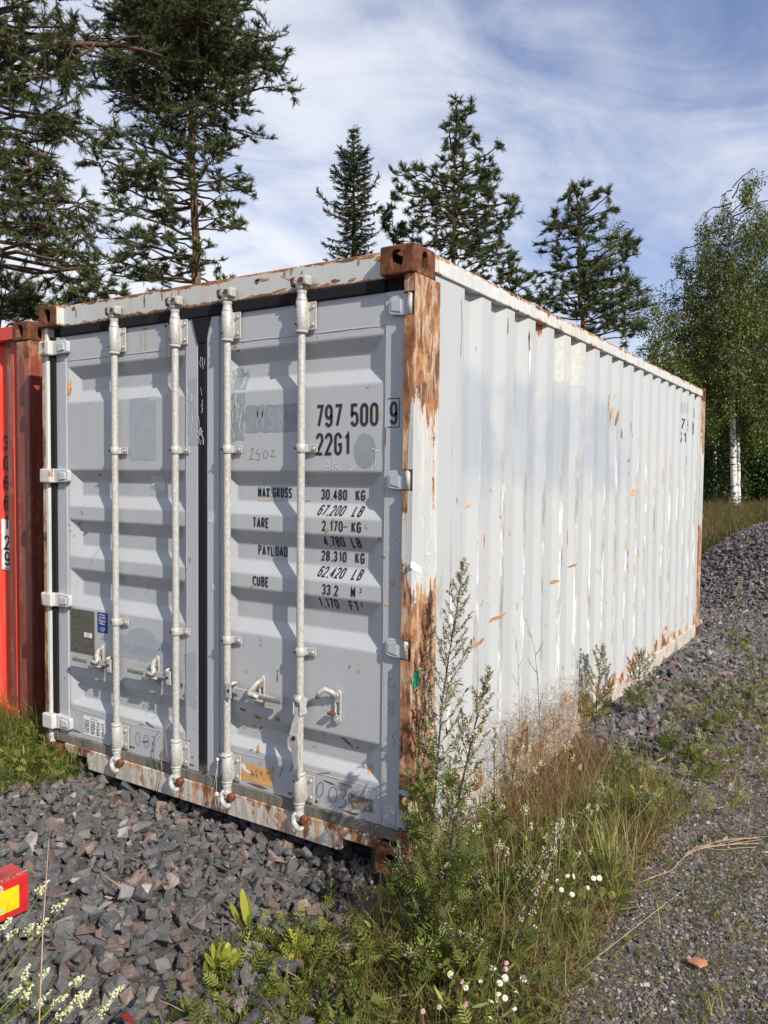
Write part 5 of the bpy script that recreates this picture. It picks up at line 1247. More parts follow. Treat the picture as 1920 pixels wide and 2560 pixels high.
    if not leaf:
        wh = rs.randint(0, 3, n)
        for q in range(3):
            m_ = wh == q; cnt = m_.sum(); acc.inst(PT[q], rotz_to(TDir[m_], rs.uniform(0, 6.28, cnt)), TPos[m_], tuft*rs.uniform(.75, 1.2, cnt), np.clip(rs.normal(.45, .22, cnt), 0, 1))
    else:
        Pp = np.repeat(TPos, per, 0)+rs.normal(size=(n*per, 3))*tuft*.55+np.array([0, 0, -1])*rs.uniform(0, droop, n*per)[:, None]
        D = rs.normal(size=(n*per, 3))*.7; D[:, 2] -= .8; acc.inst(LEAFT, rotz_to(D, rs.uniform(0, 6.28, n*per)), Pp, leaf*rs.uniform(.7, 1.25, n*per), np.clip(rs.normal(.45, .25, n*per), 0, 1))
    link('foliage', acc.mesh('foliage'), mats[2], root)
    return root
LEAFT = (np.array([[0, 0, 0], [-.36, 0.03, .42], [0, 0, 1.0], [.36, 0.03, .42]]), np.array([[0, 1, 2, 3]]))
PM = [M['pinebark'], M['twig'], M['needle']]
tallpads = [(400,40,130,60),(300,60,90,55),(500,60,90,50),(560,110,70,35),(330,130,110,50),(450,140,110,50),(250,170,75,38),(220,112,40,30),(380,200,110,45),(592,150,45,18),(480,210,60,35),(530,238,38,18),(300,215,75,32),(400,-40,150,60),(350,268,60,25),(440,290,50,25),(470,260,50,25),(420,90,120,60),(380,-110,120,60),(480,-60,90,50),(290,-20,80,50),
 (260,335,50,28),(228,378,34,20),(300,365,60,30),(325,402,60,30),(250,420,34,18),(350,430,40,25),(500,372,42,22),(532,388,20,16),(480,400,32,16),(492,460,32,22),(507,480,20,15),(452,452,26,16),(280,492,42,22),(250,530,36,18),(330,522,48,25),(300,560,55,24),(380,552,36,26),(262,590,45,14),(340,600,60,18),(450,540,26,18),(462,580,22,16),(440,602,25,14),(390,482,28,18),(375,340,45,26),(455,335,36,20),(415,400,30,18)]
pad_tree('pine_tree', 'tallest pine, reddish bare trunk rising behind the doors', 'pine tree', 18.0, [(428,1010),(425,640),(413,270),(408,60),(400,-180)], .155, tallpads, 2.4, PM, 11, .072, 2.1, fat=1.25)
leftpads = [(50,20,80,45),(130,50,48,50),(20,75,60,50),(142,130,44,60),(60,175,60,45),(100,225,62,36),(35,255,58,55),(110,268,46,24),(50,385,66,52),(110,415,62,45),(35,465,58,56),(140,395,38,30),(90,500,60,42),(145,468,36,34),(50,540,56,22),(128,545,44,20),(170,568,26,9),(0,130,40,40),(60,330,40,20),(0,320,40,60),(180,60,25,22),(110,110,40,26),(20,10,60,40)]
pad_tree('pine_tree', 'near pine reaching in from the left edge, fine dark drooping sprays', 'pine tree', 10.0, [(-190,1100),(-180,700),(-165,400),(-150,200),(-140,-50),(-130,-260)], .15, leftpads, 2.2, [M['pinebark'], M['twig'], M['needle']], 12, .056, 1.8, joinlow=-.1, fat=1.3, hang=.6, tk=12)
# its long bare limb
def bare_limb(parent, pts, depth, r0, r1, name='limb'):
    off = Vector(parent.location); P = [Vector(at(x, y, depth+dd))-off for x, y, dd in pts]; Q = [P[0]]
    for a_, c_ in zip(P[:-1], P[1:]):
        for q in range(1, 5): Q.append(a_.lerp(c_, q/4))
    Q2 = [Q[0]]+[(Q[i-1]+Q[i]*2+Q[i+1])/4 for i in range(1, len(Q)-1)]+[Q[-1]]
    bm_ = bmesh.new(); tube_bm(bm_, Q2, [r0+(r1-r0)*i/(len(Q2)-1) for i in range(len(Q2))], 10); return link(name, fin(bm_, name), M['limbbark'], parent)
LP = [o for o in bpy.data.objects if o.type == 'EMPTY' and str(o.get('label', '')).startswith('near pine')][0]
bare_limb(LP, [(-150,330,0),(-60,215,0),(0,150,0),(45,112,0),(110,98,0),(190,95,0),(270,100,.1),(310,108,.1),(350,120,.2)], 10.0, .070, .008)
bare_limb(LP, [(-120,300,0),(0,203,0),(60,172,0),(130,140,0),(190,112,0),(210,90,0)], 10.0, .035, .012)
bare_limb(LP, [(-165,350,0),(-60,328,0),(0,328,0),(70,332,0),(103,338,0)], 10.0, .05, .035)
bare_limb(LP, [(60,334,0),(64,370,0),(80,420,.1),(90,470,.1)], 10.0, .018, .008)
bare_limb(LP, [(175,97,0),(215,115,0),(250,125,0)], 10.0, .016, .006); bare_limb(LP, [(235,98,0),(262,82,0),(300,78,0)], 10.0, .022, .01)
lowpads = [(45,640,62,42),(15,602,38,38),(70,675,52,26),(20,690,60,36),(95,655,24,16)]
pad_tree('pine_tree', 'low bushy pine below the hanging sprays at the left edge', 'pine tree', 14.0, [(-20,1100),(-15,850),(0,700),(5,590)], .07, lowpads, 1.3, PM, 13, .075, 2.4)
pad_tree('pine_tree', 'small pine top just showing over the left end of the door header', 'pine tree', 15.0, [(190,1050),(195,800),(205,680),(212,600)], .06, [(150,642,28,20),(156,618,10,14),(220,615,34,20),(205,598,14,12),(250,632,36,14),(195,650,40,18),(165,660,30,14)], .7, PM, 14, .07, 2.4)
cz = lambda a, b_: (656.6+.3542*a, 172.8+.3542*b_)
midpads = [(950,290,60,45),(905,270,20,28),(965,265,16,26),(1005,285,20,40),(900,420,75,55),(1050,390,22,50),(860,500,45,45),(950,560,80,50),(1120,550,75,36),(1175,510,24,24),(1060,610,85,45),(850,640,65,45),(1000,660,100,50),(595,610,36,44),(570,670,34,30),(660,690,70,44),(700,640,20,22),(690,770,75,50),(800,720,65,50),(740,830,70,44),(900,780,90,60),(1050,760,90,50),(1140,740,55,38),(1230,800,65,32),(1280,770,24,22),(1180,850,75,42),(1235,910,42,34),(1060,880,90,60),(900,920,100,60),(780,940,90,50),(1160,950,65,34),(1000,1000,100,60),(850,1030,80,50),(1130,1060,90,40),(1000,1120,100,50),(1160,1130,60,30),(880,1100,60,40),(1080,1180,70,34),(940,350,50,45)]
pad_tree('pine_tree', 'dense wide pine directly above the rusty front corner casting', 'pine tree', 24.0, [(925,2500),(925,1300),(915,900),(915,600),(930,270)], .17, midpads, 2.7, PM, 15, .092, 2.3, conv=cz, fat=1.32)
pad_tree('pine_tree', 'small ragged pine between the spruce and the dense pine', 'pine tree', 26.0, [(560,2400),(560,1200),(545,950),(530,760)], .09, [(510,830,30,55),(538,770,10,34),(520,890,34,36),(600,900,18,40),(600,950,46,34),(560,980,46,28),(660,955,45,26),(490,860,18,30)], 1.1, PM, 16, .09, 1.8, conv=cz, fat=1.2)
pad_tree('pine_tree', 'shorter pine sloping down over the side rail, right of the dense pine', 'pine tree', 25.0, [(1290,2400),(1290,1500),(1280,1300),(1250,1050)], .10, [(1248,1085,20,34),(1240,1150,50,30),(1285,1175,60,40),(1230,1210,60,36),(1340,1220,50,34),(1300,1280,90,36),(1400,1270,50,26),(1430,1320,45,26),(1380,1375,75,28),(1300,1340,80,36),(1220,1290,50,30)], 2.0, PM, 17, .092, 2.3, conv=cz, fat=1.35)
cr_ = lambda a, b_: (1123.2+.3515*a, 345.6+.3515*b_)
rpads = [(380,210,24,34),(452,235,34,26),(318,230,24,26),(265,298,18,22),(390,300,65,46),(500,370,46,26),(540,350,12,14),(215,345,50,40),(175,420,34,34),(300,400,75,56),(420,430,62,46),(230,480,56,36),(340,520,75,46),(200,580,44,24),(460,540,55,36),(600,545,50,44),(645,600,26,34),(560,610,75,46),(300,640,65,36),(235,690,34,20),(450,700,90,60),(620,680,46,36),(560,760,85,50),(400,760,80,50),(230,790,66,32),(280,860,90,50),(180,860,50,34),(420,870,100,60),(560,880,90,60),(660,850,44,44),(350,960,120,50),(500,970,110,50),(640,960,90,50),(700,1050,56,44),(600,1080,90,50),(450,1050,80,40),(150,930,56,36),(480,320,30,30)]
pad_tree('pine_tree', 'dark twin-topped pine standing over the middle of the side wall', 'pine tree', 27.0, [(380,2400),(378,1000),(365,620),(355,450),(385,190)], .18, rpads, 3.3, PM, 18, .10, 2.5, conv=cr_, fat=1.36)
# birches
BM = [M['birchbark'], M['twig'], M['birchleaf']]
bpads = [(1322,150,16,26),(1262,215,20,12),(1310,300,46,34),(1455,325,24,10),(1340,385,60,40),(1215,370,34,26),(1290,470,95,60),(1098,470,22,30),(1180,560,65,50),(1400,500,80,60),(1480,480,50,60),(1070,590,34,46),(1250,640,115,70),(1420,650,100,70),(990,690,34,34),(1100,740,66,56),(1005,800,44,44),(1250,800,125,80),(1450,800,100,80),(1060,870,75,56),(1000,950,55,46),(1200,950,125,80),(1400,980,130,90),(1050,1050,85,56),(1200,1120,135,80),(1420,1150,130,90),(1020,1200,75,56),(1090,1290,85,56),(1250,1300,135,80),(1440,1330,120,90),(1150,1400,70,46),(1250,1450,115,56),(1150,1560,90,60),(1400,1400,100,70)]
pad_tree('birch_tree', 'tall leafy birch with a white trunk at the right edge', 'birch tree', 30.0, [(1318,2165),(1312,1900),(1305,1500),(1303,1000),(1300,500),(1308,130)], .13, bpads, 2.6, BM, 21, .14, 3.0, conv=cr_, fat=1.12, leaf=.085, droop=.45, tk=10, per=10)
pad_tree('birch_tree', 'slim birch trunk leaning close against the tall white birch', 'birch tree', 30.4, [(1342,2160),(1340,1800),(1345,1500),(1400,1100),(1450,800)], .09, [(1420,1500,110,70),(1360,1600,100,56),(1480,1620,80,66),(1380,1400,90,56),(1500,1200,80,80),(1520,1000,60,80)], 1.8, BM, 22, .15, 3.0, conv=cr_, fat=1.12, leaf=.085, droop=.45, tk=10, per=10)
pad_tree('birch_tree', 'birch with pale trunk behind the far corner of the container', 'birch tree', 33.0, [(1200,2080),(1198,1700),(1195,1400),(1180,1000)], .10, [(1180,1500,60,60),(1240,1580,60,50),(1160,1620,40,46),(1150,1200,90,80),(1130,1000,70,60),(1080,1380,70,70),(1200,1350,80,70),(1100,1550,60,50)], 1.8, BM, 23, .15, 3.0, conv=cr_, fat=1.3, leaf=.08, droop=.35, tk=10, per=9)
pad_tree('birch_tree', 'birch with leaning pale trunk at the right picture edge', 'birch tree', 34.0, [(1490,2080),(1500,1800),(1530,1500),(1560,1100)], .09, [(1560,1500,70,80),(1540,1350,70,80),(1590,1150,80,90),(1600,900,80,90),(1600,700,70,80)], 1.8, BM, 24, .15, 3.2, conv=cr_, fat=1.3, leaf=.08, droop=.35, tk=10, per=9)
pad_tree('birch_tree', 'thin young birch in the gap right of the dark pine', 'birch tree', 29.0, [(880,2300),(880,1500),(862,1150),(850,880)], .05, [(850,895,34,30),(800,965,36,34),(880,990,30,40),(820,1050,50,50),(900,1100,44,46),(760,1150,45,46),(850,1200,56,46),(900,1270,56,46),(800,1240,40,40),(940,1180,30,40)], 1.3, BM, 25, .15, 1.8, conv=cr_, leaf=.075, droop=.25, tk=9, per=8)
pad_tree('birch_tree', 'leafy birch crown showing behind the right flank of the dark pine', 'birch tree', 29.5, [(640,2300),(640,1400),(610,900),(585,440)], .07, [(585,460,30,26),(560,500,30,26),(700,790,34,46),(720,850,24,40),(640,720,40,40),(740,950,30,40)], 1.3, BM, 26, .16, 1.5, conv=cr_, leaf=.075, droop=.2, tk=9, per=8)
# spruce with cones
def spruce():
    depth = 25.0; rs = np.random.RandomState(31); k = depth/1696
    top = at(765, 268, depth); bx, by = top[0], top[1]; bz = float(H(bx, by)); off = np.array([bx, by, bz]); Ht = top[2]-bz
    root = empty('spruce_tree', tuple(off), label='narrow spruce hung with brown cones, above the door header', cat='spruce tree')
    bm_ = bmesh.new(); tube_bm(bm_, [Vector((rs.normal()*.01, rs.normal()*.01, Ht*q/20)) for q in range(21)], [.15*(1-q/20)**.9+.008 for q in range(21)], 8, cap=False); link('trunk', fin(bm_, 'trunk'), M['sprucebark'], root)
    A, B, ra, rb, TP, TD, cones = [], [], [], [], [], [], []
    prof = [(300, 8), (330, 22), (360, 40), (400, 46), (430, 50), (470, 46), (500, 52), (540, 60), (620, 70), (800, 95), (1028, 110)]
    z = Ht-.25
    while z > 2.2:
        py = 268+(Ht-z)/k; Lb = np.interp(py, [p[0] for p in prof], [p[1] for p in prof])*k
        nb = 6 if py > 330 else 4
        a0 = rs.uniform(0, 6.28)
        for q in range(nb):
            a_ = a0+q*6.28/nb+rs.normal()*.2; l = Lb*rs.uniform(.6, 1.15); d = np.array([math.cos(a_), math.sin(a_), 0])
            dr = -.25 if py > 420 else .25
            st = np.array([0, 0, z]); path = bez(st, st+d*l*.55+np.array([0, 0, dr*l*.6]), st+d*l+np.array([0, 0, (dr+.35)*l*.7]), 6); limb(A, B, ra, rb, path, .012+.01*l, .005)
            n = max(3, int(l/.055))
            for _ in range(n*3):
                f = rs.uniform(.12, 1)*5; i_ = min(int(f), 4); p = path[i_]+(path[i_+1]-path[i_])*(f-i_); t = path[i_+1]-path[i_]; t /= np.linalg.norm(t)
                sd = np.cross(t, [0, 0, 1.])*rs.choice([-1, 1]); dd = t*.7+sd*rs.uniform(.2, 1)+np.array([0, 0, rs.uniform(-.6, .35)]); dd /= np.linalg.norm(dd); l2 = rs.uniform(.08, .22)*(1.1-f/8)
                A.append(p); B.append(p+dd*l2); ra.append(.005); rb.append(.003)
                for g in np.arange(.0, l2+.03, .045): TP.append(p+dd*g); TD.append(dd)
            if py > 400 and py < 600 or rs.rand() < .15:
                for _ in range(3):
                    f = rs.uniform(.3, .95)*5; i_ = min(int(f), 4); cones.append(path[i_]+(path[i_+1]-path[i_])*(f-i_))
        z -= .17 if py < 420 else .22
    # the two long up-curved side limbs and the bare leader shoots
    def T3(px, py, dd=0): return at(px, py, depth+dd)-off
    for pts in ([(765,455),(735,452),(710,440),(695,425),(684,412)], [(765,480),(735,470),(712,462),(700,452)], [(768,470),(800,462),(815,455),(822,448)], [(768,435),(795,415),(808,398),(818,378)], [(765,400),(740,385),(728,372),(722,360)], [(766,350),(785,335),(793,322)], [(766,345),(745,335),(733,318)]):
        P = np.array([T3(x, y, -.3) for x, y in pts]); limb(A, B, ra, rb, P, .02, .006); L = len(P)-1
        for _ in range(60):
            f = rs.uniform(.15, 1)*L; i_ = min(int(f), L-1); p = P[i_]+(P[i_+1]-P[i_])*(f-i_); t = P[i_+1]-P[i_]; t /= np.linalg.norm(t); dd = t*.8+rs.normal(size=3)*.5; dd /= np.linalg.norm(dd); l2 = rs.uniform(.05, .16)
            for g in np.arange(0, l2+.02, .045): TP.append(p+dd*g); TD.append(dd)
            A.append(p); B.append(p+dd*l2); ra.append(.005); rb.append(.003)
        if pts[0][1] > 440:
            for q in range(9): f = rs.uniform(.2, .9)*L; i_ = min(int(f), L-1); cones.append(P[i_]+(P[i_+1]-P[i_])*(f-i_))
    for dx in (-8, -3, 2, 7): limb(A, B, ra, rb, np.array([T3(765, 312), T3(765+dx*.9, 295), T3(765+dx, 268+abs(dx))]), .008, .005)
    V, F = segs_mesh(A, B, ra, rb, 4); link('branches', npmesh('branches', V, F), M['sprucebark'], root)
    T = needle_tuft(18, .045, .007, 5, 1.1, .6); acc = Acc(); TP = np.array(TP); n = len(TP); acc.inst(T, rotz_to(np.array(TD), rs.uniform(0, 6.28, n)), TP, rs.uniform(.8, 1.3, n), np.clip(rs.normal(.45, .25, n), 0, 1)); link('foliage', acc.mesh('foliage'), M['sneedle'], root)
    bm_ = bmesh.new(); tube_bm(bm_, [(0, 0, 0), (0, 0, -.03), (0, 0, -.07), (0, 0, -.12), (0, 0, -.14)], [.008, .026, .030, .020, .004], 7); cm_ = fin(bm_, 'cone')
    rs.shuffle(cones); first = True
    for c in cones[:90]:
        o = link('cone', cm_, [M['cone']] if first else None, root); first = False; o.location = tuple(c); o.rotation_euler = (rs.normal()*.15, rs.normal()*.15, 0)
spruce()
# forest undergrowth and meadow
def scatter_clump(name, label, mat, centers, radii, n, leaf, seed, T=None, up=0.0):
    rs = np.random.RandomState(seed); acc = Acc(); C = np.array(centers); Rr = np.array(radii); w_ = (Rr**2).sum(1); w_ = w_/w_.sum(); ch = rs.choice(len(C), n, p=w_)
    u = rs.normal(size=(n, 3)); u /= np.linalg.norm(u, axis=1, keepdims=True); u *= rs.uniform(.45, 1.0, (n, 1))**.5
    P = C[ch]+u*Rr[ch]; D = rs.normal(size=(n, 3)); D[:, 2] += up; acc.inst(T or LEAFT, rotz_to(D, rs.uniform(0, 6.28, n)), P, leaf*rs.uniform(.6, 1.3, n), np.clip(rs.normal(.4, .25, n), 0, 1))
    return link(name, acc.mesh(name), mat, None, label=label, kind='stuff')
rs = np.random.RandomState(81); WD = ([], [])
for _ in range(150):
    px = rs.uniform(1500, 1900); d = rs.uniform(35, 41); top = 9.5 if px > 1560 else 5.0+4.5*(px-1500)/60; hgt = rs.uniform(1.5, top); p = at(px, 1028, d); g = float(H(p[0], p[1])); WD[0].append((p[0], p[1], g+hgt)); WD[1].append((rs.uniform(.5, 1.3), rs.uniform(.5, 1.3), rs.uniform(.6, 1.5)))
rs = np.random.RandomState(77); C_ = []; R_ = []
for _ in range(170):
    px = rs.uniform(1480, 1900); d = rs.uniform(32, 38); hgt = rs.uniform(.3, 5.5)*(1.0 if rs.rand() < .7 else .4); p = at(px, 1028, d); g = float(H(p[0], p[1])); C_.append((p[0], p[1], g+hgt)); R_.append((rs.uniform(.6, 1.3), rs.uniform(.6, 1.3), rs.uniform(.5, 1.2)))
scatter_clump('woodland', 'mixed green wood closing off the view behind the birches', M['birchleaf'], *WD, 120000, .12, 80)
scatter_clump('forest_undergrowth', 'dark leafy undergrowth between the birch trunks', M['forest'], C_, R_, 90000, .13, 78)
C_ = []; R_ = []
for _ in range(260):
    px = rs.uniform(-900, 2400); d = rs.uniform(40, 50); hgt = rs.uniform(.5, 4.2) if px < 1450 else rs.uniform(.5, 9); p = at(px, 1028, d); g = float(H(p[0], p[1])); C_.append((p[0], p[1], g+hgt)); R_.append((2.2, 2.2, 1.3))
scatter_clump('distant_forest', 'dark distant forest edge behind everything', M['forest'], C_, R_, 70000, .30, 79)
# ------------------------------------------------------------------ grass and weeds
def blade(L, wd, bend, n=4):
    pts = []; 
    for q in range(n+1): t = q/n; pts.append((0, bend*L*t*t, L*(t-.25*bend*t*t)))
    return quadblade(pts, [wd*(1-.15*q) if q < n else wd*.12 for q in range(n+1)], up=(0, 1, .2))
def grass_scatter(name, label, mat, P, h, seed, per=7, wd=.0035, spread=.03, lean=.35, rmean=.45, parent=None, loc=None, kind='stuff'):
    rs = np.random.RandomState(seed); n = len(P)*per; acc = Acc(); T = [blade(1, 1, b_, 4) for b_ in (.1, .35, .7)]
    PP = np.repeat(P, per, 0)+rs.normal(size=(n, 2))*spread; hh = np.repeat(h, per)*rs.uniform(.35, 1.1, n); z = H(PP[:, 0], PP[:, 1])-.005; wh = rs.randint(0, 3, n)
    base = np.c_[PP, z]
    if loc is not None: base = base-np.array(loc)
    for q in range(3):
        m_ = wh == q; c = m_.sum(); D = rs.normal(size=(c, 3))*lean; D[:, 2] = 1
        acc.inst(T[q], rotz_to(D, rs.uniform(0, 6.28, c)), base[m_], np.stack([np.full(c, wd)*rs.uniform(.6, 1.3, c), hh[m_], hh[m_]], 1), np.clip(rs.normal(rmean, .25, c), 0, 1))
    return link(name, acc.mesh(name), mat, parent, label=label, kind=kind)
rs = np.random.RandomState(5)
# meadow behind the mound
n = 5200; d = rs.uniform(12, 31, n); px = rs.uniform(1440, 1800, n); Pm = np.array([at(a_, 1028, b_)[:2] for a_, b_ in zip(px, d)])
grass_scatter('meadow_grass', 'tall brownish green meadow grass between the mound and the birches', M['grass'], Pm, rs.uniform(.25, .6, n), 6, 6, .012, .12, .35, .22)
grass_scatter('dry_meadow_grass', 'dry brown stalks in the far meadow', M['straw'], Pm[:3000], rs.uniform(.35, .7, 3000), 7, 5, .010, .12, .35, .18)
# dry reddish grass by the wall
polyDry = wpoly([(935, 1905), (1060, 1960), (1180, 1850), (1290, 1720), (1310, 1640), (1250, 1575), (1180, 1600), (1070, 1680), (960, 1800)])
P = sample(polyDry, 1300, rs); P = P[P[:, 0] > .02]
grass_scatter('dry_grass', 'wispy reddish brown dry grass along the foot of the side wall', M['straw'], P, rs.uniform(.12, .38, len(P)), 8, 5, .0022, .04, .55, .40)
# airy panicle haze of the dry grass
def airy(P, seed, name, label, mat, hmin, hmax, L=.05, wd=.0016, per=26):
    rs = np.random.RandomState(seed); n = len(P)*per; c = np.repeat(np.c_[P, H(P[:, 0], P[:, 1])+rs.uniform(hmin, hmax, len(P))], per, 0)+rs.normal(size=(n, 3))*np.array([.05, .05, .06])
    T = quadblade([(0, 0, 0), (0, .05, .5), (0, 0, 1)], [1, 1, .4], (0, 1, 0)); acc = Acc(); D = rs.normal(size=(n, 3)); D[:, 2] += .4
    acc.inst(T, rotz_to(D, rs.uniform(0, 6.28, n)), c, np.stack([np.full(n, wd), np.full(n, L), L*rs.uniform(.5, 1.2, n)], 1), np.clip(rs.normal(.5, .25, n), 0, 1)); return link(name, acc.mesh(name), mat, None, label=label, kind='stuff')
P = sample(wpoly([(1010, 1800), (1130, 1800), (1260, 1660), (1270, 1580), (1190, 1610), (1080, 1700)]), 300, rs); P = P[P[:, 0] > .04]
airy(P, 9, 'grass_panicles', 'fine reddish seed heads of the dry grass', M['straw'], .22, .46)
polyG = wpoly([(800, 2320), (1180, 2320), (1240, 2080), (1330, 1965), (1400, 1835), (1450, 1730), (1420, 1690), (1340, 1670), (1270, 1690), (1180, 1780), (1060, 1800), (950, 1850), (870, 1900), (800, 1930), (770, 2050), (760, 2150)])
P = sample(polyG, 1700, rs); P = P[(P[:, 0] > -.02) & ((P[:, 1] > -.30) | (rs.rand(len(P)) < .45)) & (np.sin(P[:, 0]*13+1)*np.sin(P[:, 1]*11) > -.55)]
grass_scatter('green_grass', 'green grass growing among the weeds by the container corner', M['grass'], P, rs.uniform(.05, .22, len(P)), 10, 7, .0026, .03, .5, .62)
P = sample(polyG, 2600, rs); P = P[(P[:, 0] > -.02) & ((P[:, 1] > -.30) | (rs.rand(len(P)) < .5))]
grass_scatter('withered_grass', 'withered brown grass among the green weeds', M['straw'], P, rs.uniform(.05, .20, len(P)), 11, 8, .0022, .03, .75, .42)
P = sample(polyG, 420, rs); P = P[(P[:, 0] > .02) & (P[:, 1] > -.45)]
grass_scatter('tall_thin_stems', 'tall thin straggly stems standing out of the weeds', M['straw'], P, rs.uniform(.22, .48, len(P)), 61, 3, .0022, .03, .35, .72)
P = sample(polyG, 520, rs); P = P[(P[:, 0] > .02) & (P[:, 1] > -.45)]
grass_scatter('tall_green_stems', 'tall thin green stems among the weeds', M['grass'], P, rs.uniform(.18, .40, len(P)), 62, 3, .0026, .03, .35, .6)
# leafy ground cover
def pinnate(n, L, wl, ww, seed=0, bend=.25):
    rs = np.random.RandomState(seed); parts = [quadblade([(0, 0, 0), (0, bend*.25, .5), (0, bend, 1.0)], [.03, .03, .01], (0, 1, 0))]
    for q in range(n):
        t = .25+.7*q/(n-1); y = bend*t*t; l = wl*(1-.55*abs(t-.5)*1.6)
        for s_ in (-1, 1): parts.append(quadblade([(0, y, t), (s_*l*.5, y-.03, t+.14*l*3), (s_*l, y+.02, t+.30*l*2.2)], [ww*.5, ww, .01], (0, 1, 0)))
    parts.append(quadblade([(0, bend*.9, .93), (0, bend, 1.08), (0, bend*1.1, 1.25)], [ww*.5, ww, .01], (0, 1, 0)))
    return merge(parts)
PINN = [pinnate(5, 1, .40, .10, 1), pinnate(4, 1, .34, .13, 2, .4)]
LANCE = quadblade([(0, 0, 0), (0, .02, .3), (0, .08, .65), (0, .2, 1.0)], [.05, .16, .13, .01], (0, 1, 0))
OVAL = quadblade([(0, 0, 0), (0, .03, .25), (0, .06, .6), (0, .10, .9), (0, .12, 1.0)], [.08, .42, .52, .3, .02], (0, 1, 0))
def leaf_scatter(name, label, mat, P, hmin, hmax, size, T, seed, per=5, rmean=.45, up=.4, spread=.04, kind='stuff', loc=None, parent=None):
    rs = np.random.RandomState(seed); n = len(P)*per; PP = np.repeat(P, per, 0)+rs.normal(size=(n, 2))*spread
    z = H(PP[:, 0], PP[:, 1])+rs.uniform(hmin, 1, n)*np.repeat(rs.uniform(hmin, hmax, len(P)), per); D = rs.normal(size=(n, 3)); D[:, 2] = np.abs(D[:, 2])*.5+up
    acc = Acc(); c = np.c_[PP, z]
    if loc is not None: c = c-np.array(loc)
    Ts = T if isinstance(T, list) else [T]; wh = rs.randint(0, len(Ts), n)
    for q, t in enumerate(Ts):
        m_ = wh == q; k = m_.sum(); acc.inst(t, rotz_to(D[m_], rs.uniform(0, 6.28, k)), c[m_], size*rs.uniform(.5, 1.25, k), np.clip(rs.normal(rmean, .22, k), 0, 1))
    return link(name, acc.mesh(name), mat, parent, label=label, kind=kind)
P = sample(polyG, 1100, rs); dens = .5+.5*np.sin(P[:, 0]*9+2)*np.sin(P[:, 1]*7); P = P[(P[:, 0] > -.0) & (rs.rand(len(P)) < .15+.7*dens**2)]
leaf_scatter('weed_ground_cover', 'low feathery green weeds around the front corner', M['weed'], P, .02, .22, .05, [PINN[0], LANCE, LANCE], 12, 7, .55)
P = sample(polyG, 1100, rs); P = P[P[:, 0] > -.0]
leaf_scatter('clover_leaves', 'small clover leaves in the ground cover', M['weed'], P, .005, .07, .019, OVAL, 13, 10, .45, .9)
polyL = wpoly([(330, 2320), (380, 2160), (470, 2060), (600, 1990), (760, 1960), (820, 2060), (830, 2320)])
P = sample(polyL, 190, rs); leaf_scatter('low_weeds', 'sparse low weeds creeping over the coarse stones at the bottom', M['weed'], P, .02, .09, .055, PINN, 14, 6, .5)
P = sample(polyL, 160, rs); grass_scatter('sparse_grass', 'sparse thin grass among the bottom stones', M['straw'], P, rs.uniform(.08, .22, len(P)), 15, 4, .0022, .03, .8, .7)
polyR = wpoly([(1400, 1840), (1470, 1800), (1600, 1760), (1700, 1650), (1700, 1480), (1560, 1470), (1440, 1500), (1430, 1650)])
P = sample(polyR, 110, rs); leaf_scatter('yard_weeds', 'thin weeds in the gravel on the right', M['weed'], P, .01, .10, .06, PINN, 16, 6, .5)
P = sample(polyR, 220, rs); grass_scatter('yard_grass', 'thin brownish grass in the gravel on the right', M['straw'], P, rs.uniform(.06, .25, len(P)), 17, 6, .0026, .04, .7, .6)
P = sample(wpoly([(1150, 2320), (1250, 2080), (1400, 1850), (1720, 1700), (1720, 2320)]), 420, rs)
grass_scatter('gravel_grass', 'short thin tufts in the fine gravel', M['straw'], P, rs.uniform(.015, .07, len(P)), 18, 7, .0016, .02, 1.0, .55); leaf_scatter('gravel_sprouts', 'tiny green sprouts in the fine gravel', M['weed'], P[:300], .003, .02, .022, PINN, 19, 5, .4, .3)
# litter of straw over the gravel
rs = np.random.RandomState(41); Q = sample(wpoly([(1000, 2320), (1240, 2060), (1380, 1860), (1700, 1650), (1760, 2320)]), 2600, rs)
T_ = quadblade([(0, 0, 0), (0, .04, .5), (0, 0, 1)], [1, 1, .6], (0, 1, 0)); acc = Acc(); D = rs.normal(size=(2600, 3)); D[:, 2] = rs.uniform(0, .12, 2600); acc.inst(T_, rotz_to(D, rs.uniform(0, 6.28, 2600)), np.c_[Q, H(Q[:, 0], Q[:, 1])+.005], np.stack([np.full(2600, .0013), np.full(2600, .05), rs.uniform(.015, .06, 2600)], 1), rs.rand(2600)); link('straw_litter', acc.mesh('straw_litter'), M['straw'], None, label='bits of dry straw scattered on the fine gravel', kind='stuff')
# grass clump by the red container
polyLG = wpoly([(-120, 1620), (-60, 1560), (30, 1580), (110, 1600), (180, 1640), (170, 1675), (90, 1700), (0, 1700), (-120, 1740)])
P = sample(polyLG, 560, rs); hL = np.where(P[:, 0] < -2.6, .42, .22); grass_scatter('tall_grass', 'tall green grass at the foot of the red container', M['grass'], P, rs.uniform(.5, 1.1, len(P))*hL, 20, 7, .0045, .03, .42, .45)
P = sample(wpoly([(40, 1600), (120, 1590), (180, 1640), (165, 1675), (60, 1700), (0, 1700)]), 420, rs); leaf_scatter('leafy_weeds', 'bright leafy weeds in front of the left hinge post', M['weed'], P, .02, .20, .05, [LANCE, PINN[1]], 21, 8, .6)

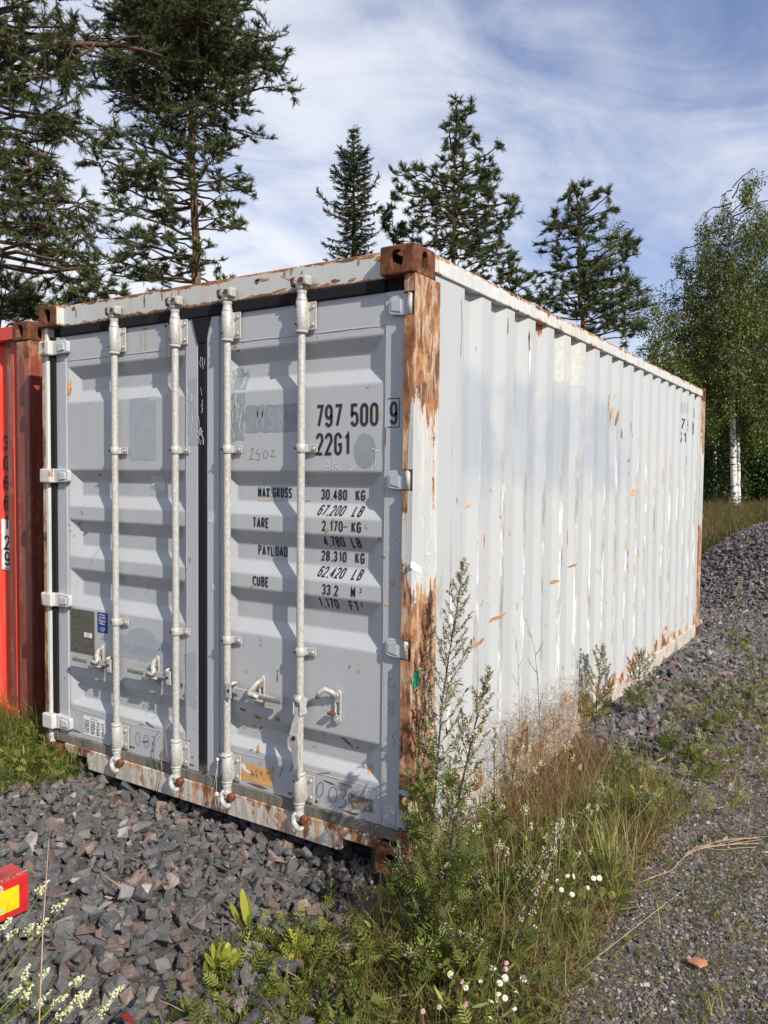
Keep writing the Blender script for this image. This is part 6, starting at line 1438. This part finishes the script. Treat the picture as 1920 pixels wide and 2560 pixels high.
# single plants -----------------------------------------------------------
OCT = (np.array([[1, 0, 0], [-1, 0, 0], [0, 1, 0], [0, -1, 0], [0, 0, 1.3], [0, 0, -1.3]], float)*.5, np.array([[0, 2, 4], [2, 1, 4], [1, 3, 4], [3, 0, 4], [2, 0, 5], [1, 2, 5], [3, 1, 5], [0, 3, 5]]))
def stem_path(pts, depth0, zlift=0.0, n=22):
    P = np.array([at(x, y, depth0) for x, y in pts]); L = np.r_[0, np.cumsum(np.linalg.norm(np.diff(P, axis=0), axis=1))]; t = np.linspace(0, L[-1], n)
    return np.stack([np.interp(t, L, P[:, q]) for q in range(3)], 1)
def mugwort(pts, label, seed, br=.17, buds=1.0, leaves=1.0, sr=.0042, depth=None, lmat='mugleaf', dens=1.0, bs=.0062, ls=.055, stem='mugstem', group='mugwort plants', name='mugwort_plant', cat='weed plant', lowleaf=True):
    rs = np.random.RandomState(seed); b0 = onz(*pts[0]); dep = float((b0-CAMP) @ CF) if depth is None else depth
    S = stem_path(pts, dep); S[0, 2] = min(S[0, 2], H(S[0, 0], S[0, 1])-.01); off = S[0].copy(); root = empty(name, tuple(off), label=label, cat=cat, group=group); S = S-off
    bm_ = bmesh.new(); tube_bm(bm_, [Vector(p) for p in S], list(np.linspace(sr, sr*.3, len(S))), 7); link('stem', fin(bm_, 'stem'), M[stem], root)
    Ht = S[-1, 2]; A, B, ra, rb = [], [], [], []; lp, ld_, ls_ = [], [], []; bp = []; nb = int(34*dens*max(.4, Ht/1.1)); a0 = 0
    for q in range(nb):
        t = .10+.88*q/(nb-1); a0 += 2.4+rs.normal()*.3; f = t*(len(S)-1); i_ = min(int(f), len(S)-2); p = S[i_]+(S[i_+1]-S[i_])*(f-i_); ax = S[i_+1]-S[i_]; ax /= np.linalg.norm(ax)
        l = br*(math.sin(min(1, (1-t)*1.35)*1.5)**.8)*rs.uniform(.6, 1.15)*(.75 if t < .3 else 1); d = np.array([math.cos(a0), math.sin(a0), 0])*.85+ax*(.75+.4*t); d /= np.linalg.norm(d)
        path = bez(p, p+d*l*.6, p+d*l+np.array([0, 0, .22*l]), 6); limb(A, B, ra, rb, path, .0017, .0008)
        nl = int((7 if t < .5 else 4)*leaves)
        for _ in range(nl):
            g = rs.uniform(.15, 1)*5; j_ = min(int(g), 4); c = path[j_]+(path[j_+1]-path[j_])*(g-j_); dd = (path[j_+1]-path[j_]); dd /= np.linalg.norm(dd)+1e-9; dd = dd*.8+rs.normal(size=3)*.45; lp.append(c); ld_.append(dd); ls_.append(ls*(1.15-.75*t)*rs.uniform(.6, 1.2))
        if t > .38 and buds > 0:
            m_ = int(30*buds*(l/br+.25))
            for _ in range(m_):
                g = rs.uniform(.25, 1.0)*5; j_ = min(int(g), 4); c = path[j_]+(path[j_+1]-path[j_])*(g-j_); bp.append(c+rs.normal(size=3)*.0045)
            for _ in range(2):
                g = rs.uniform(.3, .8)*5; j_ = min(int(g), 4); c = path[j_]; e = c+(d*.3+rs.normal(size=3)*.4+np.array([0, 0, .5]))*l*.28; A.append(c); B.append(e); ra.append(.001); rb.append(.0006)
                for h_ in np.linspace(.2, 1, int(7*buds)+1): bp.append(c+(e-c)*h_+rs.normal(size=3)*.003)
    if buds > 0:
        for h_ in np.linspace(.86, 1.0, int(60*buds)): f = h_*(len(S)-1); i_ = min(int(f), len(S)-2); bp.append(S[i_]+(S[i_+1]-S[i_])*(f-i_)+rs.normal(size=3)*.006)
    V, F = segs_mesh(A, B, ra, rb, 4); link('twigs', npmesh('twigs', V, F), M[stem], root)
    acc = Acc(); lp = np.array(lp); ld_ = np.array(ld_); ls_ = np.array(ls_); n = len(lp); low = lp[:, 2] < Ht*(.42 if lowleaf else 0)
    for m_, T in ((low, PINN[0]), (~low, merge([LANCE, (LANCE[0]@np.array([[.8, 0, 0], [0, .5, -.5], [0, .5, .8]]), LANCE[1])]))):
        c = m_.sum()
        if c: acc.inst(T, rotz_to(ld_[m_], rs.uniform(0, 6.28, c)), lp[m_], ls_[m_]*(1.25 if T is PINN[0] else .8), np.clip(rs.normal(.45, .25, c), 0, 1))
    link('leaves', acc.mesh('leaves'), M[lmat], root)
    if bp:
        acc = Acc(); bp = np.array(bp); n = len(bp); acc.inst(OCT, rand_rot(n, rs), bp, bs*rs.uniform(.6, 1.2, n), rs.rand(n)); link('flower_buds', acc.mesh('flower_buds'), M['mugbud'], root)
    return root
mugwort([(925,1930),(935,1780),(945,1650),(955,1520),(975,1380),(993,1280),(1002,1205)], 'tallest dark-stemmed mugwort in front of the corner post', 51, .22, 2.1, 2.0, .0055, dens=1.4, ls=.052)
mugwort([(946,2080),(955,1980),(966,1870),(985,1750),(1010,1640),(1035,1530),(1058,1440)], 'leaning dark-stemmed mugwort just right of the tallest one', 52, .18, 2.1, 2.0, .006, dens=1.3, ls=.052)
mugwort([(1070,2125),(1110,2040),(1150,1960),(1185,1860),(1204,1790)], 'dark bent mugwort leaning right with pale buds, lower down', 53, .07, .8, .7, .0042)
mugwort([(1214,1585),(1216,1500),(1222,1430),(1230,1368)], 'greenish mugwort by the wall with a pointed top', 54, .24, 1.6, 1.8, .0045, dens=1.3, bs=.008)
mugwort([(1240,1590),(1248,1520),(1252,1450),(1248,1400)], 'thin mugwort sharing the clump by the wall', 55, .12, .8, .8, .004)
mugwort([(1284,1590),(1290,1500),(1296,1440),(1303,1392)], 'mugwort beside the wall, second clump along', 56, .18, 1.6, 1.8, .0045, dens=1.4, bs=.008)
mugwort([(1372,1560),(1378,1490),(1384,1440),(1390,1408)], 'pale mugwort farthest along the wall', 57, .22, 1.8, 1.6, .004, dens=1.6, bs=.009)
mugwort([(1066,1890),(1066,1780),(1068,1660),(1070,1570)], 'slender mugwort rising from the brown grass', 58, .08, .7, .8, .0035)
mugwort([(1100,1740),(1110,1660),(1124,1600),(1137,1545)], 'small dark mugwort against the lower wall', 59, .07, .6, .8, .0035)
mugwort([(1563,1590),(1562,1540),(1561,1480)], 'small bushy green mugwort in the right gravel', 60, .18, .5, 1.6, .004)
mugwort([(1585,1445),(1590,1370),(1597,1300),(1600,1245)], 'tall thin brownish mugwort in front of the mound', 61, .16, .8, 1.0, .004)
mugwort([(1640,1470),(1642,1420),(1648,1350)], 'mugwort cut off by the right edge before the mound', 62, .22, .8, 1.2, .004)
mugwort([(1625,1540),(1630,1480),(1633,1430)], 'low mugwort bush near the right edge', 63, .18, .5, 1.3, .004)
for k_, (a_, lab) in enumerate([([(1000,2150),(1005,2080),(1015,2020)], 'leafy mugwort shoot right of the leaning stem base'), ([(930,2060),(915,1990),(905,1940)], 'leafy pale mugwort shoot under the corner casting'), ([(1010,2020),(1030,1940),(1035,1880)], 'leafy mugwort shoot between the two dark stems and the daisies'), ([(890,1990),(870,1900),(862,1830)], 'flowering mugwort shoot leaning over the door sill'), ([(905,2150),(895,2090),(880,2050)], 'low silvery mugwort shoot at the bottom middle'), ([(985,1930),(1000,1850),(1008,1800)], 'leafy shoot close behind the leaning mugwort'), ([(1120,1990),(1130,1930),(1132,1870)], 'leafy shoot in front of the withered grass')]):
    mugwort(a_, lab, 70+k_, .11, .35, 1.7, .004, lmat='mugleaf' if k_ % 2 else 'weed', dens=1.3, ls=.075)
for k_, (a_, lab, br_) in enumerate([([(1440,1640),(1445,1590),(1450,1540)], 'small green weed bush in the stone band right of the wall plants', .10), ([(1500,1660),(1503,1620),(1510,1575)], 'low branching weed in the right gravel, left of the bushy mugwort', .12), ([(1345,1700),(1348,1640),(1352,1590)], 'green weed at the far end of the verge', .09), ([(1290,1800),(1294,1740),(1300,1690)], 'branching weed in the middle of the verge edge', .09), ([(1200,1900),(1204,1830),(1212,1770)], 'bushy weed behind the bent mugwort', .09), ([(1395,1790),(1398,1750),(1404,1715)], 'spreading weed at the outer edge of the verge', .09)]):
    mugwort(a_, lab, 120+k_, br_, .5, 1.6, .0025, lmat='weed', dens=1.6, ls=.045, stem='gstem')
# dry bare stalk in front of the wall
mugwort([(1168,1720),(1168,1600),(1162,1480),(1155,1400),(1135,1335)], 'bare dry forked stalk in front of the wall', 90, .13, 0, .25, .0022, dens=.35, group='dry stalks', name='dry_stalk', cat='dry stalk', ls=.02, lowleaf=False)
mugwort([(1210,1720),(1203,1640),(1190,1560)], 'short bare dry stalk right of the forked one', 91, .10, 0, .25, .0018, dens=.4, group='dry stalks', name='dry_stalk', cat='dry stalk', stem='strawstem', ls=.02, lowleaf=False)
# sweet clover: thin stems with cream spikes
def sweet_clover(base, tips, label, seed, z=None, sp=.055, fl=.0062):
    rs = np.random.RandomState(seed); b0 = np.array([base[0], base[1], float(H(base[0], base[1]))]); root = empty('sweet_clover', tuple(b0), label=label, cat='flowering weed', group='white sweet clover')
    A, B, ra, rb = [], [], [], []; fp_ = []; lp, ld_ = [], []
    for (px, py, zz) in tips:
        t = onz(px, py, zz)-b0; m_ = t*.5+np.array([0, 0, .1*zz])+rs.normal(size=3)*.015; path = bez(np.zeros(3), m_, t, 8); limb(A, B, ra, rb, path, .0020, .0009)
        d = path[-1]-path[-2]; d /= np.linalg.norm(d); d = d+rs.normal(size=3)*.2; d /= np.linalg.norm(d); e = t+d*.0
        n = int(sp/.0011)
        for q in range(n): s_ = rs.uniform(0, 1); fp_.append(e-d*sp*s_+rs.normal(size=3)*(.0018+.0042*s_**.7))
        for q in range(7): g = rs.uniform(.2, .95)*7; j_ = min(int(g), 6); lp.append(path[j_]); ld_.append(rs.normal(size=3)+np.array([0, 0, .3]))
    V, F = segs_mesh(A, B, ra, rb, 5); link('stems', npmesh('stems', V, F), M['gstem'], root)
    acc = Acc(); n = len(fp_); acc.inst(OCT, rand_rot(n, rs), np.array(fp_), fl*rs.uniform(.6, 1.15, n), rs.rand(n)); link('blossoms', acc.mesh('blossoms'), M['cream'], root)
    acc = Acc(); n = len(lp); acc.inst(OVAL, rotz_to(np.array(ld_), rs.uniform(0, 6.28, n)), np.array(lp), .018*rs.uniform(.6, 1.2, n), rs.rand(n)); link('leaves', acc.mesh('leaves'), M['weed'], root)
cl = lambda a_, b_: (.864*.2170*a_, .864*(2100+.2170*b_))
def tips(*q): return [(*cl(a_, b_), z) for a_, b_, z in q]
sweet_clover((-.62, -1.62), tips((555,470,.46), (545,900,.38), (780,690,.40), (390,960,.36)), 'sweet clover with the highest cream spikes at lower left', 101, sp=.042, fl=.0066)
sweet_clover((-.80, -1.52), tips((30,540,.42), (130,900,.36), (200,1030,.34), (30,800,.36)), 'sweet clover overlapping the red beam end', 102, sp=.042, fl=.0066)
sweet_clover((-.55, -1.66), tips((340,1450,.30), (560,1490,.32), (570,1760,.24), (370,1650,.26), (250,1700,.25)), 'sweet clover in the bottom left corner beside the pink stone', 103, sp=.042, fl=.0066)
sweet_clover((-.42, -1.66), tips((770,1780,.22), (960,1570,.28), (1040,1740,.22), (970,1740,.22), (830,1930,.18)), 'sweet clover cluster centre of the lower left group', 104, sp=.042, fl=.0066)
sweet_clover((-.36, -1.60), tips((1420,1690,.20), (1300,1850,.16)), 'sweet clover leaning right at the bottom', 105, sp=.042, fl=.0066)
P = sample([(-.95, -1.75), (-.35, -1.85), (-.30, -1.45), (-.50, -1.33), (-.70, -1.42)], 110, np.random.RandomState(3)); leaf_scatter('bottom_weeds', 'green weeds under the sweet clover in the bottom left corner', M['weed'], P, .03, .16, .05, [LANCE, OVAL, PINN[1]], 22, 6, .4)
cm5 = lambda a_, b_: (.864*(1000+.3014*a_), .864*(1700+.3014*b_))
def near_sc(lst, label, seed, zz=.35):
    t = [(*cm5(a_, b_), zz+dz_) for a_, b_, dz_ in lst]; b0 = onz(*cm5(lst[0][0]-40, lst[0][1]+700), 0.0); sweet_clover((b0[0], b0[1]), t, label, seed, sp=.03, fl=.0048)
near_sc([(1165,670,.1), (1080,540,.15), (1020,540,.15), (1130,720,.05)], 'sweet clover in the middle of the brown grass', 111)
near_sc([(895,1390,-.1), (800,1360,-.1), (830,1330,-.08)], 'sweet clover low between the mugwort stems and the bent one', 112)
near_sc([(1400,510,.1), (1360,540,.08), (1440,620,.05), (1500,700,.05)], 'sweet clover at the edge of the brown grass near the wall', 113, .30)
near_sc([(1060,1060,-.02), (1040,1030,0), (1090,1180,-.05)], 'sweet clover below the middle brown grass', 114, .32)
near_sc([(1340,1150,-.1), (1430,1160,-.12), (1300,1190,-.12), (1210,1270,-.14)], 'sweet clover tips around the bent mugwort head', 115, .36)
near_sc([(1590,1080,-.1), (1640,1040,-.08), (1570,1030,-.08)], 'sweet clover right of the green clump', 116, .30)
near_sc([(700,760,.1), (740,850,.05), (840,790,.08), (870,1050,.0)], 'sweet clover in front of the lower side wall', 117, .36)
near_sc([(660,1180,-.05), (620,1200,-.06), (540,1000,0)], 'sweet clover beside the leaning mugwort leaves', 118, .34)
near_sc([(1280,1400,-.12), (1600,1390,-.12), (1500,1420,-.12)], 'sweet clover left of the bright grass tuft', 119, .30)
near_sc([(1400,1850,-.18), (1280,1900,-.2)], 'low sweet clover above the daisies', 120, .26)
# daisies: one built, the rest copied
def daisy():
    root = empty('daisy', (0, 0, 0), cat='daisy', group='ox-eye daisies in the weeds')
    bm_ = bmesh.new(); tube_bm(bm_, [(0, 0, -.13), (.004, 0, -.06), (0, 0, 0)], [.0012, .0011, .001], 5); link('stem', fin(bm_, 'stem'), M['gstem'], root)
    V = []; F = []; n = 12
    for q in range(n):
        a_ = 6.283*q/n; c, s_ = math.cos(a_), math.sin(a_); o = len(V)
        for r, w_, z in ((.003, .0009, .0), (.009, .0020, .0008), (.0130, .0009, -.0022)):
            for sg in (-1, 1): V.append((r*c-sg*w_*s_, r*s_+sg*w_*c, z))
        F += [(o, o+1, o+3, o+2), (o+2, o+3, o+5, o+4)]
    link('petals', npmesh('petals', np.array(V), np.array(F)), M['petal'], root)
    bm_ = bmesh.new(); tube_bm(bm_, [(0, 0, -.001), (0, 0, .001), (0, 0, .0028), (0, 0, .0036)], [.0042, .0045, .0032, .001], 10); link('disc', fin(bm_, 'disc'), M['yellow'], root)
    return root
def copyt(r):
    c = r.copy(); COL.objects.link(c)
    for ch in r.children: d_ = ch.copy(); COL.objects.link(d_); d_.parent = c
    return c
rs = np.random.RandomState(9)
ca = lambda a_, b_: (.864*(600+.4219*a_), .864*(1900+.4219*b_)); cb = lambda a_, b_: (.864*(1220+.4219*a_), .864*(1900+.4219*b_))
DZ = [ca(1425,1310), ca(1340,1350), ca(1245,1270), ca(1570,1290), cb(70,1320), cb(165,1375), cb(210,1300), cb(60,1385), cb(100,1290), cb(155,1470), cb(12,1527), cb(30,1230), cb(20,1430), cb(280,985), cb(195,940), cb(410,715), cb(365,760), cb(435,768), cb(498,795), cb(625,700), cb(595,757), cb(510,690), cb(470,685), cb(660,700), ca(1570,1410)]
D0 = daisy()
for q, (px, py) in enumerate(DZ):
    o = D0 if q == 0 else copyt(D0); zz = .17 if py < 2100 else .13; p = onz(px, py, zz); o.location = p; s_ = rs.uniform(.55, .95); o.scale = (s_, s_, 1); o.rotation_euler = (.55+rs.normal()*.3, rs.normal()*.3, rs.uniform(0, 6)); 
    o.rotation_euler = (rs.normal()*.4+.3, rs.normal()*.4+.2, 0)
    o['label'] = 'white daisy with a yellow centre lower down beside the gravel edge' if py > 2020 else 'white daisy with a yellow centre beside the bright grass tuft'
def clover_head():
    root = empty('pink_clover', (0, 0, 0), cat='clover flower', group='pink clover heads')
    rs = np.random.RandomState(4); acc = Acc(); d = rs.normal(size=(70, 3)); d /= np.linalg.norm(d, axis=1, keepdims=True); acc.inst(OCT, rotz_to(d, rs.uniform(0, 6, 70)), d*.0055, .0042*rs.uniform(.7, 1.2, 70), rs.rand(70)); link('flower_head', acc.mesh('flower_head'), M['pink'], root)
    bm_ = bmesh.new(); tube_bm(bm_, [(0, 0, -.11), (.003, 0, -.05), (0, 0, 0)], [.001, .001, .0009], 5); link('stem', fin(bm_, 'stem'), M['gstem'], root); return root
c0 = clover_head()
CZ = [ca(1290,1070), ca(1250,885), ca(1262,1232), ca(1285,1290), ca(1315,1315), ca(1180,1465), ca(1335,1465), ca(1083,1490), ca(1575,1205), ca(1575,1240), ca(1525,1425), ca(1330,640), cb(110,1205), cb(55,1420), cb(100,1240), cb(905,160), cb(900,60), cb(1240,330), ca(1183,1220), ca(1340,1450)]
for q, (px, py) in enumerate(CZ):
    o = c0 if q == 0 else copyt(c0); p = onz(px, py, .11); o.location = p; o['label'] = 'pale pink clover head in the ground cover by the gravel'
# broad-leaved weeds on the stones
def rosette(px, py, label, n, L, wmul, mat, seed, up=.9, name='leafy_weed', T=None, h=.05):
    rs = np.random.RandomState(seed); b0 = onz(px, py, 0.0); b0[2] = H(b0[0], b0[1])+.005; root = empty(name, tuple(b0), label=label, cat='leafy weed', group='broad-leaved weeds on the stones')
    acc = Acc(); D = rs.normal(size=(n, 3))*.75; D[:, 2] = np.abs(rs.normal(size=n))*.4+up; P = rs.normal(size=(n, 3))*np.array([.25, .25, 0])*L+np.c_[np.zeros((n, 2)), rs.uniform(0, h, n)]
    acc.inst(T or OVAL, rotz_to(D, rs.uniform(0, 6.28, n)), P, np.stack([L*wmul*rs.uniform(.7, 1.2, n), L*rs.uniform(.7, 1.2, n), L*rs.uniform(.6, 1.2, n)], 1), np.clip(rs.normal(.55, .25, n), 0, 1)); link('leaves', acc.mesh('leaves'), M[mat], root)
    bm_ = bmesh.new()
    for q in range(4): tube_bm(bm_, [(0, 0, -.01), tuple(P[q]*.5+np.array([0, 0, .01])), tuple(P[q]+np.array([0, 0, .01]))], [.002, .0018, .001], 5)
    link('stems', fin(bm_, 'stems'), M['gstem'], root)
rosette(480, 2110, 'bright yellow-green bushy weed on the stones left of centre', 90, .055, .75, 'ylleaf', 1, .5, h=.10)
rosette(548, 1990, 'weed with two upright broad leaves at the edge of the coarse stones', 5, .12, .5, 'ylleaf', 2, 1.3, h=.01)
rosette(415, 2200, 'narrow upright weed at the bottom edge left of the yellow-green one', 22, .05, .6, 'weed', 3, 1.2, h=.08)
rosette(585, 2150, 'small lobed weed right of the yellow-green one', 30, .05, .9, 'ylleaf', 4, .5, T=PINN[1], h=.06)
rosette(640, 2060, 'lobed yellow-green weed in the middle of the stones', 34, .06, .9, 'ylleaf', 5, .5, T=PINN[1], h=.07)
rosette(715, 1905, 'small fresh green weed close under the door sill', 18, .04, .7, 'weed', 6, .6, h=.07)
rosette(960, 2120, 'yellowing lobed weed at the bottom below the mugwort', 70, .085, 1.0, 'ylleaf', 7, .5, T=PINN[1], h=.08)
rosette(540, 2205, 'weed with orange-yellow leaves on the bottom edge', 22, .05, .8, 'ylleaf', 8, .4, T=PINN[1], h=.02)
rosette(770, 2130, 'dark green weed at the bottom centre', 40, .045, .8, 'weed', 9, .5, T=PINN[1], h=.07)
rosette(640, 2190, 'low green weed at the bottom edge right of the orange leaves', 26, .045, .9, 'weed', 10, .5, T=PINN[1], h=.05)
# grass tufts
def tuft(px, py, label, n, hh, seed, wd=.004, rm=.65, lean=.22):
    b0 = onz(px, py, 0.0); root = empty('grass_tuft', (b0[0], b0[1], float(H(b0[0], b0[1]))), label=label, cat='grass tuft', group='single grass tufts')
    grass_scatter('blades', None, M['grass'], np.array([[b0[0], b0[1]]]), np.array([hh]), seed, n, wd, .014, lean, rm, parent=root, loc=(b0[0], b0[1], float(H(b0[0], b0[1]))), kind=None)
tuft(1312, 1915, 'bright yellow-green upright grass tuft at the gravel edge', 110, .32, 1, .0055, .92, .13)
tuft(1268, 2085, 'small grass tuft below the bright one', 26, .16, 2, .0035, .7, .16)
tuft(1432, 2010, 'thin grass tuft on the fine gravel', 14, .13, 3, .003, .8, .2)
tuft(1542, 2180, 'pale grass tuft near the brick shard, at the bottom', 20, .09, 4, .003, .85, .3)
tuft(1590, 2030, 'sparse grass tuft right of the brick shard', 14, .10, 5, .003, .8, .3)
tuft(1470, 1760, 'grass tuft farther back in the weeds on the right', 24, .16, 6, .004, .8, .2)
# yellow flower, red leaf, brick shard, dry stalk on the gravel
b0 = onz(522, 1965, .02); root = empty('yellow_flower', tuple(b0), label='single small yellow flower on the coarse stones', cat='flower')
acc = Acc(); rs = np.random.RandomState(3); n = 6; D = rs.normal(size=(n, 3)); D[:, 2] = .8; acc.inst(OVAL, rotz_to(D, rs.uniform(0, 6, n)), np.zeros((n, 3))+np.array([0, 0, .035]), np.full(n, .012), rs.rand(n)); link('petals', acc.mesh('petals'), M['yellow'], root)
bm_ = bmesh.new(); tube_bm(bm_, [(0, 0, -.02), (0, .002, .01), (0, 0, .036)], [.001, .001, .001], 5); link('stem', fin(bm_, 'stem'), M['gstem'], root)
b0 = onz(272, 2204, .05); bm_ = bmesh.new()
vs = [bm_.verts.new(Vector(b0)+Vector(p)) for p in ((-.035, .012, .0), (-.012, .022, .006), (.02, .012, .004), (.04, -.004, -.002), (.012, -.010, .008), (-.02, -.006, .010))]; bm_.faces.new(vs); bmesh.ops.solidify(bm_, geom=bm_.faces[:], thickness=.001)
link('red_leaf', fin(bm_, 'red_leaf'), M['redleaf'], None, label='dark red leaf lying at the bottom edge on the stones', cat='leaf')
b0 = onz(1505, 2082, .008); bm_ = bmesh.new(); r_ = random.Random(5)
bv = [(-.030, -.004, 0), (.014, -.020, 0), (.034, .010, 0), (-.014, .020, 0), (-.028, -.002, .006), (.010, -.018, .004), (.030, .012, .018), (-.010, .017, .014), (.004, .002, .016)]
vs = [bm_.verts.new(Vector(b0)+Vector(p)) for p in bv]; bmesh.ops.convex_hull(bm_, input=vs); bmesh.ops.bevel(bm_, geom=bm_.edges[:], offset=.0006, segments=1, affect='EDGES')
link('brick_shard', fin(bm_, 'brick_shard'), simple('brick', (.36, .15, .08), .8, nz=.25, nsc=60), None, label='orange-brown brick shard on the fine gravel', cat='brick shard')
bm_ = bmesh.new(); r_ = random.Random(8)
for q in range(9):
    pts = [(1371, 1911), (1452, 1880), (1480, 1850), (1505, 1835), (1560, 1825), (1640, 1822)]; P = [Vector(onz(x+r_.uniform(-1, 1)*(q > 2)*(i*2.2), y+r_.uniform(-1, 1)*(q > 2)*(i*3.0), .012)) for i, (x, y) in enumerate(pts)]
    if q > 2: P = P[2:]
    Q = [P[0]]
    for a_, c_ in zip(P[:-1], P[1:]): Q += [a_.lerp(c_, .5)+Vector((0, 0, r_.uniform(0, .006))), c_]
    tube_bm(bm_, Q, [.0014]*len(Q), 5)
link('dry_stalk', fin(bm_, 'dry_stalk'), M['strawstem'], None, label='bundle of dry straw stalks lying across the fine gravel', cat='dry stalk')
bm_ = bmesh.new(); tube_bm(bm_, [Vector(onz(750, 2172, .03)), Vector(onz(820, 2160, .045)), Vector(onz(900, 2145, .03)), Vector(onz(960, 2142, .03))], [.003, .0028, .0025, .002], 6); link('dry_twig', fin(bm_, 'dry_twig'), M['strawstem'], None, label='pale dry twig lying across the bottom weeds', cat='twig')
bm_ = bmesh.new(); tube_bm(bm_, [Vector(onz(205, 1870, .05)), Vector(onz(230, 1895, .055)), Vector(onz(262, 1915, .045))], [.0022, .002, .0018], 6); link('dry_twig', fin(bm_, 'dry_twig'), M['strawstem'], None, label='short pale twig on the coarse stones below the left door', cat='twig')
for k_, pts in enumerate([[(88, 2260, 0), (92, 2100, .25), (95, 2000, .45), (106, 1800, .62)]]):
    P = [Vector(onz(75, 2400, 0.0)), Vector(onz(85, 2200, .22)), Vector(onz(93, 2000, .42)), Vector(onz(106, 1810, .60))]; bm_ = bmesh.new(); tube_bm(bm_, P, [.002, .002, .0018, .0012], 6); link('dry_stalk', fin(bm_, 'dry_stalk'), M['strawstem'], None, label='tall thin brown dry stalk right of the red beam', cat='dry stalk')
